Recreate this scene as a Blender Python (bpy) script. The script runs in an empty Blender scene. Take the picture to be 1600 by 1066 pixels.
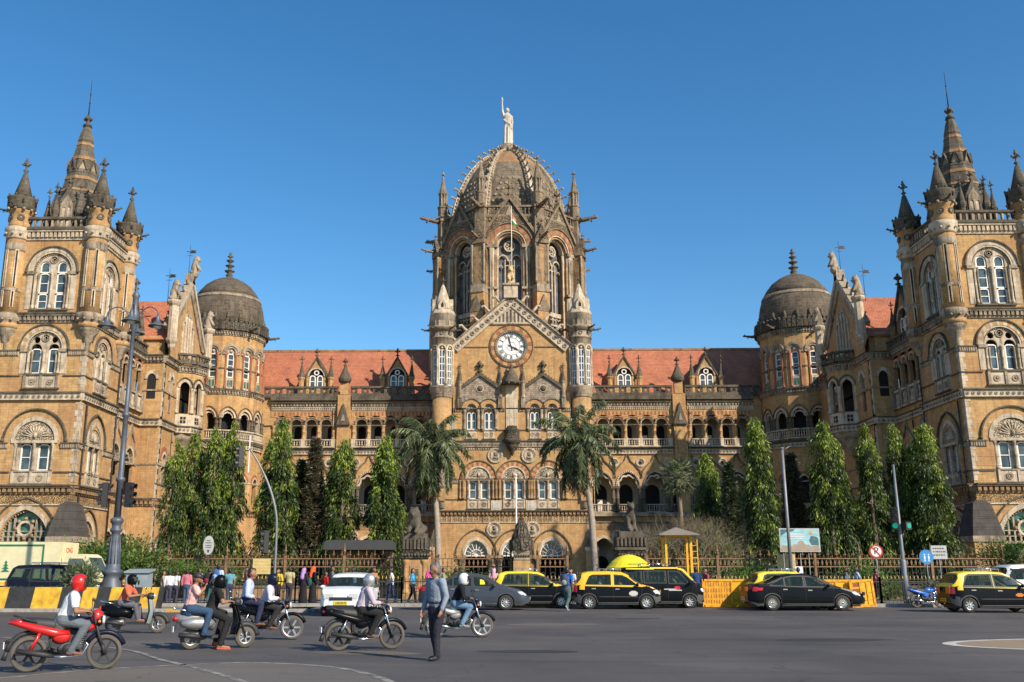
import bpy, math, random
import numpy as np
from mathutils import Vector, Matrix, noise
from mathutils.geometry import tessellate_polygon
R = math.radians
PI = math.pi
scene = bpy.context.scene
COL = scene.collection
# ------------------------------------------------------------------ camera
cam_d = bpy.data.cameras.new('camera')
cam = bpy.data.objects.new('camera', cam_d)
COL.objects.link(cam)
cam.location = (-1.83, 0.0, 1.6)
cam.rotation_euler = (R(90 + 13.46), 0, R(1.176))
cam_d.sensor_width = 36
cam_d.lens = 1501.3 / 1600 * 36
cam_d.shift_x = 58 / 1600
cam_d.clip_end = 3000
cam_d.clip_start = 0.1
scene.camera = cam
# ------------------------------------------------------------------ sky and sun
SUN_EL, SUN_AZ = R(34), R(135)          # azimuth clockwise from +Y
world = bpy.data.worlds.new('World')
scene.world = world
world.use_nodes = True
wn = world.node_tree
bg = wn.nodes['Background']
sky = wn.nodes.new('ShaderNodeTexSky')
sky.sky_type = 'NISHITA'
sky.sun_disc = False
sky.sun_elevation = SUN_EL
sky.sun_rotation = SUN_AZ
sky.air_density = 1.0
sky.dust_density = 0.15
sky.ozone_density = 2.5
sky.altitude = 50
hs_ = wn.nodes.new('ShaderNodeHueSaturation')
hs_.inputs['Saturation'].default_value = 1.3
hs_.inputs['Hue'].default_value = 0.497
wn.links.new(sky.outputs[0], hs_.inputs['Color'])
wn.links.new(hs_.outputs[0], bg.inputs[0])
bg.inputs[1].default_value = 0.115
sd = bpy.data.lights.new('sun', 'SUN')
sun = bpy.data.objects.new('sun', sd)
COL.objects.link(sun)
sd.energy = 4.7
sd.angle = R(0.5)
sd.color = (1.0, 0.88, 0.72)
sv = Vector((math.sin(SUN_AZ) * math.cos(SUN_EL), math.cos(SUN_AZ) * math.cos(SUN_EL), math.sin(SUN_EL)))
sun.rotation_euler = sv.to_track_quat('Z', 'Y').to_euler()
sun.location = sv * 150
scene.view_settings.view_transform = 'Standard'
scene.view_settings.look = 'None'
scene.view_settings.exposure = 0.52
scene.view_settings.gamma = 1.0
# ------------------------------------------------------------------ materials
MATS = {}
def _nodes(name):
 m = bpy.data.materials.new(name)
 m.use_nodes = True
 nt = m.node_tree
 return m, nt, nt.nodes['Principled BSDF'], nt.links.new
def N(nt, typ, **kw):
 n = nt.nodes.new(typ)
 for k, v in kw.items():
  if k.startswith('i_'):
   k = k[2:]
   n.inputs[int(k) if k.isdigit() else k.replace('_', ' ')].default_value = v
  else:
   setattr(n, k, v)
 return n
def mixc(nt, fac, a, b, mode='MIX'):
 n = nt.nodes.new('ShaderNodeMix')
 n.data_type = 'RGBA'
 n.blend_type = mode
 L = nt.links.new
 for s, v in ((0, fac), (6, a), (7, b)):
  if hasattr(v, 'is_linked') or hasattr(v, 'links'):
   L(v, n.inputs[s])
  elif s == 0:
   n.inputs[0].default_value = v
  else:
   n.inputs[s].default_value = (*v[:3], 1)
 return n.outputs[2]
def ramp(nt, src, a, b, va=0.0, vb=1.0):
 n = nt.nodes.new('ShaderNodeMapRange')
 n.inputs[1].default_value = a
 n.inputs[2].default_value = b
 n.inputs[3].default_value = va
 n.inputs[4].default_value = vb
 nt.links.new(src, n.inputs[0])
 return n.outputs[0]
def plain(name, col, rough=0.6, metal=0.0, spec=0.5, noise_amt=0.12, scale=3.0, bump=0.0, coat=0.0):
 """paint, metal, cloth: one colour with a little dirt and unevenness"""
 m, nt, b, L = _nodes(name)
 geo = N(nt, 'ShaderNodeNewGeometry')
 nz = N(nt, 'ShaderNodeTexNoise', i_Scale=scale, i_Detail=5.0)
 L(geo.outputs['Position'], nz.inputs['Vector'])
 f = ramp(nt, nz.outputs[0], 0.3, 0.7)
 c = mixc(nt, f, tuple(x * (1 - noise_amt) for x in col), tuple(min(1, x * (1 + noise_amt)) for x in col))
 L(c, b.inputs['Base Color'])
 b.inputs['Roughness'].default_value = rough
 b.inputs['Metallic'].default_value = metal
 b.inputs['Specular IOR Level'].default_value = spec
 b.inputs['Coat Weight'].default_value = coat
 if bump:
  nb = N(nt, 'ShaderNodeTexNoise', i_Scale=scale * 6, i_Detail=6.0)
  L(geo.outputs['Position'], nb.inputs['Vector'])
  bp = N(nt, 'ShaderNodeBump', i_Strength=bump, i_Distance=0.02)
  L(nb.outputs[0], bp.inputs['Height'])
  L(bp.outputs[0], b.inputs['Normal'])
 MATS[name] = m
 return m
def stone(name, col, col2, dirt, block=(0.62, 0.30), dirtcol=(0.045, 0.038, 0.03), mortar=0.82, bump=0.5,
  carve=0.0, ledge=0.6, dscale=0.45, red=None):
 """ashlar: blocks of uneven tone in courses, weather stains, dirt settled on ledges"""
 m, nt, b, L = _nodes(name)
 uv = N(nt, 'ShaderNodeUVMap', uv_map='uv')
 geo = N(nt, 'ShaderNodeNewGeometry')
 br = N(nt, 'ShaderNodeTexBrick')
 br.offset = 0.5
 br.inputs['Scale'].default_value = 1.0
 br.inputs['Brick Width'].default_value = block[0]
 br.inputs['Row Height'].default_value = block[1]
 br.inputs['Mortar Size'].default_value = 0.012
 br.inputs['Mortar Smooth'].default_value = 0.3
 br.inputs['Color1'].default_value = (*col, 1)
 br.inputs['Color2'].default_value = (*col2, 1)
 br.inputs['Mortar'].default_value = (*[x * mortar for x in col], 1)
 br.inputs['Bias'].default_value = 0.0
 L(uv.outputs[0], br.inputs['Vector'])
 n1 = N(nt, 'ShaderNodeTexNoise', i_Scale=1.4, i_Detail=6.0, i_Roughness=0.65)
 L(geo.outputs['Position'], n1.inputs['Vector'])
 v1 = ramp(nt, n1.outputs[0], 0.25, 0.75, 0.68, 1.28)
 hsv = N(nt, 'ShaderNodeHueSaturation')
 L(br.outputs['Color'], hsv.inputs['Color'])
 L(v1, hsv.inputs['Value'])
 cur = hsv.outputs[0]
 if red is not None:
  nr = N(nt, 'ShaderNodeTexNoise', i_Scale=0.35, i_Detail=3.0)
  L(geo.outputs['Position'], nr.inputs['Vector'])
  cur = mixc(nt, ramp(nt, nr.outputs[0], 0.45, 0.75, 0, 0.6), cur, red)
 # stains: noise stretched downwards
 mp = N(nt, 'ShaderNodeMapping')
 mp.inputs['Scale'].default_value = (1.6, 1.6, 0.35)
 L(geo.outputs['Position'], mp.inputs[0])
 n2 = N(nt, 'ShaderNodeTexNoise', i_Scale=dscale * 2, i_Detail=8.0, i_Roughness=0.72)
 L(mp.outputs[0], n2.inputs['Vector'])
 d = ramp(nt, n2.outputs[0], 0.72 - dirt * 0.45, 0.86 - dirt * 0.4, 0, 0.85)
 sep = N(nt, 'ShaderNodeSeparateXYZ')
 L(geo.outputs['Normal'], sep.inputs[0])
 up = ramp(nt, sep.outputs[2], 0.3, 0.9, 0, ledge)
 mx = N(nt, 'ShaderNodeMath', operation='MAXIMUM')
 L(d, mx.inputs[0])
 L(up, mx.inputs[1])
 mp4 = N(nt, 'ShaderNodeMapping')
 mp4.inputs['Scale'].default_value = (2.4, 2.4, 0.16)
 L(geo.outputs['Position'], mp4.inputs[0])
 n4 = N(nt, 'ShaderNodeTexNoise', i_Scale=1.5, i_Detail=7.0, i_Roughness=0.7)
 L(mp4.outputs[0], n4.inputs['Vector'])
 cur = mixc(nt, ramp(nt, n4.outputs[0], 0.50, 0.72, 0, 0.62), cur, tuple(x * 1.3 for x in dirtcol))
 cur = mixc(nt, mx.outputs[0], cur, dirtcol)
 n3 = N(nt, 'ShaderNodeTexNoise', i_Scale=9.0, i_Detail=5.0)
 L(geo.outputs['Position'], n3.inputs['Vector'])
 hgt = N(nt, 'ShaderNodeMath', operation='MULTIPLY_ADD')
 L(n3.outputs[0], hgt.inputs[0])
 hgt.inputs[1].default_value = 0.8
 inv = ramp(nt, br.outputs['Fac'], 0, 1, 1, 0)
 L(inv, hgt.inputs[2])
 height = hgt.outputs[0]
 if carve:
  vo = N(nt, 'ShaderNodeTexVoronoi', i_Scale=carve)
  vo.feature = 'DISTANCE_TO_EDGE'
  L(geo.outputs['Position'], vo.inputs['Vector'])
  cv = ramp(nt, vo.outputs['Distance'], 0.0, 0.16, 0, 1)
  cur = mixc(nt, cv, mixc(nt, 0.75, cur, dirtcol), cur)
  h2 = N(nt, 'ShaderNodeMath', operation='MULTIPLY_ADD')
  L(cv, h2.inputs[0])
  h2.inputs[1].default_value = 3.0
  L(height, h2.inputs[2])
  height = h2.outputs[0]
 bp = N(nt, 'ShaderNodeBump', i_Strength=bump, i_Distance=0.025)
 L(height, bp.inputs['Height'])
 L(bp.outputs[0], b.inputs['Normal'])
 L(cur, b.inputs['Base Color'])
 b.inputs['Roughness'].default_value = 0.92
 b.inputs['Specular IOR Level'].default_value = 0.2
 MATS[name] = m
 return m
stone('ochre', (0.53, 0.335, 0.15), (0.42, 0.25, 0.11), 0.27, block=(0.44, 0.21), dirtcol=(0.10, 0.068, 0.042), ledge=0.5, red=(0.34, 0.165, 0.075))
stone('ochre_old', (0.38, 0.24, 0.12), (0.28, 0.175, 0.095), 0.42, block=(0.44, 0.21))
stone('cream', (0.58, 0.48, 0.35), (0.47, 0.38, 0.275), 0.42, block=(0.5, 0.42), mortar=0.75)
stone('cream_dirty', (0.42, 0.34, 0.245), (0.31, 0.25, 0.18), 0.52, block=(0.5, 0.42), mortar=0.6)
stone('carved', (0.60, 0.49, 0.34), (0.50, 0.40, 0.28), 0.32, block=(0.5, 0.42), carve=5.5, bump=0.9)
stone('frieze', (0.50, 0.32, 0.15), (0.40, 0.25, 0.12), 0.36, block=(0.45, 0.6), carve=7.0, bump=0.9, mortar=1.4)
stone('grey', (0.135, 0.115, 0.085), (0.095, 0.082, 0.062), 0.50, block=(0.5, 0.3), mortar=1.7)
stone('dome_stone', (0.21, 0.165, 0.11), (0.14, 0.11, 0.078), 0.42, block=(0.7, 0.34), mortar=1.9, ledge=0.25)
stone('dome_dark', (0.135, 0.108, 0.078), (0.085, 0.068, 0.05), 0.42, block=(0.7, 0.34), mortar=1.9, ledge=0.25)
stone('dome_ochre', (0.34, 0.20, 0.10), (0.27, 0.16, 0.085), 0.28, block=(0.7, 0.3), mortar=0.6, ledge=0.1)
stone('tan', (0.25, 0.19, 0.125), (0.17, 0.13, 0.09), 0.42, block=(0.5, 0.3), mortar=1.6)
stone('tan_carved', (0.27, 0.21, 0.14), (0.19, 0.145, 0.10), 0.42, block=(0.5, 0.3), carve=4.5, bump=1.0)
stone('grey_carved', (0.16, 0.135, 0.10), (0.11, 0.093, 0.07), 0.50, block=(0.5, 0.3), carve=4.5, bump=1.0)
stone('slate', (0.085, 0.076, 0.068), (0.07, 0.062, 0.055), 0.35, block=(0.9, 0.5), mortar=0.5, ledge=0.2)
stone('red', (0.36, 0.135, 0.07), (0.31, 0.12, 0.065), 0.25, block=(0.6, 0.5))
stone('diaper', (0.40, 0.33, 0.25), (0.20, 0.15, 0.11), 0.35, block=(0.22, 0.22), mortar=0.35, ledge=0.4)
stone('marble', (0.52, 0.48, 0.41), (0.48, 0.44, 0.37), 0.22, block=(3, 3), mortar=1.0, ledge=0.15)
plain('white_paint', (0.78, 0.74, 0.66), 0.5, noise_amt=0.1)
plain('plaster', (0.42, 0.36, 0.27), 0.9, noise_amt=0.3, scale=1.0)
plain('iron', (0.035, 0.032, 0.03), 0.6, metal=0.3)
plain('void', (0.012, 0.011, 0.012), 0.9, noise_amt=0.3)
plain('wood_dark', (0.06, 0.035, 0.02), 0.6)
def glass_mat(name, col, rough=0.08, spec=1.0, var=0.5):
 m, nt, b, L = _nodes(name)
 geo = N(nt, 'ShaderNodeNewGeometry')
 nz = N(nt, 'ShaderNodeTexNoise', i_Scale=1.1, i_Detail=2.0)
 L(geo.outputs['Position'], nz.inputs['Vector'])
 c = mixc(nt, ramp(nt, nz.outputs[0], 0.35, 0.65), tuple(x * (1 - var) for x in col), tuple(x * (1 + var) for x in col))
 L(c, b.inputs['Base Color'])
 b.inputs['Roughness'].default_value = rough
 b.inputs['Specular IOR Level'].default_value = spec
 MATS[name] = m
glass_mat('glass', (0.05, 0.075, 0.085), 0.15, 0.6)
glass_mat('glass_green', (0.03, 0.14, 0.10), 0.2, 0.5)
def tile_mat(name, c1, c2):
 m, nt, b, L = _nodes(name)
 uv = N(nt, 'ShaderNodeUVMap', uv_map='uv')
 geo = N(nt, 'ShaderNodeNewGeometry')
 br = N(nt, 'ShaderNodeTexBrick')
 br.offset = 0.5
 br.inputs['Scale'].default_value = 1.0
 br.inputs['Brick Width'].default_value = 0.26
 br.inputs['Row Height'].default_value = 0.27
 br.inputs['Mortar Size'].default_value = 0.012
 br.inputs['Color1'].default_value = (*c1, 1)
 br.inputs['Color2'].default_value = (*c2, 1)
 br.inputs['Mortar'].default_value = (*[x * 0.35 for x in c1], 1)
 L(uv.outputs[0], br.inputs['Vector'])
 n1 = N(nt, 'ShaderNodeTexNoise', i_Scale=0.7, i_Detail=7.0, i_Roughness=0.7)
 L(geo.outputs['Position'], n1.inputs['Vector'])
 hsv = N(nt, 'ShaderNodeHueSaturation')
 L(br.outputs['Color'], hsv.inputs['Color'])
 L(ramp(nt, n1.outputs[0], 0.25, 0.75, 0.7, 1.25), hsv.inputs['Value'])
 L(hsv.outputs[0], b.inputs['Base Color'])
 # courses overlap: saw-tooth down the slope
 sep = N(nt, 'ShaderNodeSeparateXYZ')
 L(uv.outputs[0], sep.inputs[0])
 dv = N(nt, 'ShaderNodeMath', operation='DIVIDE')
 L(sep.outputs[1], dv.inputs[0])
 dv.inputs[1].default_value = 0.27
 fr = N(nt, 'ShaderNodeMath', operation='FRACT')
 L(dv.outputs[0], fr.inputs[0])
 bp = N(nt, 'ShaderNodeBump', i_Strength=0.8, i_Distance=0.04)
 bp.invert = True
 L(fr.outputs[0], bp.inputs['Height'])
 L(bp.outputs[0], b.inputs['Normal'])
 b.inputs['Roughness'].default_value = 0.85
 MATS[name] = m
tile_mat('tile', (0.46, 0.165, 0.085), (0.36, 0.12, 0.062))
# ------------------------------------------------------------------ mesh builder
def frame(x, y, z=0.0, ang=0.0):
 """wall frame: u to the right seen from outside, d outward (emitted as -y), z up"""
 return Matrix.Translation((x, y, z)) @ Matrix.Rotation(R(ang), 4, 'Z')
class MB:
 def __init__(self, M=None):
  self.v, self.f, self.m, self.sm = [], [], [], []
  self.M = M or Matrix.Identity(4)
  self.names = []
 def mi(self, m):
  if m not in self.names:
   self.names.append(m)
  return self.names.index(m)
 def add(self, pts, faces, m, smooth=False):
  """pts as (u, d, z)"""
  o = len(self.v)
  M = self.M
  for u, d, z in pts:
   self.v.append(M @ Vector((u, -d, z)))
  k = self.mi(m)
  for f in faces:
   self.f.append(tuple(i + o for i in f))
   self.m.append(k)
   self.sm.append(smooth)
 def box(self, u0, u1, d0, d1, z0, z1, m):
  p = [(u0, d0, z0), (u1, d0, z0), (u1, d1, z0), (u0, d1, z0), (u0, d0, z1), (u1, d0, z1), (u1, d1, z1), (u0, d1, z1)]
  self.add(p, [(0, 3, 2, 1), (4, 5, 6, 7), (0, 1, 5, 4), (1, 2, 6, 5), (2, 3, 7, 6), (3, 0, 4, 7)], m)
 def prism(self, pts, d0, d1, m, back=False):
  """polygon in (u, z) pushed out from d0 to d1"""
  n = len(pts)
  p = [(u, d1, z) for u, z in pts] + [(u, d0, z) for u, z in pts]
  fs = [tuple(range(n))] + [(i, (i + 1) % n, n + (i + 1) % n, n + i) for i in range(n)]
  if back:
   fs.append(tuple(range(2 * n - 1, n - 1, -1)))
  self.add(p, fs, m)
 def wall(self, outline, holes, d, depth, m, mrev=None):
  """a wall face at depth d with openings whose reveals go in by depth"""
  loops = [[Vector((u, z, 0)) for u, z in outline]] + [[Vector((u, z, 0)) for u, z in h] for h in holes]
  tris = tessellate_polygon(loops)
  flat = [p for lp in loops for p in lp]
  self.add([(p.x, d, p.y) for p in flat], tris, m)
  for h in holes:
   n = len(h)
   pts = [(u, d, z) for u, z in h] + [(u, d - depth, z) for u, z in h]
   self.add(pts, [(i, (i + 1) % n, n + (i + 1) % n, n + i) for i in range(n)], mrev or m)
 def band(self, inner, outer, d0, d1, m, m2=None, per=1):
  """strip between two point rows in (u, z), pushed out d0..d1; m2 alternates every per pieces"""
  n = len(inner)
  for i in range(n - 1):
   mm = m if (m2 is None or (i // per) % 2 == 0) else m2
   a, b, c, e = inner[i], inner[i + 1], outer[i + 1], outer[i]
   p = [(a[0], d1, a[1]), (b[0], d1, b[1]), (c[0], d1, c[1]), (e[0], d1, e[1]),
    (a[0], d0, a[1]), (b[0], d0, b[1]), (c[0], d0, c[1]), (e[0], d0, e[1])]
   fs = [(0, 1, 2, 3), (0, 4, 5, 1), (3, 2, 6, 7)]
   if i == 0:
    fs.append((0, 3, 7, 4))
   if i == n - 2:
    fs.append((1, 5, 6, 2))
   self.add(p, fs, mm)
 def arch(self, uc, zs, r0, r1, d0, d1, m, kind='round', m2=None, n=14, per=1):
  self.band(arcpts(uc, zs, r0, kind, n), arcpts(uc, zs, r1, kind, n), d0, d1, m, m2, per)
 def lathe(self, prof, uc=0.0, dc=0.0, n=12, m='cream', smooth=True, a0=0.0, a1=360.0, cap=True):
  full = abs(a1 - a0) >= 359.9
  k = n if full else n + 1
  pts = []
  for r, z in prof:
   for i in range(k):
    a = R(a0 + (a1 - a0) * i / n)
    pts.append((uc + r * math.sin(a), dc + r * math.cos(a), z))
  fs = []
  for j in range(len(prof) - 1):
   for i in range(n):
    i2 = (i + 1) % k
    fs.append((j * k + i, j * k + i2, (j + 1) * k + i2, (j + 1) * k + i))
  if cap and full:
   if prof[0][0] > 1e-4:
    fs.append(tuple(range(k - 1, -1, -1)))
   if prof[-1][0] > 1e-4:
    fs.append(tuple(range((len(prof) - 1) * k, len(prof) * k)))
  self.add(pts, fs, m, smooth)
 def tube(self, pts, rad, m, n=6, smooth=True, caps=True):
  """round bar along points given as (u, d, z)"""
  P = [Vector(p) for p in pts]
  rr = rad if isinstance(rad, (list, tuple)) else [rad] * len(P)
  out, fs = [], []
  prev = None
  for i, p in enumerate(P):
   t = (P[min(i + 1, len(P) - 1)] - P[max(i - 1, 0)])
   if t.length < 1e-9:
    t = Vector((0, 0, 1))
   t.normalize()
   if prev is None:
    ref = Vector((0, 0, 1)) if abs(t.z) < 0.9 else Vector((1, 0, 0))
    a = t.cross(ref).normalized()
   else:
    a = (prev - t * prev.dot(t)).normalized()
   prev = a
   b = t.cross(a)
   for j in range(n):
    an = 2 * PI * j / n
    out.append(tuple(p + (a * math.cos(an) + b * math.sin(an)) * rr[i]))
  for i in range(len(P) - 1):
   for j in range(n):
    j2 = (j + 1) % n
    fs.append((i * n + j, i * n + j2, (i + 1) * n + j2, (i + 1) * n + j))
  if caps:
   fs.append(tuple(range(n - 1, -1, -1)))
   fs.append(tuple(range((len(P) - 1) * n, len(P) * n)))
  self.add(out, fs, m, smooth)
 def ball(self, c, r, m, n=10, sz=1.0, su=1.0, sd_=1.0, smooth=True):
  k = max(4, n // 2)
  pts, fs = [], []
  for j in range(k + 1):
   th = PI * j / k
   for i in range(n):
    a = 2 * PI * i / n
    pts.append((c[0] + r * su * math.sin(th) * math.cos(a), c[1] + r * sd_ * math.sin(th) * math.sin(a), c[2] + r * sz * math.cos(th)))
  for j in range(k):
   for i in range(n):
    i2 = (i + 1) % n
    fs.append((j * n + i, j * n + i2, (j + 1) * n + i2, (j + 1) * n + i))
  self.add(pts, fs, m, smooth)
 def disc(self, uc, zc, r, d0, d1, m, n=20):
  self.prism([(uc + r * math.cos(2 * PI * i / n), zc + r * math.sin(2 * PI * i / n)) for i in range(n)], d0, d1, m)
 def ring(self, uc, zc, r0, r1, d0, d1, m, m2=None, n=24, per=1):
  a = [(uc + r0 * math.cos(2 * PI * i / n), zc + r0 * math.sin(2 * PI * i / n)) for i in range(n + 1)]
  b = [(uc + r1 * math.cos(2 * PI * i / n), zc + r1 * math.sin(2 * PI * i / n)) for i in range(n + 1)]
  self.band(a, b, d0, d1, m, m2, per)
 def mesh(self, name, auto=False):
  me = bpy.data.meshes.new(name)
  me.from_pydata([tuple(v) for v in self.v], [], self.f)
  for n in self.names:
   me.materials.append(MATS[n])
  nf = len(me.polygons)
  if nf == 0:
   return me
  me.polygons.foreach_set('material_index', self.m)
  me.polygons.foreach_set('use_smooth', self.sm)
  # box-style texture coordinates in metres
  nl = len(me.loops)
  co = np.empty(len(me.vertices) * 3)
  me.vertices.foreach_get('co', co)
  co = co.reshape(-1, 3)
  li = np.empty(nl, dtype=np.int32)
  me.loops.foreach_get('vertex_index', li)
  nr = np.empty(nf * 3)
  me.polygons.foreach_get('normal', nr)
  nr = nr.reshape(-1, 3)
  tot = np.empty(nf, dtype=np.int32)
  me.polygons.foreach_get('loop_total', tot)
  ln = np.repeat(nr, tot, axis=0)
  P = co[li]
  h = np.hypot(ln[:, 0], ln[:, 1])
  hs = np.where(h < 1e-5, 1, h)
  tx, ty = -ln[:, 1] / hs, ln[:, 0] / hs
  u = P[:, 0] * tx + P[:, 1] * ty
  # distance along the steepest line for slopes
  v = np.where(h > 0.3, P[:, 2] / np.maximum(h, 0.3), P[:, 1])
  u = np.where(h < 0.3, P[:, 0], u)
  uvl = me.uv_layers.new(name='uv')
  uvl.data.foreach_set('uv', np.stack([u, v], 1).ravel())
  me.validate()
  me.update()
  return me
def arcpts(uc, zs, r, kind='round', n=14):
 """points of an arch from its left spring to its right spring"""
 if kind == 'round':
  return [(uc - r * math.cos(PI * i / n), zs + r * math.sin(PI * i / n)) for i in range(n + 1)]
 if kind == 'point':                         # two-centred, rise about 1.25 r
  c = r * 0.28
  Rr = r + c
  top = math.acos(c / Rr)
  h = n // 2
  left = [(uc + c - Rr * math.cos(top * i / h), zs + Rr * math.sin(top * i / h)) for i in range(h + 1)]
  right = [(2 * uc - u, z) for u, z in left[-2::-1]]
  return left + right
 if kind == 'cusp':                          # round arch with scalloped inner edge
  out = []
  for i in range(n + 1):
   a = PI * i / n
   k = r * (0.86 + 0.14 * abs(math.sin(a * 4.5)))
   out.append((uc - k * math.cos(a), zs + k * math.sin(a) * 1.08))
  return out
def opening(uc, z0, zs, r, kind='round', n=12):
 """outline of an arched opening, jambs down to z0"""
 return [(uc - r, z0)] + arcpts(uc, zs, r, kind, n) + [(uc + r, z0)]
def obj(name, mb, parent=None, M=None):
 me = mb if isinstance(mb, bpy.types.Mesh) else mb.mesh(name)
 o = bpy.data.objects.new(name, me)
 COL.objects.link(o)
 if parent is not None:
  o.parent = parent
 if M is not None:
  o.matrix_basis = M
 return o
def thing(name, label, cat, loc=(0, 0, 0), rz=0.0, group=None, kind=None):
 o = bpy.data.objects.new(name, None)
 o.empty_display_size = 0.3
 COL.objects.link(o)
 o.location = loc
 o.rotation_euler = (0, 0, R(rz))
 tag(o, label, cat, group, kind)
 return o
def tag(o, label=None, cat=None, group=None, kind=None):
 if label:
  o['label'] = label
 if cat:
  o['category'] = cat
 if group:
  o['group'] = group
 if kind:
  o['kind'] = kind
 return o
def kids(o):
 return [c for c in bpy.data.objects if c.parent == o]
def copy_thing(root, children, loc, rz=0.0, label=None, scale=None):
 """copy a thing with its parts; children = [(part, [sub-parts])]"""
 r = root.copy()
 COL.objects.link(r)
 r.location = loc
 r.rotation_euler = (0, 0, R(rz))
 if scale is not None:
  r.scale = (scale,) * 3 if not isinstance(scale, tuple) else scale
 if label:
  r['label'] = label
 for p, subs in children:
  c = p.copy()
  COL.objects.link(c)
  c.parent = r
  for s in subs:
   q = s.copy()
   COL.objects.link(q)
   q.parent = c
 return r
def tree_of(root):
 ch = [o for o in COL.objects if o.parent == root]
 return [(c, [o for o in COL.objects if o.parent == c]) for c in ch]
# ------------------------------------------------------------------ solid forms grown from limbs
def blob(name, prims, voxel, mats, smooth=2):
 """prims: (p0, p1, r0, r1, mat index[, flat, side]) in x, y, z; united by voxel remesh into ONE surface"""
 vs, fs = [], []
 P0, P1, R0, R1, MI, FL, SD = [], [], [], [], [], [], []
 for pr in prims:
  p0, p1, r0, r1, mi = Vector(pr[0]), Vector(pr[1]), pr[2], pr[3], pr[4]
  flat = pr[5] if len(pr) > 5 else 1.0
  side = Vector(pr[6]) if len(pr) > 6 else None
  ax = p1 - p0
  L = ax.length
  t = ax.normalized() if L > 1e-6 else Vector((0, 0, 1))
  if side is None:
   side = Vector((1, 0, 0)) if abs(t.x) < 0.8 else Vector((0, 1, 0))
  a = (side - t * side.dot(t)).normalized()
  b = t.cross(a)
  rows = []
  for k in range(4):
   th = PI / 2 * k / 3.5
   rows.append((-r0 * math.cos(th), r0 * math.sin(th) if k else r0 * 0.05))
  rows.append((0, r0))
  rows.append((L, r1))
  for k in range(3, -1, -1):
   th = PI / 2 * k / 3.5
   rows.append((L + r1 * math.cos(th), r1 * math.sin(th) if k else r1 * 0.05))
  o = len(vs)
  n = 12
  for s, r in rows:
   for i in range(n):
    an = 2 * PI * i / n
    vs.append(tuple(p0 + t * s + a * (r * math.cos(an)) + b * (r * flat * math.sin(an))))
  k = len(rows)
  for j in range(k - 1):
   for i in range(n):
    i2 = (i + 1) % n
    fs.append((o + j * n + i, o + j * n + i2, o + (j + 1) * n + i2, o + (j + 1) * n + i))
  fs.append(tuple(o + i for i in range(n - 1, -1, -1)))
  fs.append(tuple(o + (k - 1) * n + i for i in range(n)))
  P0.append(p0)
  P1.append(p1)
  R0.append(r0)
  R1.append(r1)
  MI.append(mi)
  FL.append(flat)
  SD.append(b)
 me = bpy.data.meshes.new('tmp')
 me.from_pydata(vs, [], fs)
 o = bpy.data.objects.new('tmp', me)
 COL.objects.link(o)
 rm = o.modifiers.new('r', 'REMESH')
 rm.mode = 'VOXEL'
 rm.voxel_size = voxel
 if smooth:
  s = o.modifiers.new('s', 'SMOOTH')
  s.iterations = smooth
  s.factor = 0.5
 dg = bpy.context.evaluated_depsgraph_get()
 out = bpy.data.meshes.new_from_object(o.evaluated_get(dg))
 bpy.data.objects.remove(o)
 bpy.data.meshes.remove(me)
 out.name = name
 nf = len(out.polygons)
 cen = np.empty(nf * 3)
 out.polygons.foreach_get('center', cen)
 cen = cen.reshape(-1, 3)
 best = np.full(nf, 1e9)
 mi = np.zeros(nf, dtype=np.int32)
 for p0, p1, r0, r1, m_, fl, b in zip(P0, P1, R0, R1, MI, FL, SD):
  a0 = np.array(p0)
  ax = np.array(p1) - a0
  L2 = max(ax @ ax, 1e-9)
  tt = np.clip(((cen - a0) @ ax) / L2, 0, 1)
  q = cen - (a0 + tt[:, None] * ax)
  if fl != 1.0:
   bb = np.array(b)
   comp = q @ bb
   q = q + np.outer(comp * (1 / fl - 1), bb)
  rr = r0 + (r1 - r0) * tt
  dist = np.linalg.norm(q, axis=1) / rr if False else np.linalg.norm(q, axis=1) - rr
  w = dist < best
  best = np.where(w, dist, best)
  mi = np.where(w, m_, mi)
 out.materials.clear()
 for m_ in mats:
  out.materials.append(MATS[m_] if isinstance(m_, str) else m_)
 out.polygons.foreach_set('material_index', mi.astype(np.int32))
 out.polygons.foreach_set('use_smooth', np.ones(nf, dtype=bool))
 uvl = out.uv_layers.new(name='uv')
 out.update()
 return out
# ================================================================== the terminus building
terminus = thing('railway_terminus', 'vast ochre stone gothic station with a ribbed central dome, clock gable and two corner towers', 'building', (0, 104, 0))
TM = terminus.matrix_world.copy()
TINV = Matrix.Translation((0, -104, 0))
MIR = Matrix.Diagonal((-1, 1, 1, 1))
CACHE = {}
def bpart(name, mb, parent=None, M=None):
 """a part of the building: placed in world space under the terminus, or a sub-part in its parent's space"""
 if parent is None:
  return obj(name, mb, terminus, TINV @ (M or Matrix.Identity(4)))
 return obj(name, mb, parent, M)
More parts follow.
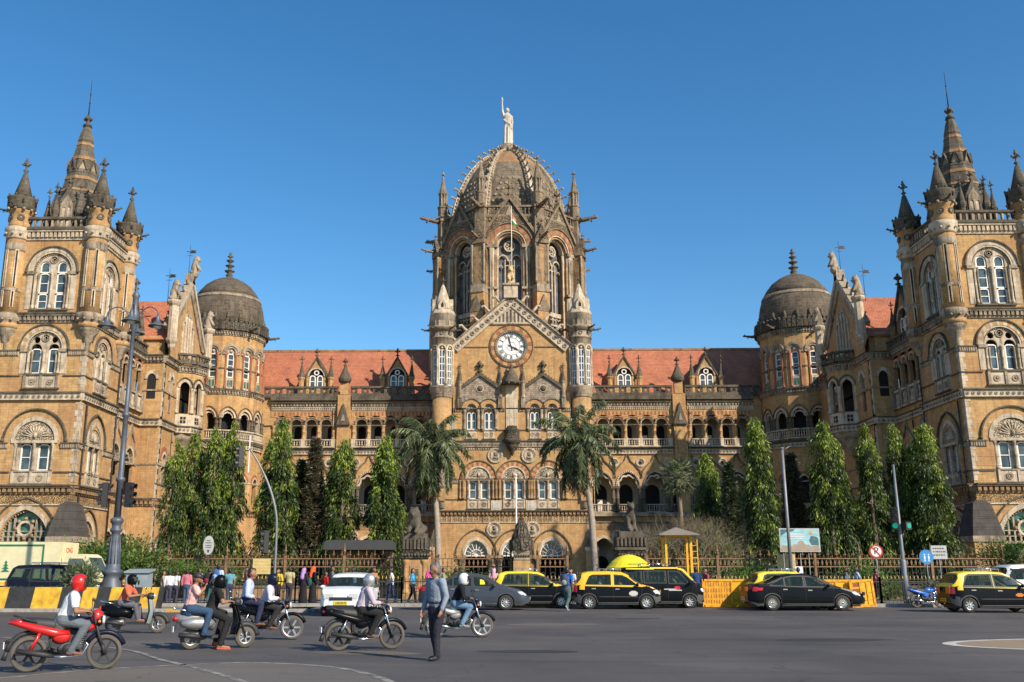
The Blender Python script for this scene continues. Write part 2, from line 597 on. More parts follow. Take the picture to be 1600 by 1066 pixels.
# ---------------------------------------------------------------- decorative pieces, all drawn in a wall frame
def column(b, u, d, z0, z1, r, m='cream', n=8):
 h = z1 - z0
 b.lathe([(r * 1.5, z0), (r * 1.5, z0 + 0.08 * h), (r * 1.1, z0 + 0.12 * h), (r, z0 + 0.15 * h), (r, z0 + 0.5 * h), (r * 1.2, z0 + 0.52 * h),
   (r, z0 + 0.54 * h), (r * 0.95, z0 + 0.82 * h), (r * 1.5, z0 + 0.93 * h), (r * 1.7, z1)], u, d, n, m)
def dentils(b, u0, u1, z0, z1, d0, d1, step, m):
 n = max(1, int(round((u1 - u0) / step)))
 s = (u1 - u0) / n
 for i in range(n):
  b.box(u0 + s * (i + 0.2), u0 + s * (i + 0.8), d0, d1, z0, z1, m)
def cornice(b, u0, u1, z0, z1, d=0.35, m='cream_dirty', mt='grey', step=0.32, e=0.0):
 """corbelled band from z0 to z1, with a dark projecting cap"""
 h = z1 - z0
 b.box(u0, u1, -0.05, d * 0.25, z0, z0 + 0.22 * h, m)
 dentils(b, u0, u1, z0 + 0.22 * h, z0 + 0.68 * h, -0.05, d * 0.62, step, m)
 b.box(u0, u1, -0.05, d * 0.18, z0 + 0.2205 * h, z0 + 0.6795 * h, 'cream_dirty')
 b.box(u0 - e, u1 + e, -0.05, d * 0.8, z0 + 0.68 * h, z0 + 0.84 * h, m)
 b.box(u0 - e * 1.3, u1 + e * 1.3, -0.05, d, z0 + 0.84 * h, z1, mt)
def roundel_band(b, u0, u1, z0, z1, d, m='cream', step=0.42):
 """pale band with a row of round flowers between two mouldings"""
 b.box(u0, u1, -0.05, d, z0, z1, m)
 n = max(1, int(round((u1 - u0) / step)))
 s = (u1 - u0) / n
 r = (z1 - z0) * 0.28
 for i in range(n):
  c = u0 + s * (i + 0.5)
  zc = (z0 + z1) / 2 - 0.02
  b.disc(c, zc, r, d, d + 0.05, 'cream_dirty', 8)
  b.disc(c, zc, r * 0.45, d + 0.05, d + 0.08, 'grey', 6)
 b.box(u0, u1, -0.05, d + 0.14, z1, z1 + 0.10, 'grey')
 b.box(u0, u1, -0.05, d + 0.06, z0 - 0.05, z0, m)
def string(b, u0, u1, z, d=0.1, h=0.1, m='grey'):
 b.box(u0, u1, -0.05, d, z, z + h, m)
def quoins(b, u, z0, z1, side, m='cream', d=0.03):
 """long-and-short stones climbing a corner; side +1: stones run to the right of u"""
 z, k = z0, 0
 while z < z1 - 0.05:
  h = min(0.45, z1 - z)
  w = 0.42 if k % 2 else 0.26
  b.box(min(u, u + side * w), max(u, u + side * w), -0.02, d, z, z + h - 0.015, m)
  z += 0.45
  k += 1
def baluster_row(b, u0, u1, z0, z1, d, step, m, rail=0.12):
 h = z1 - z0
 b.box(u0, u1, d - 0.14, d + 0.14, z0, z0 + h * rail, m)
 b.box(u0, u1, d - 0.16, d + 0.16, z1 - h * rail, z1, m)
 n = max(1, int(round((u1 - u0) / step)))
 s = (u1 - u0) / n
 a, c = z0 + h * rail, z1 - h * rail
 k = c - a
 for i in range(n):
  b.lathe([(0.05, a), (0.10, a + 0.25 * k), (0.05, a + 0.5 * k), (0.09, a + 0.75 * k), (0.05, c)], u0 + s * (i + 0.5), d, 6, m)
def pierced(b, u0, u1, z0, z1, d, step, m='grey'):
 """parapet of rails and posts with open round and square holes"""
 h = z1 - z0
 b.box(u0, u1, d - 0.12, d + 0.14, z0, z0 + 0.28 * h, m)
 b.box(u0, u1, d - 0.16, d + 0.18, z1 - 0.2 * h, z1, m)
 n = max(1, int(round((u1 - u0) / step)))
 s = (u1 - u0) / n
 for i in range(n + 1):
  c = u0 + s * i
  b.box(max(u0, c - s * 0.14), min(u1, c + s * 0.14), d - 0.08, d + 0.08, z0 + 0.28 * h, z1 - 0.2 * h, m)
 for i in range(n):
  c = u0 + s * (i + 0.5)
  zc = z0 + 0.54 * h
  if i % 2 == 0:
   b.ring(c, zc, h * 0.14, h * 0.26, d - 0.06, d + 0.06, m, None, 10)
def finial(b, u, d, z, h, m='grey', r=0.05):
 """stem with leafy rings and a four-armed cross"""
 b.lathe([(r * 1.6, z), (r, z + 0.12 * h), (r * 3.0, z + 0.22 * h), (r, z + 0.32 * h), (r, z + 0.5 * h), (r * 2.0, z + 0.58 * h), (r * 0.9, z + 0.66 * h),
   (r * 2.2, z + 0.78 * h), (r * 0.9, z + 0.86 * h), (r * 1.4, z + 0.93 * h), (0.001, z + h)], u, d, 7, m)
 w = h * 0.20
 zc = z + 0.55 * h
 for a, c in ((-w, 0), (w, 0), (0, -w), (0, w)):
  b.tube([(u, d, zc), (u + a * 0.6, d + c * 0.6, zc + r * 0.2), (u + a, d + c, zc + r * 1.4)], [r * 1.1, r * 0.8, r * 0.6], m, 5)
  b.ball((u + a, d + c, zc + r * 1.2), r * 1.35, m, 5)
def pinnacle(b, u, d, z0, z1, r, m='grey', ms='cream_dirty', n=8):
 """slender eight-sided shaft with a moulded neck, a steep cone and a finial"""
 h = z1 - z0
 b.lathe([(r * 1.25, z0), (r * 1.25, z0 + 0.05 * h), (r, z0 + 0.08 * h), (r, z0 + 0.40 * h), (r * 1.35, z0 + 0.45 * h), (r * 1.35, z0 + 0.48 * h)], u, d, n, ms, False)
 b.lathe([(r * 1.4, z0 + 0.48 * h), (r * 1.1, z0 + 0.52 * h), (r * 0.22, z0 + 0.80 * h)], u, d, n, m, False)
 finial(b, u, d, z0 + 0.79 * h, 0.21 * h, m, r * 0.17)
def gargoyle(b, u, d, z, L, m='grey'):
 """crouching beast leaning straight out of the wall"""
 b.tube([(u, d - 0.2, z), (u, d + L * 0.35, z + 0.02), (u, d + L * 0.7, z + 0.1), (u, d + L * 0.9, z + 0.16), (u, d + L, z + 0.12)],
  [L * 0.10, L * 0.11, L * 0.075, L * 0.085, L * 0.03], m, 7)
 for s in (-1, 1):
  b.tube([(u + s * L * 0.08, d + L * 0.25, z + 0.1), (u + s * L * 0.2, d + L * 0.1, z + L * 0.18), (u + s * L * 0.12, d, z + L * 0.1)], L * 0.035, m, 5)
  b.tube([(u + s * L * 0.05, d + L * 0.88, z + 0.2), (u + s * L * 0.07, d + L * 0.84, z + 0.2 + L * 0.09)], L * 0.02, m, 4)
  b.tube([(u + s * L * 0.07, d + L * 0.6, z + 0.02), (u + s * L * 0.1, d + L * 0.66, z - L * 0.12)], L * 0.03, m, 4)
def crocket(b, u, d, z, s, lean, m='cream_dirty'):
 """curled leaf standing on a raking edge"""
 b.tube([(u, d, z), (u + lean * s * 0.5, d, z + s * 0.45), (u + lean * s * 0.9, d, z + s * 0.9), (u + lean * s * 1.25, d, z + s * 0.85), (u + lean * s * 1.25, d, z + s * 0.6)],
  [s * 0.28, s * 0.2, s * 0.15, s * 0.17, s * 0.1], m, 6)
def medallion(r=0.8):
 b = MB()
 b.disc(0, 0, r, 0, 0.06, 'cream', 24)
 b.ring(0, 0, r * 0.80, r, 0.06, 0.16, 'cream')
 b.ring(0, 0, r * 0.6, r * 0.68, 0.06, 0.12, 'cream_dirty')
 # a head and shoulders in relief
 b.ball((0.02, 0.08, r * 0.12), r * 0.24, 'cream_dirty', 10, 1.25, 0.9, 0.7)
 b.ball((0, 0.06, -r * 0.32), r * 0.36, 'cream_dirty', 10, 0.6, 1.1, 0.5)
 b.ball((-0.04, 0.06, r * 0.30), r * 0.2, 'grey', 8, 0.6, 1.1, 0.7)
 for i in range(16):
  a = 2 * PI * i / 16
  b.ball((math.cos(a) * r * 0.9, 0.16, math.sin(a) * r * 0.9), r * 0.05, 'cream_dirty', 5)
 return b
# ---------------------------------------------------------------- windows: masonry surround > frame, pane
def sash(fr, pn, u, z0, z1, w, d=-0.25, head='round', bars=(0.5,), t=0.09, mid=False, mf='white_paint'):
 """white timber frame with glass; z1 is the crown"""
 r = w / 2
 if head == 'round':
  zs = z1 - r
  out = opening(u, z0, zs, r, 'round', 8)
  inn = opening(u, z0 + t, zs, r - t, 'round', 8)
 else:
  zs = z1 - w * 0.18
  out = [(u - r, z0), (u - r, zs), (u - r * 0.5, z1), (u + r * 0.5, z1), (u + r, zs), (u + r, z0)]
  inn = [(u - r + t, z0 + t), (u - r + t, zs), (u - r * 0.5 + t * 0.4, z1 - t), (u + r * 0.5 - t * 0.4, z1 - t), (u + r - t, zs), (u + r - t, z0 + t)]
 fr.band(inn + inn[:1], out + out[:1], d - 0.05, d + 0.05, mf)
 for k in bars:
  z = z0 + (z1 - z0) * k
  fr.box(u - r + t, u + r - t, d - 0.04, d + 0.03, z - t * 0.3, z + t * 0.3, mf)
 if mid:
  fr.box(u - t * 0.25, u + t * 0.25, d - 0.04, d + 0.025, z0 + t, z1 - t, mf)
 pn.prism(inn, d - 0.03, d - 0.02, 'glass')
def place_window(key, maker, M, name='window', parent=None):
 """maker() -> dict part meshes; one shared set of meshes per kind"""
 if key not in CACHE:
  CACHE[key] = [(n, b.mesh(n)) for n, b in maker()]
 ms = CACHE[key]
 root = bpart(name, ms[0][1], parent, M)
 for n, me in ms[1:]:
  obj(n, me, root)
 return root
def trefoil_light(b, u, z, w, m='cream_dirty'):
 """little trefoil of open stone work in a window head"""
 r = w * 0.27
 for a in (90, 210, 330):
  b.ring(u + r * 0.9 * math.cos(R(a)), z + r * 0.9 * math.sin(R(a)), r * 0.62, r * 1.0, -0.22, -0.12, m, None, 8)
def mk_bifora(w=3.0, z0=0.0, zs=2.1, alt=None, hood=True, kind='round', tall=False, rr=1.5, ro=1.95, panel=0.95, lw=0.78, su=0.68):
 """pair of arched lights under a big arch with a rose in its head; origin at the sill"""
 def make():
  s, f, p = MB(), MB(), MB()
  back = arcpts(0, zs, rr, kind, 14)
  # pale tympanum set back, holes for the lights are in front of the panes
  lights = [opening(sg * su, z0 + 0.02, zs - 0.02 + (0.45 if tall else 0.0), lw / 2 + 0.04, 'round', 8) for sg in (-1, 1)]
  holes = lights + [[(0 + 0.24 * math.cos(2 * PI * i / 10), zs + rr * 0.66 + 0.24 * math.sin(2 * PI * i / 10)) for i in range(10)]]
  if not tall:
   for sg in (-1, 1):
    holes.append([(sg * su + 0.26 * math.cos(2 * PI * i / 8), zs + 0.72 + 0.26 * math.sin(2 * PI * i / 8)) for i in range(8)])
  s.wall([(-rr, z0), *back, (rr, z0)], holes, -0.12, 0.16, 'cream')
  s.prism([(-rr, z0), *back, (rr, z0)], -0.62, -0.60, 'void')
  s.ring(0, zs + rr * 0.66, 0.24, 0.33, -0.12, -0.04, 'cream_dirty', None, 12)
  for i in range(6):
   a = 2 * PI * i / 6
   s.box(0.13 * math.cos(a) - 0.03, 0.13 * math.cos(a) + 0.03, -0.2, -0.1, zs + rr * 0.66 + 0.13 * math.sin(a) - 0.03, zs + rr * 0.66 + 0.13 * math.sin(a) + 0.03, 'cream')
  s.arch(0, zs, rr, rr + 0.14, -0.15, 0.06, 'cream', kind, n=14)
  for i, q in enumerate(arcpts(0, zs, rr - 0.10, kind, 26)):
   if i % 1 == 0:
    s.ball((q[0], -0.07, q[1]), 0.055, 'cream_dirty', 5)
  s.arch(0, zs, rr + 0.14, ro, -0.15, 0.09, 'cream', kind, alt, n=18)
  if hood:
   s.arch(0, zs, ro, ro + 0.1, -0.1, 0.2, 'grey', kind, n=18)
   for sg in (-1, 1):
    s.ball((sg * (ro + 0.08), 0.14, zs - 0.05), 0.14, 'grey', 7)
  for sg in (-1, 1):
   s.box(sg * (rr + 0.22) - 0.22, sg * (rr + 0.22) + 0.22, -0.1, 0.05, z0, zs - 0.28, 'cream')
   s.box(sg * (rr + 0.1) - 0.34, sg * (rr + 0.1) + 0.34, -0.1, 0.16, zs - 0.26, zs, 'cream_dirty')
   column(s, sg * (rr - 0.16), -0.02, z0, zs - 0.2, 0.09, 'cream')
   column(s, sg * (rr - 0.42), -0.08, z0, zs - 0.2, 0.07, 'cream_dirty')
  column(s, 0, -0.02, z0, zs - 0.1, 0.10, 'cream')
  s.box(-rr, rr, -0.2, 0.16, z0 - 0.14, z0, 'grey')
  if panel:
   s.box(-rr, rr, -0.1, 0.06, z0 - panel - 0.1, z0 - 0.14, 'cream')
   for sg in (-1, 1):
    s.ring(sg * su, z0 - 0.14 - panel * 0.5, 0.13, 0.26, 0.06, 0.11, 'cream_dirty', None, 10)
    s.ball((sg * su, 0.07, z0 - 0.14 - panel * 0.5), 0.11, 'cream_dirty', 6)
   for u in (-rr + 0.1, 0, rr - 0.1):
    s.box(u - 0.1, u + 0.1, 0.06, 0.14, z0 - panel - 0.1, z0 - 0.14, 'cream_dirty')
   s.box(-rr - 0.1, rr + 0.1, -0.1, 0.2, z0 - panel - 0.2, z0 - panel - 0.1, 'grey')
  for sg in (-1, 1):
   top = zs - 0.02 + (0.45 + lw / 2 if tall else 0.0)
   if tall:
    mid = z0 + (zs - z0) * 0.42
    sash(f, p, sg * su, z0 + 0.05, mid, lw, head='cut', bars=(0.5,))
    sash(f, p, sg * su, mid + 0.03, zs - 0.1, lw, head='cut', bars=(0.5,))
    sash(f, p, sg * su, zs - 0.07, zs + 0.45 + lw / 2, lw, bars=())
   else:
    sash(f, p, sg * su, z0 + 0.05, zs + 0.05, lw, head='cut', bars=(0.5,))
  return [('window', s), ('frame', f), ('pane', p)]
 return make
def mk_lunette(rr=1.5, ro=1.75, hood=2.3, z0=0.0, zs=2.2, kind='round', alt=None, wh=1.8, su=0.66, lw=0.78, panel=0.95, fan=False, hoodwall='ochre', hk=None):
 """two straight-headed lights under a carved half-round panel; origin at the sill"""
 def make():
  s, f, p = MB(), MB(), MB()
  s.prism(arcpts(0, zs, rr, kind, 14), -0.2, -0.06, 'carved')
  # radiating leaf ribs on the carved panel
  for i in range(1, 12):
   a = PI * i / 12
   s.tube([(0, -0.06, zs + 0.25), (math.cos(a) * rr * 0.45, -0.02, zs + 0.2 + math.sin(a) * rr * 0.42), (math.cos(a) * rr * 0.75, -0.04, zs + 0.1 + math.sin(a) * rr * 0.75)], [0.03, 0.06, 0.03], 'cream', 5)
  s.ball((0, 0.0, zs + 0.42), 0.16, 'cream', 7, 1.6)
  s.arch(0, zs, rr, ro, -0.2, 0.06, 'cream', kind, n=16)
  for i, q in enumerate(arcpts(0, zs, rr + 0.02, kind, 28)):
   s.ball((q[0], 0.0, q[1]), 0.06, 'cream_dirty', 5)
  if alt:
   s.arch(0, zs, ro, hood, -0.1, 0.07, 'red', kind, alt, n=18)
  s.arch(0, zs, hood, hood + 0.11, -0.1, 0.16, 'grey', hk or kind, n=18)
  for sg in (-1, 1):
   s.ball((sg * (hood + 0.08), 0.12, zs), 0.15, 'grey', 7)
  s.box(-rr - 0.25, rr + 0.25, -0.3, 0.1, zs - 0.2, zs, 'cream')
  # recess behind the lights
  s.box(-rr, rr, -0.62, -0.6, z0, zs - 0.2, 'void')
  s.box(-rr, rr, -0.6, 0.12, z0 - 0.12, z0, 'cream_dirty')
  for u in (-su - lw / 2 - 0.16, -su + lw / 2 + 0.13, su - lw / 2 - 0.13, su + lw / 2 + 0.16):
   s.box(u - 0.13, u + 0.13, -0.5, -0.22, z0, zs - 0.2, 'cream')
  for u in (-rr + 0.08, 0, rr - 0.08):
   column(s, u, -0.06, z0, zs - 0.2, 0.10, 'cream_dirty')
  if panel:
   s.box(-rr, rr, -0.1, 0.05, z0 - panel, z0 - 0.12, 'cream')
   for sg in (-1, 1):
    s.ring(sg * su, z0 - panel * 0.55, 0.12, 0.27, 0.05, 0.10, 'cream_dirty', None, 10)
    for a in range(4):
     s.ball((sg * su + 0.12 * math.cos(a * PI / 2), 0.06, z0 - panel * 0.55 + 0.12 * math.sin(a * PI / 2)), 0.07, 'cream_dirty', 5)
   for u in (-rr + 0.1, 0, rr - 0.1):
    s.box(u - 0.09, u + 0.09, 0.05, 0.12, z0 - panel, z0 - 0.12, 'cream')
   s.box(-rr - 0.1, rr + 0.1, -0.1, 0.2, z0 - panel - 0.12, z0 - panel, 'grey')
  for sg in (-1, 1):
   sash(f, p, sg * su, z0 + 0.02, zs - 0.24, lw, d=-0.3, head='cut', bars=(0.5,), t=0.1)
  return [('window', s), ('frame', f), ('pane', p)]
 return make
def mk_fan(r=1.2, door=3.0):
 """half-round fanlight with white radiating bars; origin at its spring"""
 def make():
  s, f, p = MB(), MB(), MB()
  s.arch(0, 0, r, r + 0.3, -0.35, 0.08, 'cream', 'point', n=18)
  for q in arcpts(0, 0, r + 0.05, 'point', 26):
   s.ball((q[0], -0.1, q[1]), 0.05, 'grey', 5)
  s.arch(0, 0, r + 0.82, r + 0.93, -0.1, 0.14, 'grey', 'point', n=18)
  for sg in (-1, 1):
   column(s, sg * (r + 0.28), 0.0, -3.1, -0.35, 0.26, 'grey', 10)
   s.box(sg * (r + 0.3) - 0.45, sg * (r + 0.3) + 0.45, -0.3, 0.32, -0.35, 0.0, 'ochre_old')
  f.arch(0, 0, r - 0.09, r, -0.33, -0.22, 'white_paint', 'point', n=16)
  f.arch(0, 0, r * 0.46, r * 0.46 + 0.06, -0.3, -0.23, 'white_paint', n=12)
  f.box(-r, r, -0.33, -0.2, -0.1, 0.0, 'white_paint')
  for i in range(1, 8):
   a = PI * i / 8
   c, sn = math.cos(a), math.sin(a)
   k = 1.18 if 2 < i < 6 else 1.04
   f.tube([(c * r * 0.15, -0.27, sn * r * 0.15 + 0.02), (c * r * 0.95 * k, -0.27, sn * r * 0.95 * k)], 0.035, 'white_paint', 4)
  f.disc(0, 0.0, r * 0.15, -0.31, -0.22, 'white_paint', 10)
  p.prism(arcpts(0, 0, r - 0.02, 'point', 14), -0.32, -0.30, 'glass')
  return [('window', s), ('frame', f), ('pane', p)]
 return make
def mk_slit(w=0.5, h=2.6, z0=0.0, m='cream', bars=(0.33, 0.66)):
 def make():
  s, f, p = MB(), MB(), MB()
  s.arch(0, h - w / 2, w / 2 + 0.04, w / 2 + 0.26, -0.06, 0.09, m, n=8)
  s.box(-w / 2 - 0.14, w / 2 + 0.14, -0.1, 0.10, -0.12, 0.0, 'grey')
  sash(f, p, 0, 0.0, h, w + 0.1, d=0.0, bars=bars, t=0.08)
  return [('window', s), ('frame', f), ('pane', p)]
 return make
# ================================================================== central block, front at y = 100
cb = MB(frame(0, 100))
holes = []
for u in (-3.75, 0.05, 3.9):
 holes.append(opening(u, 0.0, 3.15, 1.2, 'point', 14))
for u in (-3.5, 0.15, 3.66):
 holes.append([(u - 1.3, 8.75), (u - 1.3, 10.9), *arcpts(u, 10.9, 1.3, 'round', 12)[1:-1], (u + 1.3, 10.9), (u + 1.3, 8.75)])
for u in (-4.25, -2.4, 2.4, 4.25):
 holes.append(opening(u, 15.95, 18.2, 0.55, 'round', 8))
holes.append([(1.62 * math.cos(2 * PI * i / 28), 24.95 + 1.62 * math.sin(2 * PI * i / 28)) for i in range(28)])
cb.wall([(-8.0, -0.2), (-8.0, 14.15), (-6.2, 14.15), (-6.2, 25.3), (0, 30.1), (6.2, 25.3), (6.2, 14.15), (8.0, 14.15), (8.0, -0.2)], holes, 0, 0.5, 'ochre')
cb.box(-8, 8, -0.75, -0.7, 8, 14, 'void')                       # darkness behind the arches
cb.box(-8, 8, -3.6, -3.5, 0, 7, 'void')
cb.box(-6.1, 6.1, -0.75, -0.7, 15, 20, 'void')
for sg in (-1, 1):
 cb.box(min(sg * 8.0, sg * 7.6), max(sg * 8.0, sg * 7.6), -6, 0.0 - 0.003, -0.2, 14.15, 'ochre')
 cb.box(min(sg * 6.2, sg * 6.0), max(sg * 6.2, sg * 6.0), -12, -0.003, 14.15, 25.3, 'ochre')
 cb.box(min(sg * 8.0, sg * 7.7), max(sg * 8.0, sg * 7.7), -12, -6.0, 5, 22.0, 'ochre')
 # stepped buttress at the foot of the corner
 cb.box(min(sg * 7.3, sg * 8.6), max(sg * 7.3, sg * 8.6), 0, 0.7, -0.2, 3.6, 'ochre')
 cb.box(min(sg * 7.25, sg * 8.65), max(sg * 7.25, sg * 8.65), -0.02, 0.75, 3.6, 3.95, 'cream')
 cb.prism([(sg * 7.3, 3.95), (sg * 8.0, 5.9), (sg * 8.6, 3.95)][::sg], 0, 0.6, 'grey')
 cb.box(min(sg * 7.0, sg * 8.2), max(sg * 7.0, sg * 8.2), 0, 0.35, 8.6, 9.9, 'ochre')
 cb.prism([(sg * 7.0, 9.9), (sg * 7.6, 11.3), (sg * 8.2, 9.9)][::sg], 0, 0.4, 'grey')
 cb.prism([(sg * 7.3, 10.05), (sg * 7.6, 10.7), (sg * 7.9, 10.05)][::sg], 0.4, 0.44, 'cream')
 quoins(cb, sg * 8.0, 4.4, 7.2, -sg)
 quoins(cb, sg * 8.0, 7.9, 14.0, -sg)
cornice(cb, -8.1, 8.1, 7.1, 7.65, 0.45, 'ochre_old', 'grey', 0.4)
cb.box(-7.9, 7.9, -0.02, 0.05, 6.5, 7.1, 'frieze')
for i in range(30):
 u = -7.9 + 15.8 * i / 29
 cb.box(u - 0.035, u + 0.035, 0.05, 0.09, 6.5, 7.1, 'cream')
string(cb, -8, 8, 6.4, 0.1, 0.09, 'cream')
string(cb, -8, 8, 10.75, 0.12, 0.14)
for a, c in ((-8.0, -5.3), (5.4, 8.0)):
 cb.box(a, c, -0.02, 0.08, 10.4, 10.75, 'cream')
 dentils(cb, a, c, 10.45, 10.72, 0.08, 0.14, 0.16, 'cream_dirty')
string(cb, -8, 8, 8.72, 0.08, 0.08)
# ochre and dark colonettes between the first-floor windows
for u in (-5.25, -1.85, -1.5, 1.85, 2.05, 5.35):
 for k in (-0.16, 0.16):
  column(cb, u + k, 0.12, 8.8, 10.75, 0.10, 'ochre_old')
for u in (-1.67, 1.92):
 cb.box(u - 0.55, u + 0.55, -0.02, 0.1, 7.65, 8.7, 'cream')
 cb.box(u - 0.4, u + 0.4, 0.1, 0.13, 7.8, 8.5, 'marble')
roundel_band(cb, -6.6, 6.6, 14.2, 14.72, 0.2, 'cream_dirty', 0.34)
cornice(cb, -6.6, 6.6, 13.85, 14.2, 0.2, 'cream', 'cream_dirty', 0.25)
string(cb, -6.2, 6.2, 18.15, 0.12, 0.12)
string(cb, -6.2, 6.2, 15.9, 0.1, 0.09)
for a, c in ((-6.2, -5.3), (-1.3, -0.7), (0.7, 1.3), (5.3, 6.2)):
 dentils(cb, a, c, 17.9, 18.15, 0, 0.12, 0.17, 'cream_dirty')
string(cb, -6.2, -2.5, 24.8, 0.08, 0.1)
string(cb, 2.5, 6.2, 24.8, 0.08, 0.1)
bpart('wall', cb)
# raking top of the clock gable: pale coping with roundels, small arcade below its point
gb = MB(frame(0, 100))
for sg in (-1, 1):
 a, c = (sg * 6.35, 25.05), (0, 30.55)
 dx, dz = c[0] - a[0], c[1] - a[1]
 L = math.hypot(dx, dz)
 nx, nz = (dz / L * -sg, dx / L * sg) if sg > 0 else (dz / L, -dx / L)
 nz = -abs(nz)
 nx = -sg * abs(nx)
 inner = [(a[0] + nx * 1.0, a[1] + nz * 1.0), (c[0], c[1] - 1.25)]
 gb.band([a, c], inner, -0.4, 0.22, 'cream')
 gb.band([(a[0] - nx * 0.14, a[1] - nz * 0.14), (c[0], c[1] + 0.2)], [a, c], -0.5, 0.42, 'cream_dirty')
 for i in range(12):
  t = (i + 0.6) / 12
  u, z = a[0] + dx * t + nx * 0.5, a[1] + dz * t + nz * 0.5
  gb.ring(u, z, 0.12, 0.24, 0.22, 0.3, 'cream_dirty', None, 10)
  gb.disc(u, z, 0.12, 0.22, 0.24, 'grey', 8)
 for i in range(5):
  t = (i + 0.35) / 5.2
  crocket(gb, a[0] + dx * t, -0.1, a[1] + dz * t + 0.1, 0.85, sg * 0.8, 'cream')
gb.prism([(-2.3, 27.45), (0, 29.4), (2.3, 27.45)], -0.1, 0.1, 'cream')
for i in range(9):
 u = -1.6 + 0.4 * i
 h = 0.25 + (1.7 - abs(u)) * 0.62
 gb.box(u - 0.09, u + 0.09, 0.1, 0.13, 27.6, 27.6 + h, 'grey')
 gb.disc(u, 27.6 + h, 0.11, 0.1, 0.14, 'grey', 8)
gb.box(-2.4, 2.4, -0.1, 0.16, 27.33, 27.45, 'cream_dirty')
gb.box(-0.75, 0.75, -0.7, 0.55, 30.2, 31.75, 'cream')
gb.box(-0.9, 0.9, -0.85, 0.7, 31.6, 31.8, 'cream_dirty')
gb.box(-6.0, 6.0, -12, -0.4, 25.0, 25.2, 'grey')
gb.prism([(-6.0, 25.2), (0, 30.0), (6.0, 25.2)], -5.0, -0.5, 'tile')
bpart('gable', gb)
# clock
ck = MB(frame(0, 100))
ck.ring(0, 24.95, 1.54, 1.80, -0.2, 0.14, 'tan', None, 32)
for i in range(40):
 a = 2 * PI * i / 40
 ck.ball((1.67 * math.cos(a), 0.14, 24.95 + 1.67 * math.sin(a)), 0.07, 'cream_dirty', 5)
ck.ring(0, 24.95, 1.80, 2.22, -0.1, 0.07, 'red', 'ochre', 28)
ck.ring(0, 24.95, 2.28, 2.36, -0.1, 0.12, 'grey', None, 32)
clock = bpart('clock', ck)
dl = MB(frame(0, 100))
plain('dial_white', (0.74, 0.73, 0.70), 0.35, noise_amt=0.03)
dl.disc(0, 24.95, 1.52, -0.3, -0.1, 'dial_white', 40)
for i in range(12):
 a = PI / 2 - 2 * PI * i / 12
 # Roman numerals drawn as strokes
 txt = ['XII', 'I', 'II', 'III', 'IIII', 'V', 'VI', 'VII', 'VIII', 'IX', 'X', 'XI'][i]
 tx, tz = -math.sin(a), math.cos(a)           # tangential (reading) direction
 rx, rz_ = math.cos(a), math.sin(a)
 wds = {'I': 0.09, 'V': 0.17, 'X': 0.18}
 tot = sum(wds[ch] for ch in txt)
 s0 = -tot / 2
 def stroke(s_a, r_a, s_b, r_b, w=0.026):
  # s runs clockwise along the rim
  pa = (-tx * s_a + rx * r_a, 24.95 - tz * s_a + rz_ * r_a)
  pb = (-tx * s_b + rx * r_b, 24.95 - tz * s_b + rz_ * r_b)
  dx, dz = pb[0] - pa[0], pb[1] - pa[1]
  q = math.hypot(dx, dz)
  n_ = (-dz / q * w, dx / q * w)
  dl.prism([(pa[0] + n_[0], pa[1] + n_[1]), (pb[0] + n_[0], pb[1] + n_[1]), (pb[0] - n_[0], pb[1] - n_[1]), (pa[0] - n_[0], pa[1] - n_[1])], -0.1, -0.08, 'iron')
 for ch in txt:
  w = wds[ch]
  m_ = s0 + w / 2
  if ch == 'I':
   stroke(m_, 1.0, m_, 1.38)
  elif ch == 'V':
   stroke(m_ - 0.06, 1.38, m_, 1.0)
   stroke(m_ + 0.06, 1.38, m_, 1.0)
  else:
   stroke(m_ - 0.065, 1.38, m_ + 0.065, 1.0)
   stroke(m_ + 0.065, 1.38, m_ - 0.065, 1.0)
  s0 += w
dl.ring(0, 24.95, 1.42, 1.45, -0.1, -0.08, 'iron', None, 40)
dl.ring(0, 24.95, 0.93, 0.96, -0.1, -0.08, 'iron', None, 36)
dl.ring(0, 24.95, 0.45, 0.47, -0.1, -0.08, 'iron', None, 24)
obj('dial', dl, clock)
def hand(ang, L, w):
 b = MB(frame(0, 100))
 c, s = math.cos(R(90 - ang)), math.sin(R(90 - ang))
 q = [(-0.35 * L, w * 0.5), (0.2 * L, w * 0.45), (0.6 * L, w * 1.0), (L, 0), (0.6 * L, -w * 1.0), (0.2 * L, -w * 0.45), (-0.35 * L, -w * 0.5)]
 b.prism([(x * c - y * s, 24.95 + x * s + y * c) for x, y in q], -0.06, -0.03 + w * 0.1, 'iron')
 return b
obj('hand', hand(118, 0.95, 0.10), clock)
obj('hand', hand(345, 1.35, 0.075), clock)
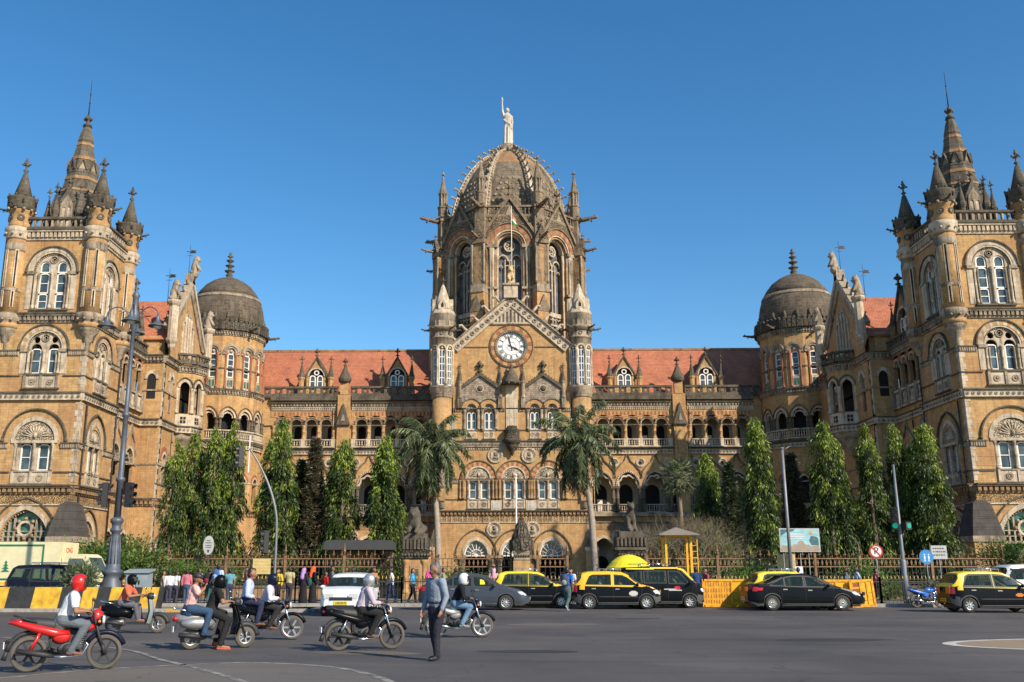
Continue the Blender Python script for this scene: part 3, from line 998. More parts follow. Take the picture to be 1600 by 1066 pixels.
# windows of the block
fan = mk_fan()
for u in (-3.75, 0.05, 3.9):
 place_window('fan', fan, frame(u, 100, 3.15))
lun = mk_lunette(1.15, 1.32, 1.78, 0, 2.1, alt='ochre', lw=0.72, su=0.62)
for u in (-3.5, 0.15, 3.66):
 place_window('lunC', lun, frame(u, 100, 8.8))
def mk_small():
 s, f, p = MB(), MB(), MB()
 s.arch(0, 2.2, 0.55, 1.0, -0.1, 0.12, 'ochre', n=12)
 s.arch(0, 2.2, 0.5, 0.56, -0.3, 0.02, 'cream', n=10)
 s.wall([(-0.55, 1.85), (-0.55, 2.2), *arcpts(0, 2.2, 0.55, 'round', 10), (0.55, 1.85)], [[(0.17 * math.cos(a * PI / 5), 2.3 + 0.17 * math.sin(a * PI / 5)) for a in range(10)]], -0.2, 0.1, 'cream_dirty')
 s.ball((0, -0.14, 2.3), 0.12, 'cream', 7)
 for sg in (-1, 1):
  column(s, sg * 0.72, 0.06, 0, 2.1, 0.13, 'cream_dirty')
 s.box(-0.55, 0.55, -0.1, 0.1, -0.95, -0.1, 'cream')
 for k in (-0.28, 0.28):
  s.ring(k, -0.5, 0.1, 0.2, 0.1, 0.14, 'cream_dirty', None, 8)
 s.box(-0.7, 0.7, -0.1, 0.2, -1.08, -0.95, 'grey')
 s.box(-0.7, 0.7, -0.1, 0.2, -0.1, 0.0, 'cream_dirty')
 sash(f, p, -0.24, 0.05, 1.85, 0.46, d=-0.2, bars=(0.5,), t=0.08)
 sash(f, p, 0.24, 0.05, 1.85, 0.46, d=-0.2, bars=(0.5,), t=0.08)
 f.box(-0.5, 0.5, -0.26, -0.17, 0.0, 0.06, 'white_paint')
 return [('window', s), ('frame', f), ('pane', p)]
for u in (-4.25, -2.4, 2.4, 4.25):
 place_window('small', mk_small, frame(u, 100, 15.98))
for u, z in ((-1.75, 13.3), (1.75, 13.3), (-1.9, 5.75), (2.0, 5.75)):
 CACHE.setdefault('med', medallion(0.8).mesh('medallion'))
 bpart('medallion', CACHE['med'], None, frame(u, 100, z))
# the two gablets with chequered fields
for sg in (-1, 1):
 c = sg * 3.33
 g = MB(frame(0, 100))
 g.prism([(c - 1.95, 18.9), (c - 1.95, 20.4), (c, 21.75), (c + 1.95, 20.4), (c + 1.95, 18.9)], -0.05, 0.09, 'diaper')
 g.band([(c - 2.15, 20.15), (c, 21.7), (c + 2.15, 20.15)], [(c - 2.2, 20.45), (c, 22.0), (c + 2.2, 20.45)], -0.1, 0.3, 'grey')
 for i in range(7):
  for q in (-1, 1):
   t = (i + 0.5) / 7.5
   g.ball((c + q * 2.15 * (1 - t), 0.2, 20.5 + 1.55 * t), 0.13, 'grey', 6)
 g.ring(c, 20.35, 0.3, 0.42, 0.09, 0.16, 'cream', None, 14)
 g.ball((c, 0.12, 20.35), 0.34, 'grey', 10, 1, 1, 0.6)
 g.arch(c - 0.92, 18.18, 1.0, 1.09, -0.05, 0.2, 'grey', n=12)
 g.arch(c + 0.92, 18.18, 1.0, 1.09, -0.05, 0.2, 'grey', n=12)
 finial(g, c, 0.15, 21.9, 1.5, 'grey', 0.11)
 bpart('gablet', g)
 for q in (-1, 1):
  pn = MB(frame(0, 100))
  u = c + q * 2.12
  pn.box(u - 0.22, u + 0.22, 0, 0.35, 18.25, 19.4, 'cream_dirty')
  pinnacle(pn, u, 0.2, 19.3, 23.1, 0.2, 'grey', 'cream_dirty')
  bpart('pinnacle', pn)
# canopied niche on the axis
nb = MB(frame(0, 100))
nb.box(-0.62, 0.62, -0.05, 0.12, 15.9, 20.9, 'cream')
nb.lathe([(0.95, 20.75), (1.0, 21.0), (0.75, 21.15), (0.62, 21.6), (0.35, 22.1), (0.14, 22.5), (0.2, 22.65), (0.05, 22.9), (0.001, 23.2)], 0, 0.55, 10, 'grey')
for a in range(-60, 61, 40):
 nb.ball((0.92 * math.sin(R(a)), 0.55 + 0.92 * math.cos(R(a)), 20.72), 0.13, 'grey', 6)
nb.lathe([(0.05, 13.2), (0.16, 13.35), (0.2, 13.6), (0.5, 13.9), (0.62, 14.2), (0.62, 14.45), (0.9, 14.6), (0.9, 14.95), (0.78, 15.0), (0.78, 15.75), (0.88, 15.9), (0.6, 15.95), (0.5, 16.3), (0.25, 16.35)], 0, 0.35, 12, 'grey_carved')
bpart('niche', nb)
# corner turrets
for sg in (-1, 1):
 cx, cy = sg * 7.35, 100.25
 t = MB(Matrix.Translation((cx, cy, 0)))
 r8 = lambda r: r
 t.lathe([(0.5, 7.9), (0.5, 11.6), (0.7, 11.8), (0.62, 12.1), (0.8, 12.5), (0.95, 13.2), (1.05, 13.7)], 0, 0, 12, 'cream')
 t.lathe([(1.05, 13.7), (1.05, 19.3)], 0, 0, 16, 'ochre')
 t.lathe([(1.05, 19.3), (1.15, 19.45), (1.12, 19.7), (1.36, 19.95), (1.3, 20.2), (1.42, 20.35), (1.42, 20.5), (1.15, 20.55)], 0, 0, 16, 'cream_dirty')
 t.lathe([(0.98, 20.5), (0.98, 24.6), (1.2, 24.9), (1.22, 25.7), (1.33, 25.75), (1.33, 25.85), (1.2, 25.9), (1.2, 26.5), (1.28, 26.55)], 0, 0, 16, 'cream_dirty')
 for k in range(8):
  a = 22.5 + 45 * k
  s_, c_ = math.sin(R(a)), math.cos(R(a))
  column(t, 1.2 * s_, 1.2 * c_, 20.55, 24.6, 0.11, 'cream', 8)
  s2, c2 = math.sin(R(a - 22.5)), math.cos(R(a - 22.5))
  fr = MB(t.M @ Matrix.Translation((1.10 * s2, -1.10 * c2, 0)) @ Matrix.Rotation(R(a - 22.5), 4, 'Z'))
  fr.arch(0, 24.55, 0.32, 0.5, -0.12, 0.12, 'cream', n=8)
  fr.ball((0, 0.02, 24.62), 0.15, 'cream', 6)
  fr.ring(0, 26.2, 0.12, 0.2, 0.07, 0.14, 'grey', None, 8)
  fr.box(-0.36, 0.36, 0.12, 0.26, 27.0, 27.6, 'cream_dirty')
  off = len(t.v)
  t.v += fr.v
  t.f += [tuple(i + off for i in f) for f in fr.f]
  t.m += [t.mi(fr.names[i]) for i in fr.m]
  t.sm += fr.sm
 t.lathe([(1.28, 26.5), (1.42, 26.8), (1.5, 26.9), (1.5, 27.0), (1.36, 27.02)], 0, 0, 16, 'cream_dirty')
 t.lathe([(1.36, 27.0), (1.34, 28.35), (1.42, 28.4), (1.38, 28.5)], 0, 0, 16, 'cream')
 tur = bpart('turret', t)
 for k in range(8):
  a = 45 * k
  fr = MB(Matrix.Translation((cx + 1.03 * math.sin(R(a)), cy - 1.03 * math.cos(R(a)), 0)) @ Matrix.Rotation(R(a), 4, 'Z'))
  fr.box(-0.3, 0.3, -0.02, 0.01, 20.6, 24.5, 'glass')
  for u in (-0.27, 0, 0.27):
   fr.box(u - 0.04, u + 0.04, 0.01, 0.05, 20.6, 24.5, 'white_paint')
  for i in range(6):
   z = 20.6 + i * 0.75
   fr.box(-0.3, 0.3, 0.01, 0.04, z, z + 0.08, 'white_paint')
  obj('window', fr, tur)
 sp = MB(Matrix.Translation((cx, cy, 0)))
 sp.lathe([(1.38, 28.45), (1.2, 28.9), (0.92, 29.1), (0.85, 29.6), (0.6, 30.5), (0.34, 31.3), (0.12, 31.9)], 0, 0, 8, 'cream', False)
 for k in range(4):
  fr = MB(sp.M @ Matrix.Rotation(R(90 * k), 4, 'Z'))
  fr.prism([(-0.42, 28.9), (-0.42, 29.4), (0, 30.25), (0.42, 29.4), (0.42, 28.9)], 0.6, 1.12, 'cream')
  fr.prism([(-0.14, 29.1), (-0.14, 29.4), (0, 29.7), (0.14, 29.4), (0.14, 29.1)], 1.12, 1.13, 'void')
  off = len(sp.v)
  sp.v += fr.v
  sp.f += [tuple(i + off for i in f) for f in fr.f]
  sp.m += [sp.mi(fr.names[i]) for i in fr.m]
  sp.sm += fr.sm
 finial(sp, 0, 0, 31.8, 1.0, 'grey', 0.06)
 obj('spire', sp, tur)
 for a in (90, -90, 40, -40):
  gg = MB(Matrix.Translation((cx, cy, 0)) @ Matrix.Rotation(R(a), 4, 'Z'))
  gargoyle(gg, 0, 1.35, 26.75, 1.0, 'grey')
  obj('gargoyle', gg, tur)
# ================================================================== central tower and dome, eight-sided about (0, 112)
CT = (0, 112)
AP = 7.9
def octf(k, ap=AP, z=0):
 a = 45 * k
 return Matrix.Translation((CT[0], CT[1], z)) @ Matrix.Rotation(R(a), 4, 'Z') @ Matrix.Translation((0, -ap, 0))
HW = AP * math.tan(R(22.5))
tw = MB()
for k in range(8):
 tw.M = octf(k)
 vis = k in (0, 1, 2, 6, 7)
 if vis:
  hol = [[(-1.5, 25.5), *arcpts(0, 37.7, 1.5, 'round', 14), (1.5, 25.5)]]
 else:
  hol = []
 tw.wall([(-HW, 20), (-HW, 41.2), (HW, 41.2), (HW, 20)], hol, 0, 1.2, 'ochre_old')
 if vis:
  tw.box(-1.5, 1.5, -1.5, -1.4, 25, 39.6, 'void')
  for sg in (-1, 1):                                        # clustered shafts of the jambs
   for j, rr in enumerate((1.42, 1.68, 1.94, 2.2)):
    column(tw, sg * rr, 0.0 + (-0.45, -0.12, 0.12, 0.16)[j], 25.5, 37.6, 0.13, 'cream' if j % 2 == 0 else 'cream_dirty', 7)
   tw.box(min(sg * 2.4, sg * 3.27), max(sg * 2.4, sg * 3.27), 0, 0.08, 25.5, 37.4, 'ochre')
   quoins(tw, sg * 2.36, 25.5, 37.3, sg * 1, 'tan', 0.12)
   tw.box(min(sg * 1.4, sg * 3.27), max(sg * 1.4, sg * 3.27), -0.1, 0.35, 37.4, 37.8, 'cream_dirty')
   tw.box(min(sg * 1.35, sg * 3.27), max(sg * 1.35, sg * 3.27), -0.1, 0.30, 32.5, 32.75, 'cream_dirty')
  for r0, r1, d0, d1, mm in ((1.28, 1.5, -0.9, -0.35, 'cream'), (1.5, 1.75, -0.6, -0.05, 'cream_dirty'), (1.75, 1.95, -0.3, 0.15, 'cream')):
   tw.arch(0, 37.7, r0, r1, d0, d1, mm, n=16)
  tw.arch(0, 37.7, 1.95, 2.6, -0.1, 0.22, 'red', 'round', 'ochre_old', n=16)
  tw.arch(0, 37.7, 2.6, 2.72, -0.1, 0.36, 'tan', n=18)
 tw.box(-HW, HW, -0.1, 0.25, 24.6, 25.4, 'cream_dirty')
 cornice(tw, -HW, HW, 40.6, 41.2, 0.3, 'tan', 'tan', 0.4)
 # gable over each window
 tw.M = octf(k) @ Matrix.Identity(4)
 tw.band([(-3.0, 38.7), (0, 43.2), (3.0, 38.7)], [(-3.2, 39.0), (0, 43.65), (3.2, 39.0)], -0.15, 0.5, 'tan')
 pts = arcpts(0, 37.7, 2.7, 'round', 12)
 tw.prism([(-3.0, 38.7), (0, 43.1), (3.0, 38.7), (2.55, 38.7), *[q for q in pts[::-1] if q[1] > 38.75], (-2.55, 38.7)], 0.0, 0.28, 'tan_carved')
 tw.prism([(-0.45, 41.3), (0, 42.4), (0.45, 41.3)], 0.28, 0.32, 'cream_dirty')
 for i in range(6):
  for sg in (-1, 1):
   t_ = (i + 0.6) / 6.4
   crocket(tw, sg * 3.1 * (1 - t_), 0.2, 39.0 + 4.6 * t_, 0.28, sg * 0.9, 'tan')
ctower = bpart('central_tower', tw)
for k in range(8):
 M = octf(k)
 bl = MB(M)
 baluster_row(bl, -HW - 0.1, HW + 0.1, 41.2, 42.5, 0.15, 0.45, 'tan', 0.16)
 obj('balustrade', bl, ctower, TINV.inverted() if False else None)
 fb = MB(M)
 finial(fb, 0, 0.15, 43.5, 2.0, 'tan', 0.11)
 obj('finial', fb, ctower)
# tracery and glass of the tower windows
for k in (0, 1, 2, 6, 7):
 def mk_trac():
  s, p = MB(), MB()
  for u in (-0.52, 0.52, 0.0):
   s.tube([(u, -0.95, 25.5), (u, -0.95, 36.3)], 0.08 if u else 0.10, 'cream', 6)
  s.ring(0, 37.9, 0.52, 0.66, -1.05, -0.85, 'cream', None, 18)
  for i in range(6):
   a = 2 * PI * i / 6 + PI / 6
   s.ring(0.33 * math.cos(a), 37.9 + 0.33 * math.sin(a), 0.12, 0.19, -1.02, -0.88, 'cream', None, 8)
  for u in (-0.76, 0.76):
   s.arch(u if False else (0.76 if u > 0 else -0.76), 36.1, 0.55, 0.68, -1.03, -0.87, 'cream', 'point', n=8)
  for u in (-1.05, -0.27, 0.27, 1.05):
   s.arch(u, 35.3, 0.22, 0.3, -1.02, -0.88, 'cream', 'point', n=6)
  s.box(-1.5, 1.5, -1.1, -0.8, 30.0, 30.5, 'cream')
  s.box(-1.5, 1.5, -1.1, -0.75, 28.9, 29.1, 'cream')
  for i in range(5):
   s.arch(-1.2 + 0.6 * i, 29.6, 0.2, 0.28, -1.0, -0.85, 'cream', n=6)
  p.prism([(-1.5, 25.5), *arcpts(0, 37.7, 1.45, 'round', 12), (1.5, 25.5)], -1.25, -1.2, 'glass_tower')
  return [('window', s), ('pane', p)]
 if k == 0:
  glass_mat('glass_tower', (0.11, 0.11, 0.115), 0.5, 0.3)
 M = octf(k)
 if 'trac' not in CACHE:
  CACHE['trac'] = [(n, b.mesh(n)) for n, b in mk_trac()]
 r_ = bpart('window', CACHE['trac'][0][1], None, M)
 obj('pane', CACHE['trac'][1][1], r_)
# corner buttresses of the tower with their pinnacles and gargoyles
VR = AP / math.cos(R(22.5))
for k in range(8):
 a = 22.5 + 45 * k
 M = Matrix.Translation((CT[0], CT[1], 0)) @ Matrix.Rotation(R(a), 4, 'Z') @ Matrix.Translation((0, -VR, 0))
 bt = MB(M)
 bt.box(-0.75, 0.75, -0.6, 1.05, 20, 31.9, 'ochre')
 bt.box(-0.8, 0.8, -0.6, 1.1, 28.6, 28.9, 'cream_dirty')
 bt.prism([(-0.8, 29.6), (0, 31.6), (0.8, 29.6)], 0.2, 1.35, 'tan')
 bt.box(-0.75, 0.75, 0.3, 1.3, 24, 29.6, 'ochre')
 bt.box(-0.78, 0.78, -0.6, 1.15, 31.9, 32.8, 'cream_dirty')
 bt.box(-0.7, 0.7, -0.6, 0.85, 32.8, 38.0, 'ochre_old')
 for sg in (-1, 1):
  quoins(bt, sg * 0.7, 32.8, 37.8, -sg, 'tan', 0.88)
  column(bt, sg * 0.72, 0.86, 33.0, 37.6, 0.1, 'cream_dirty', 7)
 bt.box(-0.85, 0.85, -0.6, 1.05, 37.7, 38.15, 'tan')
 bt.prism([(-0.85, 38.15), (0, 40.0), (0.85, 38.15)], -0.3, 1.05, 'tan_carved')
 finial(bt, 0, 0.9, 39.8, 0.9, 'tan', 0.06)
 bt.box(-0.6, 0.6, -0.6, 0.45, 38.15, 42.2, 'tan')
 bt.box(-0.7, 0.7, -0.65, 0.55, 42.2, 42.5, 'tan')
 b_o = bpart('buttress', bt)
 pn = MB(M)
 pn.lathe([(0.62, 42.5), (0.62, 43.9), (0.7, 44.0), (0.72, 44.15), (0.45, 44.2), (0.42, 45.6), (0.6, 45.75), (0.62, 45.9), (0.5, 46.0), (0.3, 46.9), (0.1, 47.9)], 0, 0, 8, 'tan', False)
 for j in range(8):
  s_, c_ = math.sin(R(45 * j)), math.cos(R(45 * j))
  column(pn, 0.46 * s_, 0.46 * c_, 44.15, 45.7, 0.06, 'cream_dirty', 5)
 finial(pn, 0, 0, 47.7, 1.1, 'cream_dirty', 0.07)
 obj('pinnacle', pn, b_o)
 gg = MB(M)
 gargoyle(gg, 0, 0.3, 42.3, 2.6, 'tan')
 obj('gargoyle', gg, b_o)
 gg = MB(M)
 gargoyle(gg, 0, 1.0, 38.4, 1.7, 'tan')
 obj('gargoyle', gg, b_o)
# the dome: eight curved fields between moulded ribs
DPROF = [(7.3, 41.4), (7.15, 43.0), (6.75, 44.8), (6.2, 46.5), (5.45, 48.2), (4.55, 49.6), (3.5, 50.85), (2.4, 51.8), (1.3, 52.45), (1.0, 52.7)]
db = MB()
for k in range(8):
 db.M = Matrix.Translation((CT[0], CT[1], 0)) @ Matrix.Rotation(R(45 * k), 4, 'Z')
 for i in range(len(DPROF) - 1):
  (r0, z0), (r1, z1) = DPROF[i], DPROF[i + 1]
  n = 6
  p = []
  for (r, z) in ((r0, z0), (r1, z1)):
   for j in range(n + 1):
    t = -1 + 2 * j / n
    ang = R(22.5) * t
    rr = r * (0.955 + 0.045 * (1 - t * t) * 0.4)
    p.append((rr * math.sin(ang), rr * math.cos(ang) * 1.0, z))
  mm = 'dome_ochre' if i >= 5 else 'dome_stone'
  if i == 4:
   mm = 'dome_stone'
  db.add(p, [(j, j + 1, n + 2 + j, n + 1 + j) for j in range(n)], mm, False)
 # tooth pattern of lighter stones on the lower field
 for row in range(5):
  for j in range(-3 + row // 2, 4 - row // 2):
   z = 43.6 + row * 0.8
   r = np.interp(z, [q[1] for q in DPROF], [q[0] for q in DPROF]) * 0.972
   u = (j + (0.5 if row % 2 else 0)) * 0.62
   if abs(u) < r * 0.33:
    dz_ = 0.26
    db.box(u - 0.13, u + 0.13, math.sqrt(r * r - u * u) - 0.3, math.sqrt(r * r - u * u) + 0.06, z, z + dz_, 'cream_dirty')
dome = bpart('dome', db)
for k in range(8):
 a = 22.5 + 45 * k
 M = Matrix.Translation((CT[0], CT[1], 0)) @ Matrix.Rotation(R(a), 4, 'Z')
 rb = MB(M)
 inner = [(0, r * 0.95, z) for r, z in DPROF]
 for w, dd, mm in ((0.42, 0.10, 'cream_dirty'), (0.2, 0.34, 'cream')):
  p, fs = [], []
  for r, z in DPROF:
   s = max(0.5, r / 7)
   p += [(-w * s, r * 0.95, z), (-w * s, r + dd, z + dd * 0.3), (w * s, r + dd, z + dd * 0.3), (w * s, r * 0.95, z)]
  for i in range(len(DPROF) - 1):
   for q in range(3):
    fs.append((i * 4 + q, i * 4 + q + 1, i * 4 + q + 5, i * 4 + q + 4))
  rb.add(p, fs, mm)
 for i in range(13):
  t = 0.3 + i * 0.67
  j = int(t)
  if j >= len(DPROF) - 1:
   break
  f = t - j
  r = DPROF[j][0] * (1 - f) + DPROF[j + 1][0] * f
  z = DPROF[j][1] * (1 - f) + DPROF[j + 1][1] * f
  sl = 0.55
  rb.tube([(0, r + 0.2, z), (0, r + 0.2 + sl * 0.6, z + 0.22), (0, r + 0.25 + sl, z + 0.42), (0, r + 0.25 + sl * 1.25, z + 0.3), (0, r + 0.25 + sl * 1.1, z + 0.1)], [0.13, 0.11, 0.1, 0.12, 0.06], 'cream_dirty', 6)
 for i in range(34):
  t = i * 0.26
  j = int(t)
  if j >= len(DPROF) - 1:
   break
  f = t - j
  r = DPROF[j][0] * (1 - f) + DPROF[j + 1][0] * f
  z = DPROF[j][1] * (1 - f) + DPROF[j + 1][1] * f
  s = max(0.5, r / 7)
  for sg in (-1, 1):
   rb.ball((sg * 0.33 * s, r + 0.12, z + 0.05), 0.11, 'cream', 5)
 obj('rib', rb, dome)
lt = MB(Matrix.Translation((CT[0], CT[1], 0)))
lt.lathe([(1.9, 51.6), (2.0, 52.0), (1.5, 52.3), (1.2, 52.8), (1.0, 53.0), (0.85, 53.2), (0.95, 53.35), (0.8, 53.45), (0.8, 53.7)], 0, 0, 12, 'cream_dirty')
for k in range(12):
 a = R(30 * k)
 lt.tube([(1.5 * math.sin(a), 1.5 * math.cos(a), 51.9), (2.0 * math.sin(a), 2.0 * math.cos(a), 52.4), (2.3 * math.sin(a), 2.3 * math.cos(a), 52.5), (2.3 * math.sin(a), 2.3 * math.cos(a), 52.2)], [0.22, 0.18, 0.15, 0.08], 'tan', 6)
obj('lantern', lt, dome)
# ================================================================== side ranges, one mirrored from the other
for S in (Matrix.Identity(4), MIR):
 right = S[0][0] > 0
 b = MB(S @ frame(0, 105))
 up, lo, ga = [], [], []
 UA = [10.1, 11.7, 13.3, 14.9, 16.5, 20.4, 22.05, 23.7, 25.35]
 LA = [9.75, 12.6, 15.55, 18.5, 21.45, 24.4]
 for u in UA:
  up.append(opening(u, 14.75, 17.3, 0.6, 'round', 10))
 for u in LA:
  lo.append(opening(u, 7.75, 10.55, 1.2, 'point', 14))
 for u in (8.9 + 0.9, 12.6, 15.55, 18.5, 21.45, 24.4):
  ga.append(opening(u, -0.1, 3.6, 1.15, 'point', 10))
 b.wall([(7.6, -0.2), (7.6, 20.4), (28.2, 20.4), (28.2, -0.2)], up + lo + ga, 0, 0.55, 'ochre', 'cream')
 # the galleries behind: pale back wall with dark doors, floors and ceilings
 for z0, z1, dep in ((14.6, 19.2, 2.2), (7.6, 13.4, 2.6), (-0.1, 6.3, 3.0)):
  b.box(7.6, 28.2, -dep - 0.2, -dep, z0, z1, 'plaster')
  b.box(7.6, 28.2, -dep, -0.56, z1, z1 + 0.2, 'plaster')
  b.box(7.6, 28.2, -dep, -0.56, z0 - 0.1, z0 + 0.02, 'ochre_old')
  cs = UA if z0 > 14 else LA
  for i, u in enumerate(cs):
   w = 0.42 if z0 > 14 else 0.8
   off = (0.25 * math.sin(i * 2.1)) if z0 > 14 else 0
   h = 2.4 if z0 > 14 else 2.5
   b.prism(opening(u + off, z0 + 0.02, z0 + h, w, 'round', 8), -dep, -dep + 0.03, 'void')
   if i % 3 == 0:
    b.box(u + off - 0.3, u + off + 0.3, -dep + 0.03, -dep + 0.06, z0 + 0.3, z0 + 1.7, 'white_paint')
 # trim of the upper arcade
 for u in UA:
  b.arch(u, 17.3, 0.6, 0.72, -0.1, 0.08, 'cream_dirty', n=10)
  b.arch(u, 17.3, 0.72, 0.80, -0.1, 0.13, 'grey', n=10)
  b.arch(u, 17.3, 0.80, 1.12 if False else 1.0, -0.1, 0.03, 'red', 'round', 'ochre', n=12)
 for lo_, hi_ in ((8.2, 17.6), (19.3, 26.6)):
  b.box(lo_, hi_, -0.05, 0.03, 18.15, 18.75, 'ochre')
  for i in range(int((hi_ - lo_) / 0.42)):
   b.box(lo_ + 0.42 * i, lo_ + 0.42 * i + 0.2, 0.03, 0.045, 18.3, 18.7, 'red')
  cornice(b, lo_, hi_, 18.85, 19.25, 0.2, 'cream', 'cream', 0.22)
  cornice(b, lo_, hi_, 19.25, 19.75, 0.4, 'cream_dirty', 'grey', 0.34)
  b.box(lo_, hi_, -0.2, 0.5, 19.95, 20.4, 'grey')
  roundel_band(b, lo_, hi_, 14.05, 14.55, 0.14, 'cream', 0.36)
  b.box(lo_, hi_, -0.1, 0.5, 14.68, 14.8, 'cream_dirty')
 string(b, 7.6, 28.2, 17.15, 0.1, 0.12)
 for i, u in enumerate(UA + [19.3]):
  pass
 xs = [9.3, 10.9, 12.5, 14.1, 15.7, 17.35, 19.55, 21.22, 22.87, 24.52, 26.2]
 for u in xs:
  column(b, u, 0.05, 15.7, 17.2, 0.17, 'ochre' if right else 'ochre', 8)
  b.box(u - 0.25, u + 0.25, -0.2, 0.3, 14.8, 15.7, 'cream')
 # lower loggia trim: scalloped arches, ogee hoods, roundels
 for i, u in enumerate(LA):
  b.arch(u, 10.55, 1.0, 1.2, -0.4, -0.1, 'cream', 'cusp', n=22)
  b.arch(u, 10.55, 1.2, 1.36, -0.1, 0.08, 'cream', 'point', n=16)
  for q in arcpts(u, 10.55, 1.3, 'point', 20):
   b.ball((q[0], 0.08, q[1]), 0.08, 'cream', 5)
  og = [(u - 1.5, 11.4), (u - 1.25, 12.2), (u - 0.7, 12.85), (u - 0.3, 13.2), (u, 13.95)]
  og2 = [(p_[0] - 0.1, p_[1] + 0.06) for p_ in og]
  b.band(og, og2, -0.05, 0.14, 'grey')
  b.band([(2 * u - q[0], q[1]) for q in og], [(2 * u - q[0], q[1]) for q in og2], -0.05, 0.14, 'grey')
  c = u + 1.45
  b.ring(c, 13.1, 0.34, 0.52, -0.05, 0.1, 'cream', None, 14)
  b.disc(c, 13.1, 0.34, -0.05, 0.03, 'cream_dirty', 12)
  b.ball((c, 0.05, 13.1), 0.2, 'grey', 7)
  for q in (-0.22, 0.22):
   column(b, c + q if False else c - 0.02 + q, 0.02, 7.8, 10.55, 0.2, 'grey', 8)
  b.box(c - 0.5, c + 0.45, -0.2, 0.3, 10.25, 10.55, 'grey')
 b.box(7.6, 28.2, -0.1, 0.55, 7.3, 7.7, 'cream_dirty')
 string(b, 7.6, 28.2, 6.6, 0.1, 0.12)
 b.box(7.6, 28.2, -0.02, 0.04, 5.9, 6.6, 'ochre_old')
 for i in range(7):
  c = 11.2 + i * 2.95
  b.ring(c, 5.3, 0.4, 0.62, -0.05, 0.1, 'cream', None, 14)
  b.disc(c, 5.3, 0.4, -0.05, 0.03, 'cream_dirty', 12)
 for u in (9.8, 12.6, 15.55, 18.5, 21.45, 24.4):
  b.arch(u, 3.6, 1.15, 1.4, -0.1, 0.08, 'cream', 'point', n=12)
 # pilaster between the bays
 b.box(17.75, 19.15, -0.05, 0.45, 7.7, 20.6, 'ochre')
 b.prism([(17.7, 17.2), (18.45, 19.6), (19.2, 17.2)], 0.45, 0.75, 'grey')
 b.prism([(18.2, 17.6), (18.45, 18.4), (18.7, 17.6)], 0.75, 0.8, 'cream_dirty')
 b.box(17.7, 19.2, -0.05, 0.52, 17.0, 17.2, 'cream_dirty')
 bpart('wall', b)
 for lo_, hi_ in ((8.2, 17.75), (19.15, 27.4)):
  q = MB(S @ frame(0, 105))
  pierced(q, lo_, hi_, 20.4, 21.55, 0.25, 0.62, 'grey')
  bpart('parapet', q)
  q = MB(S @ frame(0, 105))
  for a, c in [(xs[i] + 0.25, xs[i + 1] - 0.25) for i in range(len(xs) - 1) if lo_ < xs[i] + 0.3 and xs[i + 1] - 0.3 < hi_]:
   baluster_row(q, a, c, 14.8, 15.65, 0.12, 0.26, 'cream', 0.14)
  bpart('balustrade', q)
 q = MB(S @ frame(0, 105))
 for u in LA:
  baluster_row(q, u - 1.15, u + 1.15, 7.72, 8.6, 0.1, 0.26, 'cream_dirty', 0.14)
 bpart('balustrade', q)
 q = MB(S @ frame(0, 105))
 q.box(18.0, 18.9, -0.1, 0.5, 20.6, 22.0, 'ochre')
 q.lathe([(0.5, 21.9), (0.72, 22.1), (0.75, 22.5), (0.6, 22.7), (0.3, 23.4), (0.1, 23.9)], 18.45, 0.2, 8, 'grey')
 finial(q, 18.45, 0.2, 23.7, 1.1, 'grey', 0.09)
 bpart('pinnacle', q)
 # roof
 rf = MB(S)
 rf.add([(6.0, -106, 20.5), (30.5, -106, 20.5), (30.5, -111.2, 27.05), (6.0, -111.2, 27.05), (6.0, -118, 20), (30.5, -118, 20)],
  [(0, 1, 2, 3), (3, 2, 5, 4)], 'tile')
 rf.box(6.0, 30.5, -111.35, -111.05, 26.95, 27.2, 'ochre_old')
 bpart('roof', rf)
 gt = MB(S)
 gt.box(7.6, 28.2, -106.2, -105.2, 20.2, 20.42, 'grey')
 gt.box(7.6, 28.2, -112, -110.6, 0, 20.3, 'ochre_old')
 bpart('roof_gutter', gt)
 # dormers
 for u in (12.75, 21.9):
  d_ = MB(S @ frame(u, 106))
  d_.wall([(-1.15, 20.5), (-1.15, 22.9), (0, 25.0), (1.15, 22.9), (1.15, 20.5)], [opening(0, 21.5, 22.95, 0.85, 'round', 10)], 0, 0.3, 'ochre')
  d_.band([(-1.35, 22.6), (0, 25.0), (1.35, 22.6)], [(-1.4, 22.85), (0, 25.3), (1.4, 22.85)], -3.2, 0.15, 'grey')
  for sg in (-1, 1):
   d_.box(sg * 1.15 - 0.05, sg * 1.15 + 0.05, -2.3, 0, 20.5, 22.9, 'ochre_old')
  d_.arch(0, 22.95, 0.85, 1.0, -0.1, 0.08, 'cream', n=10)
  finial(d_, 0, 0.05, 25.1, 1.1, 'grey', 0.08)
  dor = bpart('dormer', d_)
  w = MB(S @ frame(u, 106))
  for sg in (-1, 1):
   p = MB(S @ frame(u, 106))
   sash(w, p, sg * 0.42, 21.5, 23.1, 0.72, d=-0.12, bars=(0.55,), t=0.13)
   obj('pane', p, dor)
  w.ring(0, 23.38, 0.18, 0.3, -0.18, -0.06, 'white_paint', None, 10)
  w.prism(opening(0, 21.4, 22.95, 0.86, 'round', 10), -0.3, -0.28, 'void')
  obj('window', w, dor)
  for sg in (-1, 1):
   pn = MB(S @ frame(u, 106))
   pinnacle(pn, sg * 1.65, 0.1, 20.5, 25.3, 0.3, 'grey', 'ochre')
   obj('pinnacle', pn, dor)
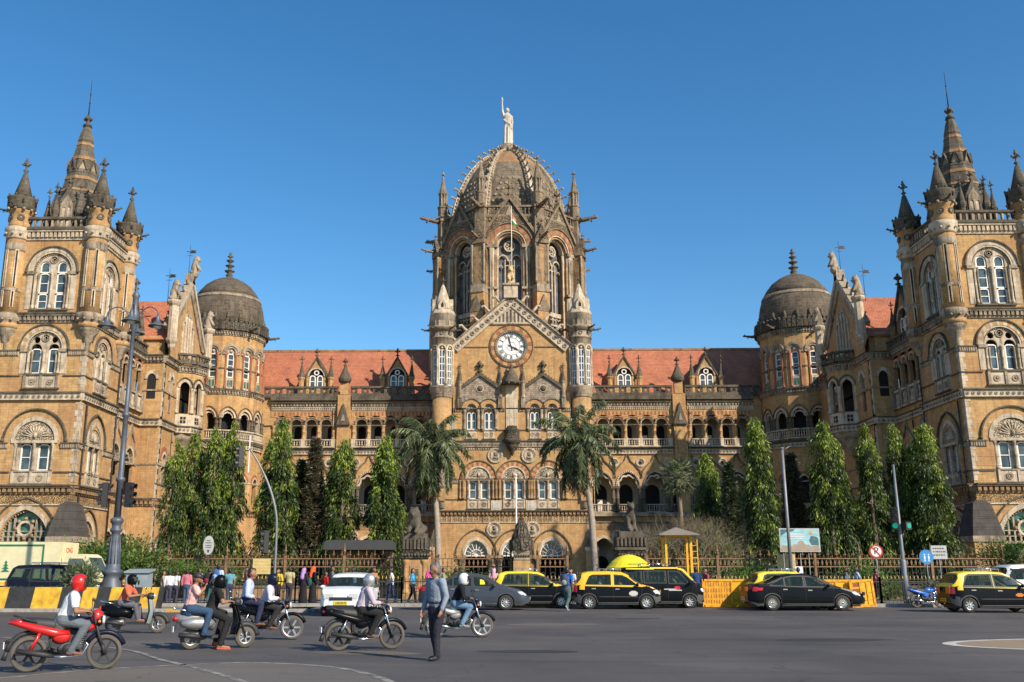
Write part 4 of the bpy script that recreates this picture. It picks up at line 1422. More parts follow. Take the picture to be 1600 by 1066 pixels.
# ================================================================== corner towers, wings and domed turrets, mirrored pair
big_bif = mk_bifora(z0=0, zs=3.05, rr=1.5, ro=1.95, tall=True, panel=0, kind='round', hood=True)
mid_bif = mk_bifora(z0=0, zs=1.95, rr=1.35, ro=1.85, alt='ochre', panel=1.0)
side_big = mk_bifora(z0=0, zs=3.05, rr=1.3, ro=1.7, tall=True, panel=0, lw=0.66, su=0.6)
side_mid = mk_bifora(z0=0, zs=1.95, rr=1.15, ro=1.55, alt='ochre', panel=1.0, lw=0.62, su=0.52)
big_lun = mk_lunette(1.5, 1.82, 2.32, 0, 2.25, kind='round', lw=0.82, su=0.67)
side_lun = mk_lunette(1.2, 1.48, 1.85, 0, 2.25, kind='point', lw=0.62, su=0.55)
def mk_ground_arch(r):
 def make():
  s, p = MB(), MB()
  s.arch(0, 0, r, r + 0.3, -0.3, 0.08, 'cream', 'point', n=18)
  s.arch(0, 0, r + 0.65, r + 0.75, -0.1, 0.14, 'grey', 'point', n=18)
  for q in arcpts(0, 0, r - 0.12, 'point', 28):
   s.ball((q[0], -0.12, q[1]), 0.07, 'cream_dirty', 5)
  s.ring(0, r * 0.5, 0.42, 0.6, -0.3, -0.12, 'cream', None, 12)
  for i in range(8):
   a = 2 * PI * i / 8
   s.ball((0.72 * math.cos(a), -0.18, r * 0.5 + 0.72 * math.sin(a)), 0.16, 'cream_dirty' if i % 2 else 'ochre_old', 6)
  for i in range(-4, 5):
   u = i * r / 4.6
   top = math.sqrt(max(0.05, r * r - u * u)) * 1.1
   if abs(u) > 0.7:
    s.box(u - 0.06, u + 0.06, -0.32, -0.16, 0, top, 'cream_dirty')
   else:
    s.box(u - 0.06, u + 0.06, -0.32, -0.16, 0, r * 0.5 - 0.55, 'cream_dirty')
  for z in (0.3, 0.7):
   s.box(-r * 0.95, r * 0.95, -0.3, -0.18, z, z + 0.07, 'cream_dirty')
  s.box(-r - 0.3, r + 0.3, -0.3, 0.15, -0.2, 0, 'cream_dirty')
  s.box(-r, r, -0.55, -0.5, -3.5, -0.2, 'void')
  for u in (-r - 0.1, 0, r + 0.1):
   s.box(u - 0.16, u + 0.16, -0.3, 0.05, -3.5, -0.2, 'cream_dirty')
  p.prism(arcpts(0, 0, r, 'point', 14), -0.5, -0.42, 'glass_green')
  return [('window', s), ('pane', p)]
 return make
GA_F, GA_S = mk_ground_arch(1.85), mk_ground_arch(1.3)
def tower_face(b, u0, u1, c, scale_holes):
 """masonry, bands and corner stones of one side of a corner tower, c = middle of the side"""
 rb, rm, rl, rg = scale_holes
 hs = [opening(c, 21.3, 24.35, rb, 'round', 14), opening(c, 16.2, 18.15, rm, 'round', 14),
  [(c - rl, 8.85), (c - rl, 11.1), *arcpts(c, 11.1, rl, 'round', 12)[1:-1], (c + rl, 11.1), (c + rl, 8.85)],
  opening(c, 0.2, 3.7, rg, 'point', 14)]
 b.wall([(u0, -0.2), (u0, 27.6), (u1, 27.6), (u1, -0.2)], hs, 0, 0.5, 'ochre')
 cornice(b, u0, u1, 26.9, 27.85, 0.4, 'cream', 'grey', 0.34)
 cornice(b, u0, u1, 20.2, 20.95, 0.4, 'cream_dirty', 'grey', 0.34)
 roundel_band(b, u0, u1, 14.2, 14.68, 0.16, 'cream', 0.42)
 cornice(b, u0, u1, 7.1, 7.8, 0.5, 'ochre_old', 'grey', 0.4)
 b.box(u0, u1, -0.02, 0.05, 6.4, 7.05, 'frieze')
 string(b, u0, u1, 6.3, 0.1, 0.1, 'cream')
 for a, e, z in ((u0, c - rm - 0.55, 17.85), (c + rm + 0.55, u1, 17.85), (u0, c - rl - 0.5, 10.75), (c + rl + 0.5, u1, 10.75)):
  if e > a:
   b.box(a, e, -0.02, 0.07, z - 0.25, z + 0.1, 'cream')
   dentils(b, a, e, z - 0.2, z + 0.05, 0.07, 0.14, 0.17, 'cream_dirty')
   b.box(a, e, -0.02, 0.18, z + 0.1, z + 0.2, 'grey')
 for z in (16.0, 8.7):
  b.box(u0, c - rm - 0.3, -0.02, 0.09, z, z + 0.09, 'grey')
  b.box(c + rm + 0.3, u1, -0.02, 0.09, z, z + 0.09, 'grey')
for S in (Matrix.Identity(4), MIR):          # built on the right, x > 0; mirrored for the left
 left = S[0][0] < 0
 # ---- corner tower, x 33..40, y 71..77.6
 fm, sm_ = S @ frame(0, 71), S @ frame(33, 71, 0, -90)
 # frame(-90): u runs towards -y, so on this side u = -(y - 71)
 b = MB(fm)
 tower_face(b, 33.0, 40.2, 36.25, (1.5, 1.35, 1.5, 1.85))
 quoins(b, 33.0, 8.0, 14.0, 1)
 quoins(b, 33.0, 14.9, 20.0, 1)
 quoins(b, 40.1, 8.0, 14.0, -1)
 quoins(b, 40.1, 14.9, 20.0, -1)
 b.box(40.2, 60, -1.2, -0.9, -0.2, 20.5, 'ochre')
 b.box(33.0, 40.2, -7.0, -6.9, 18, 27.6, 'ochre')
 b.box(40.15, 40.25, -6.9, 0, -0.2, 27.6, 'ochre')
 b.box(33.4, 39.8, -6.4, -0.8, 27.5, 27.6, 'grey')
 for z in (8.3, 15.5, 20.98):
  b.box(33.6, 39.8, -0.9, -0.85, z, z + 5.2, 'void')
 bpart('wall', b)
 b = MB(sm_)
 tower_face(b, -6.9, 0.0, -3.0, (1.3, 1.15, 1.2, 1.3))
 quoins(b, 0.0, 8.0, 14.0, -1)
 quoins(b, 0.0, 14.9, 20.0, -1)
 quoins(b, -6.9, 8.0, 14.0, 1)
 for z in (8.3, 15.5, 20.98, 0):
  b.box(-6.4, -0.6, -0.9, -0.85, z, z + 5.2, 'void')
 bpart('wall', b)
 place_window('bigbif', big_bif, fm @ Matrix.Translation((36.25, 0, 21.3)))
 place_window('midbif', mid_bif, fm @ Matrix.Translation((36.25, 0, 16.2)))
 place_window('biglun', big_lun, fm @ Matrix.Translation((36.25, 0, 8.85)))
 place_window('gaf', GA_F, fm @ Matrix.Translation((36.35, 0, 3.7)))
 place_window('sidebig', side_big, sm_ @ Matrix.Translation((-3.0, 0, 21.3)))
 place_window('sidemid', side_mid, sm_ @ Matrix.Translation((-3.0, 0, 16.2)))
 place_window('sidelun', side_lun, sm_ @ Matrix.Translation((-3.0, 0, 8.85)))
 place_window('gas', GA_S, sm_ @ Matrix.Translation((-3.0, 0, 3.7)))
 for q0, q1, fr_ in ((33.9, 38.5, fm), (-6.0, -0.9, sm_)):
  q = MB(fr_)
  n = int((q1 - q0) / 0.42)
  s_ = (q1 - q0) / n
  q.box(q0, q1, -0.2, 0.2, 27.85, 28.0, 'grey')
  q.box(q0, q1, -0.22, 0.22, 28.62, 28.8, 'grey')
  for i in range(n):
   q.box(q0 + s_ * i - 0.07, q0 + s_ * i + 0.07, -0.12, 0.12, 28.0, 28.62, 'cream_dirty')
   q.arch(q0 + s_ * (i + 0.5), 28.42, s_ * 0.36, s_ * 0.5, -0.1, 0.1, 'cream_dirty', n=6)
  bpart('balustrade', q)
 # ---- round corner turrets
 for i, (cx, cy) in enumerate(((33.05, 71.15), (39.35, 71.15), (33.05, 77.3), (39.35, 77.3))):
  t = MB(S @ Matrix.Translation((cx, cy, 0)))
  if i != 3:
   t.lathe([(0.02, 17.6), (0.22, 17.8), (0.2, 18.6), (0.38, 18.8), (0.42, 19.1), (0.72, 19.4), (0.8, 19.7), (0.82, 20.2), (0.95, 20.3), (1.02, 20.6), (1.0, 20.85), (0.82, 20.95)], 0, 0, 14, 'cream_dirty')
   t.lathe([(0.84, 19.75), (0.84, 20.15)], 0, 0, 14, 'ochre')
  t.lathe([(0.78, 20.9), (0.78, 26.9)], 0, 0, 16, 'ochre')
  t.lathe([(0.80, 22.6), (0.82, 22.65), (0.82, 22.85), (0.79, 22.9)], 0, 0, 16, 'cream_dirty')
  t.lathe([(0.80, 25.9), (0.83, 26.1), (0.83, 26.5), (0.79, 26.6)], 0, 0, 16, 'cream_dirty')
  t.lathe([(0.80, 26.9), (0.9, 27.0), (0.86, 27.2), (1.0, 27.5), (1.05, 27.8), (0.95, 27.9)], 0, 0, 16, 'cream')
  t.lathe([(0.88, 27.85), (0.82, 28.1), (0.80, 29.1), (0.95, 29.25), (0.92, 29.4)], 0, 0, 16, 'ochre')
  t.lathe([(0.92, 29.3), (1.08, 29.5), (1.1, 30.3), (1.14, 30.4), (1.0, 30.45), (0.72, 30.5)], 0, 0, 14, 'grey')
  t.lathe([(0.74, 30.45), (0.16, 32.6)], 0, 0, 12, 'grey')
  for k in range(10):
   a = R(36 * k)
   t.ball((1.04 * math.sin(a), 1.04 * math.cos(a), 29.35), 0.14, 'cream_dirty', 5)
   t.ball((1.0 * math.sin(a), 1.0 * math.cos(a), 27.3), 0.12, 'cream', 5)
   t.ball((1.08 * math.sin(a), 1.08 * math.cos(a), 30.5), 0.1, 'grey', 5, 1.4)
   t.ball((0.98 * math.sin(a), 0.98 * math.cos(a), 20.35), 0.12, 'cream_dirty', 5)
  for k in range(6):
   a = 60 * k + 30
   fr = MB(t.M @ Matrix.Rotation(R(a), 4, 'Z') @ Matrix.Translation((0, -0.77, 0)))
   fr.ring(0, 28.65, 0.14, 0.27, -0.05, 0.1, 'grey', None, 10)
   fr.ball((0, 0.0, 28.65), 0.13, 'cream_dirty', 6)
   for z0, z1 in ((23.0, 25.9), (20.98 + 0.4, 22.6)):
    fr.box(-0.06, 0.06, 0.0, 0.02, z0, z1, 'void')
    fr.box(-0.14, -0.06, -0.05, 0.06, z0 - 0.05, z1 + 0.1, 'cream')
    fr.box(0.06, 0.14, -0.05, 0.06, z0 - 0.05, z1 + 0.1, 'cream')
    fr.box(-0.06, 0.06, -0.05, 0.05, z1, z1 + 0.1, 'cream')
   fr.box(-0.07, 0.07, 0.3, 0.4, 29.8, 30.1, 'void')
   off = len(t.v)
   t.v += fr.v
   t.f += [tuple(j + off for j in f) for f in fr.f]
   t.m += [t.mi(fr.names[j]) for j in fr.m]
   t.sm += fr.sm
  finial(t, 0, 0, 32.5, 1.5, 'grey', 0.075)
  tu = bpart('turret', t)
  for a in ((0, -90) if i in (0, 2) else (0, 90)):
   gg = MB(S @ Matrix.Translation((cx, cy, 0)) @ Matrix.Rotation(R(a), 4, 'Z'))
   gargoyle(gg, 0, 0.85, 29.45, 0.95, 'grey')
   obj('gargoyle', gg, tu)
 # ---- spire
 sc_ = S @ Matrix.Translation((36.2, 74.3, 0))
 sp = MB(sc_)
 sp.lathe([(2.05, 27.6), (2.0, 30.0), (1.72, 31.3), (1.25, 33.6), (1.28, 33.7), (1.05, 34.6), (0.62, 36.7), (0.66, 36.8), (0.5, 37.5), (0.3, 38.1), (0.4, 38.2), (0.2, 38.3), (0.12, 38.8)], 0, 0, 8, 'grey', False)
 for z0, z1, r0, r1 in ((33.0, 33.3, 1.40, 1.34), (34.9, 35.2, 1.02, 0.96), (36.3, 36.55, 0.72, 0.67), (31.9, 32.1, 1.63, 1.59)):
  sp.lathe([(r0 + 0.02, z0), (r1 + 0.02, z1)], 0, 0, 8, 'dome_ochre', False, cap=False)
 for k in range(8):
  fr = MB(sc_ @ Matrix.Rotation(R(45 * k + 22.5), 4, 'Z'))
  fr.band([(-0.3, 33.9), (0, 34.75), (0.3, 33.9)], [(-0.4, 33.9), (0, 34.95), (0.4, 33.9)], 0.8, 1.25, 'grey')
  fr.prism([(-0.3, 33.9), (0, 34.7), (0.3, 33.9)], 0.8, 1.12, 'cream_dirty')
  off = len(sp.v)
  sp.v += fr.v
  sp.f += [tuple(j + off for j in f) for f in fr.f]
  sp.m += [sp.mi(fr.names[j]) for j in fr.m]
  sp.sm += fr.sm
 spo = bpart('spire', sp)
 for k in range(4):
  fr = MB(sc_ @ Matrix.Rotation(R(90 * k), 4, 'Z'))
  fr.box(-0.62, 0.62, 1.0, 2.15, 27.6, 30.6, 'grey')
  fr.prism([(-0.62, 30.6), (0, 31.9), (0.62, 30.6)], 0.6, 2.2, 'grey')
  fr.wall([(-0.5, 28.2), (-0.5, 30.4), (0, 31.2), (0.5, 30.4), (0.5, 28.2)], [opening(sg * 0.22, 28.4, 30.0, 0.15, 'round', 6) for sg in (-1, 1)], 2.24, 0.06, 'cream_dirty')
  fr.box(-0.4, 0.4, 2.15, 2.18, 28.4, 30.4, 'cream')
  finial(fr, 0, 2.0, 31.8, 0.9, 'grey', 0.06)
  obj('lucarne', fr, spo)
  for sg in (-1, 1):
   pn = MB(sc_ @ Matrix.Rotation(R(90 * k), 4, 'Z'))
   pinnacle(pn, sg * 0.95, 2.1, 27.6, 32.3, 0.24, 'grey', 'grey')
   obj('pinnacle', pn, spo)
 fr = MB(sc_)
 finial(fr, 0, 0, 38.1, 1.2, 'grey', 0.12)
 fr.tube([(0, 0, 38.9), (0, 0, 42.5)], [0.06, 0.02], 'iron', 5)
 for z in (39.6, 40.4, 41.2):
  fr.ball((0, 0, z), 0.075, 'iron', 6)
 obj('finial', fr, spo)
 # ---- pyramid buttress at the foot of the corner
 pb = MB(S @ Matrix.Translation((32.75, 70.4, 0)))
 pb.box(-1.05, 1.05, -1.05, 1.05, -0.2, 3.6, 'ochre')
 pb.box(-1.15, 1.15, -1.15, 1.15, 3.6, 4.0, 'cream_dirty')
 for (r0, z0, r1, z1) in ((1.1, 4.0, 0.98, 4.6), (1.0, 4.6, 0.86, 5.2), (0.88, 5.2, 0.72, 5.8), (0.74, 5.8, 0.6, 6.3), (0.6, 6.3, 0.3, 6.5)):
  pb.lathe([(r0 * 1.414, z0), (r1 * 1.414, z1)], 0, 0, 4, 'slate', False, 45, 405)
 for z in (-0.25, 0.45):
  pb.prism([(z - 0.3, 3.95), (z + 0.05 * 0, 4.0)] + [(z + 0.3, 3.95)], 1.15, 1.16, 'cream_dirty')
 bpart('buttress', pb)
 # ---- recessed arcade wall, x = 33.4, y 77.6..84.2
 am = S @ frame(33.5, 77.6, 0, -90)      # u from 0 (tower) to -6.6 (bay)
 b = MB(am)
 ac = [-0.95, -2.5, -4.05, -5.6]
 hs = [opening(u, 15.3, 19.05, 0.62, 'round', 10) for u in ac] + [opening(u, 7.9, 10.6, 1.1, 'point', 12) for u in (-1.75, -4.9)] + [opening(u, 0, 3.4, 1.1, 'point', 12) for u in (-1.75, -4.9)]
 b.wall([(-6.7, -0.2), (-6.7, 20.3), (0.3, 20.3), (0.3, -0.2)], hs, 0, 0.25, 'ochre', 'ochre_old')
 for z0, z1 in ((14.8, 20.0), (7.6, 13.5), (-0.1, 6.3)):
  b.box(-6.7, 0.3, -2.2, -2.1, z0, z1, 'void')  # back wall coloured near black, standing in for the shade inside the arcade
  b.box(-6.7, 0.3, -2.1, -0.52, z0, z0 + 0.1, 'cream_dirty')
  b.box(-6.8, -6.7, -2.1, -0.52, z0, z1, 'ochre_old')
  b.box(-6.7, 0.3, -2.1, -0.52, z1, z1 + 0.1, 'ochre_old')
 for u in ac:
  b.arch(u, 19.05, 0.5, 0.62, -0.4, 0.08, 'cream', n=10)
  b.arch(u, 19.05, 0.62, 0.92, -0.1, 0.05, 'red', 'round', 'ochre', n=12)
 for u in (-0.17, -1.72, -3.27, -4.83, -6.4):
  column(b, u, 0.0, 17.0, 19.0, 0.14, 'ochre_old', 8)
  b.box(u - 0.24, u + 0.24, -0.2, 0.35, 15.3, 17.0, 'cream_dirty')
 cornice(b, -6.7, 0.3, 20.0, 20.6, 0.4, 'cream_dirty', 'grey', 0.34)
 b.box(-6.7, 0.3, 0, 0.05, 19.75, 20.0, 'red')
 roundel_band(b, -6.7, 0.3, 14.2, 14.68, 0.16, 'cream', 0.42)
 cornice(b, -6.7, 0.3, 7.1, 7.8, 0.4, 'ochre_old', 'grey', 0.4)
 string(b, -6.7, 0.3, 10.6, 0.1, 0.15, 'cream_dirty')
 for u in (-1.75, -4.9):
  b.arch(u, 10.6, 1.1, 1.3, -0.2, 0.1, 'cream', 'point', n=14)
  b.arch(u, 10.6, 0.85, 1.1, -0.5, -0.2, 'cream_dirty', 'cusp', n=20)
  for sg in (-1, 1):
   b.band([(u + sg * 1.4, 11.4), (u + sg * 1.0, 12.5), (u + sg * 0.3, 13.2), (u, 14.0)], [(u + sg * 1.52, 11.5), (u + sg * 1.12, 12.6), (u + sg * 0.4, 13.35), (u, 14.15)], -0.05, 0.15, 'cream_dirty')
  b.arch(u, 3.4, 1.1, 1.35, -0.2, 0.1, 'cream', 'point', n=14)
 bpart('wall', b)
 q = MB(am)
 for i in range(4):
  a = (-0.17, -1.72, -3.27, -4.83, -6.4)
  baluster_row(q, a[i + 1] + 0.25, a[i] - 0.25, 15.3, 16.9, 0.15, 0.26, 'cream', 0.12)
 bpart('balustrade', q)
 q = MB(am)
 pierced(q, -6.6, 0.0, 20.6, 21.5, 0.2, 0.55, 'grey')
 bpart('parapet', q)
 # wing roof behind, ridge along y
 rf = MB(S)
 rf.add([(34.3, -77.8, 20.5), (34.3, -99, 20.5), (38.6, -99, 27.6), (38.6, -77.8, 27.6), (43, -77.8, 20.5), (43, -99, 20.5)], [(0, 1, 2, 3), (3, 2, 5, 4)], 'tile')
 rf.box(33.6, 34.6, -99, -77.5, 20.2, 20.45, 'grey')
 bpart('roof', rf)
 d_ = MB(S @ frame(34.2, 82.6, 0, -90))
 d_.wall([(-1.5, 20.6), (-1.5, 23.5), (0, 26.0), (1.5, 23.5), (1.5, 20.6)], [opening(0, 21.5, 23.2, 0.95, 'round', 10)], 0, 0.3, 'ochre_old')
 d_.band([(-1.7, 23.2), (0, 25.9), (1.7, 23.2)], [(-1.75, 23.5), (0, 26.3), (1.75, 23.5)], -3.0, 0.2, 'grey')
 d_.prism(opening(0, 21.5, 23.2, 0.95, 'round', 10), -0.32, -0.3, 'void')
 d_.arch(0, 23.2, 0.95, 1.2, -0.1, 0.1, 'cream', n=12)
 d_.box(-1.5, -1.4, -3, 0, 20.6, 23.5, 'ochre_old')
 d_.box(1.4, 1.5, -3, 0, 20.6, 23.5, 'ochre_old')
 finial(d_, 0, 0.1, 26.1, 1.3, 'grey', 0.1)
 dor = bpart('dormer', d_)
 w = MB(S @ frame(34.2, 82.6, 0, -90))
 for sg in (-1, 1):
  p = MB(w.M)
  sash(w, p, sg * 0.46, 21.5, 23.4, 0.8, d=-0.12, bars=(0.55,), t=0.12)
  obj('pane', p, dor)
 obj('window', w, dor)
 for sg in (-1, 1):
  pn = MB(S @ frame(34.2, 82.6, 0, -90))
  pinnacle(pn, sg * 2.0, 0.1, 20.6, 25.4, 0.28, 'grey', 'ochre_old')
  obj('pinnacle', pn, dor)
 # ---- gabled bay, x = 31.6, y 84.2..95.6
 gm = S @ frame(31.6, 90.0, 0, -90)      # u = 90 - y, from 5.8 to -5.6
 b = MB(gm)
 hs = [opening(u, 21.6, 24.6 + (0.9 if abs(u) < 1 else 0), 0.24, 'point', 8) for u in (-1.15, -0.4, 0.4, 1.15)]
 hs += [opening(u, 15.6, 18.5, 0.45, 'point', 8) for u in (3.6, -3.6)] + [opening(u, 8.9, 11.2, 0.5, 'point', 8) for u in (4.1, -4.1)]
 hs += [opening(u, 0.6, 3.0, 0.75, 'point', 10) for u in (3.9, 0.9, -2.4)]
 b.wall([(-5.6, -0.2), (-5.6, 20.2), (-4.9, 20.2), (-4.9, 23.4), (0, 28.9), (4.9, 23.4), (4.9, 20.2), (5.8, 20.2), (5.8, -0.2)], hs, 0, 0.35, 'ochre', 'cream')
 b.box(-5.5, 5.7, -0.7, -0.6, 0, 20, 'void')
 b.box(-2, 2, -0.5, -0.36, 21, 26.5, 'cream_dirty')
 for u in (-1.15, -0.4, 0.4, 1.15):
  b.arch(u, 24.6 + (0.9 if abs(u) < 1 else 0), 0.24, 0.38, -0.1, 0.1, 'cream', 'point', n=8)
 for u in (-1.52, -0.77, 0, 0.77, 1.52):
  column(b, u, 0.05, 21.6, 24.6 + (0.9 if abs(u) < 0.8 else 0.0), 0.11, 'cream', 7)
 for u in (3.6, -3.6):
  b.arch(u, 18.5, 0.45, 0.8, -0.1, 0.1, 'cream', 'point', n=10)
  column(b, u, 0.0, 15.6, 17.4, 0.08, 'red', 6)
  b.box(u - 0.45, u + 0.45, -0.3, 0.0, 17.3, 17.6, 'cream')
 for u in (4.1, -4.1):
  b.arch(u, 11.2, 0.5, 0.72, -0.1, 0.08, 'cream', 'point', n=10)
  b.arch(u, 11.2, 0.72, 1.05, -0.1, 0.05, 'red', 'point', n=10)
 for u in (3.9, 0.9, -2.4):
  b.arch(u, 3.0, 0.75, 1.1, -0.1, 0.1, 'cream', 'point', n=12)
  b.arch(u, 3.0, 1.3, 1.4, -0.1, 0.14, 'grey', 'point', n=12)
  b.prism([(u - 0.7, 1.0), *arcpts(u, 3.0, 0.7, 'point', 8), (u + 0.7, 1.0)], -0.35, -0.3, 'carved')
 for sg in (-1, 1):
  # pale raking coping
  b.band([(sg * 5.15, 23.2), (0, 28.95)], [(sg * 5.5, 23.45), (0, 29.6)], -0.5, 0.3, 'cream')
  b.band([(sg * 4.3, 23.2), (0, 28.0)], [(sg * 5.15, 23.2), (0, 28.95)], -0.1, 0.16, 'cream_dirty')
  for i in range(6):
   t_ = (i + 0.4) / 6.2
   crocket(b, sg * 5.4 * (1 - t_), -0.1, 23.5 + 6.0 * t_, 0.55, sg * 0.8, 'cream_dirty')
 b.box(-0.4, 0.4, -0.5, 0.3, 29.0, 30.0, 'cream_dirty')
 cornice(b, -5.6, 5.8, 19.9, 20.6, 0.45, 'cream_dirty', 'grey', 0.34)
 roundel_band(b, -5.6, 5.8, 14.2, 14.68, 0.16, 'cream', 0.42)
 cornice(b, -5.6, 5.8, 7.1, 7.8, 0.4, 'ochre_old', 'grey', 0.4)
 string(b, -5.6, 5.8, 17.3, 0.1, 0.2, 'cream_dirty')
 string(b, -5.6, 5.8, 10.7, 0.1, 0.2, 'cream_dirty')
 string(b, -5.6, 5.8, 9.0, 0.08, 0.1)
 for u in (5.8, -5.6):
  quoins(b, u, 0, 14, -1 if u > 0 else 1)
  quoins(b, u, 15, 19.8, -1 if u > 0 else 1)
 # the short return facing the road
 b.M = S @ frame(31.6, 84.2)
 b.box(0.0, 2.0, -0.6, -0.003, -0.2, 20.2, 'ochre')
 b.box(0.9, 4.9, -1.5, -0.85, 20.2, 22.6, 'ochre')
 cornice(b, 0, 2.0, 19.9, 20.6, 0.45, 'cream_dirty', 'grey', 0.34)
 roundel_band(b, 0, 2.0, 14.2, 14.68, 0.16, 'cream', 0.42)
 cornice(b, 0, 2.0, 7.1, 7.8, 0.4, 'ochre_old', 'grey', 0.4)
 b.arch(1.0, 18.4, 0.4, 0.65, 0, 0.1, 'cream', 'point', n=8)
 b.prism(opening(1.0, 16.6, 18.4, 0.4, 'point', 8), -0.0, 0.01, 'void')
 string(b, 0, 2.0, 17.3, 0.08, 0.15, 'cream_dirty')
 string(b, 0, 2.0, 10.7, 0.08, 0.15, 'cream_dirty')
 bpart('wall', b)
 # roof of the gabled bay
 rf = MB(gm)
 rf.add([(-5.2, -0.1, 22.2), (0, -0.1, 27.3), (5.2, -0.1, 22.2), (-5.2, -7.5, 22.2), (0, -7.5, 27.3), (5.2, -7.5, 22.2)], [(0, 1, 4, 3), (1, 2, 5, 4)], 'tile')
 rf.box(-4.9, 4.9, -7.0, -0.4, 20.2, 22.4, 'ochre_old')
 bpart('roof', rf)
 # piers of the gable with corbelled feet
 for u in (5.3, -5.6):
  t = MB(gm)
  t.lathe([(0.05, 21.0), (0.16, 21.2), (0.3, 21.4), (0.36, 21.7), (0.55, 22.0), (0.6, 22.2), (0.45, 22.3), (0.45, 24.3), (0.42, 25.3), (0.58, 25.5), (0.66, 25.7), (0.62, 25.85)], u, 0.35, 8, 'cream', False)
  bpart('gable_pier', t)
 # many-sided oriel with open arches, a pierced balcony above
 ob = MB(gm)
 fac = []
 for k, a in enumerate((-60, -20, 20, 60) if False else (-67.5, -22.5, 22.5, 67.5)):
  M = gm @ Matrix.Rotation(R(a), 4, 'Z') @ Matrix.Translation((0, -1.75, 0)) if True else gm
  w = 1.75 * math.tan(R(22.5))
  ob.M = M
  ob.wall([(-w, 14.0), (-w, 20.2), (w, 20.2), (w, 14.0)], [opening(0, 15.9, 18.4, 0.42, 'point', 10)], 0, 0.3, 'ochre', 'cream')
  ob.arch(0, 18.4, 0.42, 0.62, -0.1, 0.1, 'cream', 'point', n=10)
  ob.arch(0, 18.4, 0.72, 0.8, -0.1, 0.12, 'grey', 'point', n=10)
  ob.box(-w, w, -0.02, 0.06, 14.75, 15.85, 'cream')
  ob.box(-0.25, 0.25, 0.06, 0.09, 15.0, 15.6, 'void')
  ob.box(-0.03, 0.03, 0.09, 0.11, 15.0, 15.6, 'cream')
  ob.box(-0.25, 0.25, 0.09, 0.11, 15.27, 15.33, 'cream')
  for sg in (-1, 1):
   column(ob, sg * (w - 0.06), 0.0, 15.9, 18.3, 0.13, 'cream', 8)
  roundel_band(ob, -w - 0.02, w + 0.02, 14.15, 14.65, 0.1, 'cream', 0.36)
  cornice(ob, -w - 0.05, w + 0.05, 19.8, 20.5, 0.35, 'cream_dirty', 'grey', 0.3, 0.1)
  pierced(ob, -w - 0.1, w + 0.1, 20.6, 21.6, 0.3, 0.42, 'grey')
 ob.M = gm
 ob.lathe([(0.1, 11.8), (0.5, 12.2), (0.9, 12.8), (1.4, 13.5), (1.85, 14.1)], 0, 0, 16, 'cream_dirty')
 ob.lathe([(2.2, 20.5), (0.01, 20.55)], 0, 0, 16, 'grey')
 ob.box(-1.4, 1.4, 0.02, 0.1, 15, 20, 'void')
 bpart('oriel', ob)
 # link wall to the domed turret
 b = MB(S @ frame(32.2, 98.0, 0, -90))
 b.box(-3.5, 3.5, -1, 0, -0.2, 20.3, 'ochre')
 cornice(b, -3.5, 3.5, 19.9, 20.6, 0.3, 'cream_dirty', 'grey', 0.34)
 roundel_band(b, -3.5, 3.5, 14.2, 14.68, 0.12, 'cream', 0.42)
 bpart('wall', b)
 # ---- domed turret about (31.9, 104)
 dm = S @ Matrix.Translation((31.9, 104, 0))
 b = MB(dm)
 NF = 14
 ST = 360.0 / NF
 for k in range(NF):
  a = -ST * k
  vis = -200 < a < 0 or True
  for rad, z0, z1, hs, kind in ((4.45, -0.2, 14.2, 'low', None), (4.4, 14.2, 20.2, 'mid', None), (4.2, 20.2, 26.9, 'top', None)):
   w = rad * math.tan(R(ST / 2)) + 0.005
   b.M = dm @ Matrix.Rotation(R(a), 4, 'Z') @ Matrix.Translation((0, -rad, 0))
   if hs == 'low':
    b.wall([(-w, z0), (-w, z1), (w, z1), (w, z0)], [opening(0, 8.4, 10.6, 0.45, 'point', 8), opening(0, 0.6, 3.0, 0.55, 'point', 8)], 0, 0.4, 'ochre')
    b.arch(0, 10.6, 0.45, 0.6, -0.1, 0.08, 'cream', 'point', n=8)
    b.arch(0, 10.6, 0.6, 0.85, -0.1, 0.04, 'red', 'point', n=8)
    b.arch(0, 3.0, 0.55, 0.8, -0.1, 0.08, 'cream', 'point', n=8)
    cornice(b, -w, w, 7.1, 7.7, 0.3, 'ochre_old', 'grey', 0.4, 0.05)
    roundel_band(b, -w - 0.03, w + 0.03, 14.15, 14.6, 0.12, 'cream', 0.42)
    string(b, -w, w, 10.5, 0.06, 0.15, 'cream_dirty')
   elif hs == 'mid':
    b.wall([(-w, z0), (-w, z1), (w, z1), (w, z0)], [opening(0, 15.1, 17.35, 0.66, 'point', 10)], 0, 0.5, 'ochre', 'cream')
    b.arch(0, 17.35, 0.5, 0.66, -0.35, -0.12, 'cream', 'cusp', n=16)
    b.arch(0, 17.35, 0.66, 0.8, -0.1, 0.06, 'cream', 'point', n=10)
    b.arch(0, 17.35, 0.93, 1.0, -0.1, 0.1, 'grey', 'point', n=10)
    for sg in (-1, 1):
     column(b, sg * (w - 0.17), 0.1, 16.1, 17.3, 0.14, 'grey', 7)
    b.box(-w, w, -0.4, 0.2, 17.1, 17.35, 'cream_dirty')if False else None
    baluster_row(b, -w, w, 15.0, 16.05, 0.1, 0.26, 'cream', 0.14)
    b.box(-w, w, -0.1, 0.35, 14.75, 15.0, 'grey')
    cornice(b, -w - 0.03, w + 0.03, 19.8, 20.4, 0.35, 'cream_dirty', 'grey', 0.3, 0.05)
   else:
    b.wall([(-w, z0), (-w, z1), (w, z1), (w, z0)], [opening(0, 21.7, 24.6, 0.36, 'round', 8)], 0, 0.35, 'ochre', 'cream')
    b.arch(0, 24.5, 0.42, 0.62, -0.1, 0.1, 'cream_dirty', n=10)
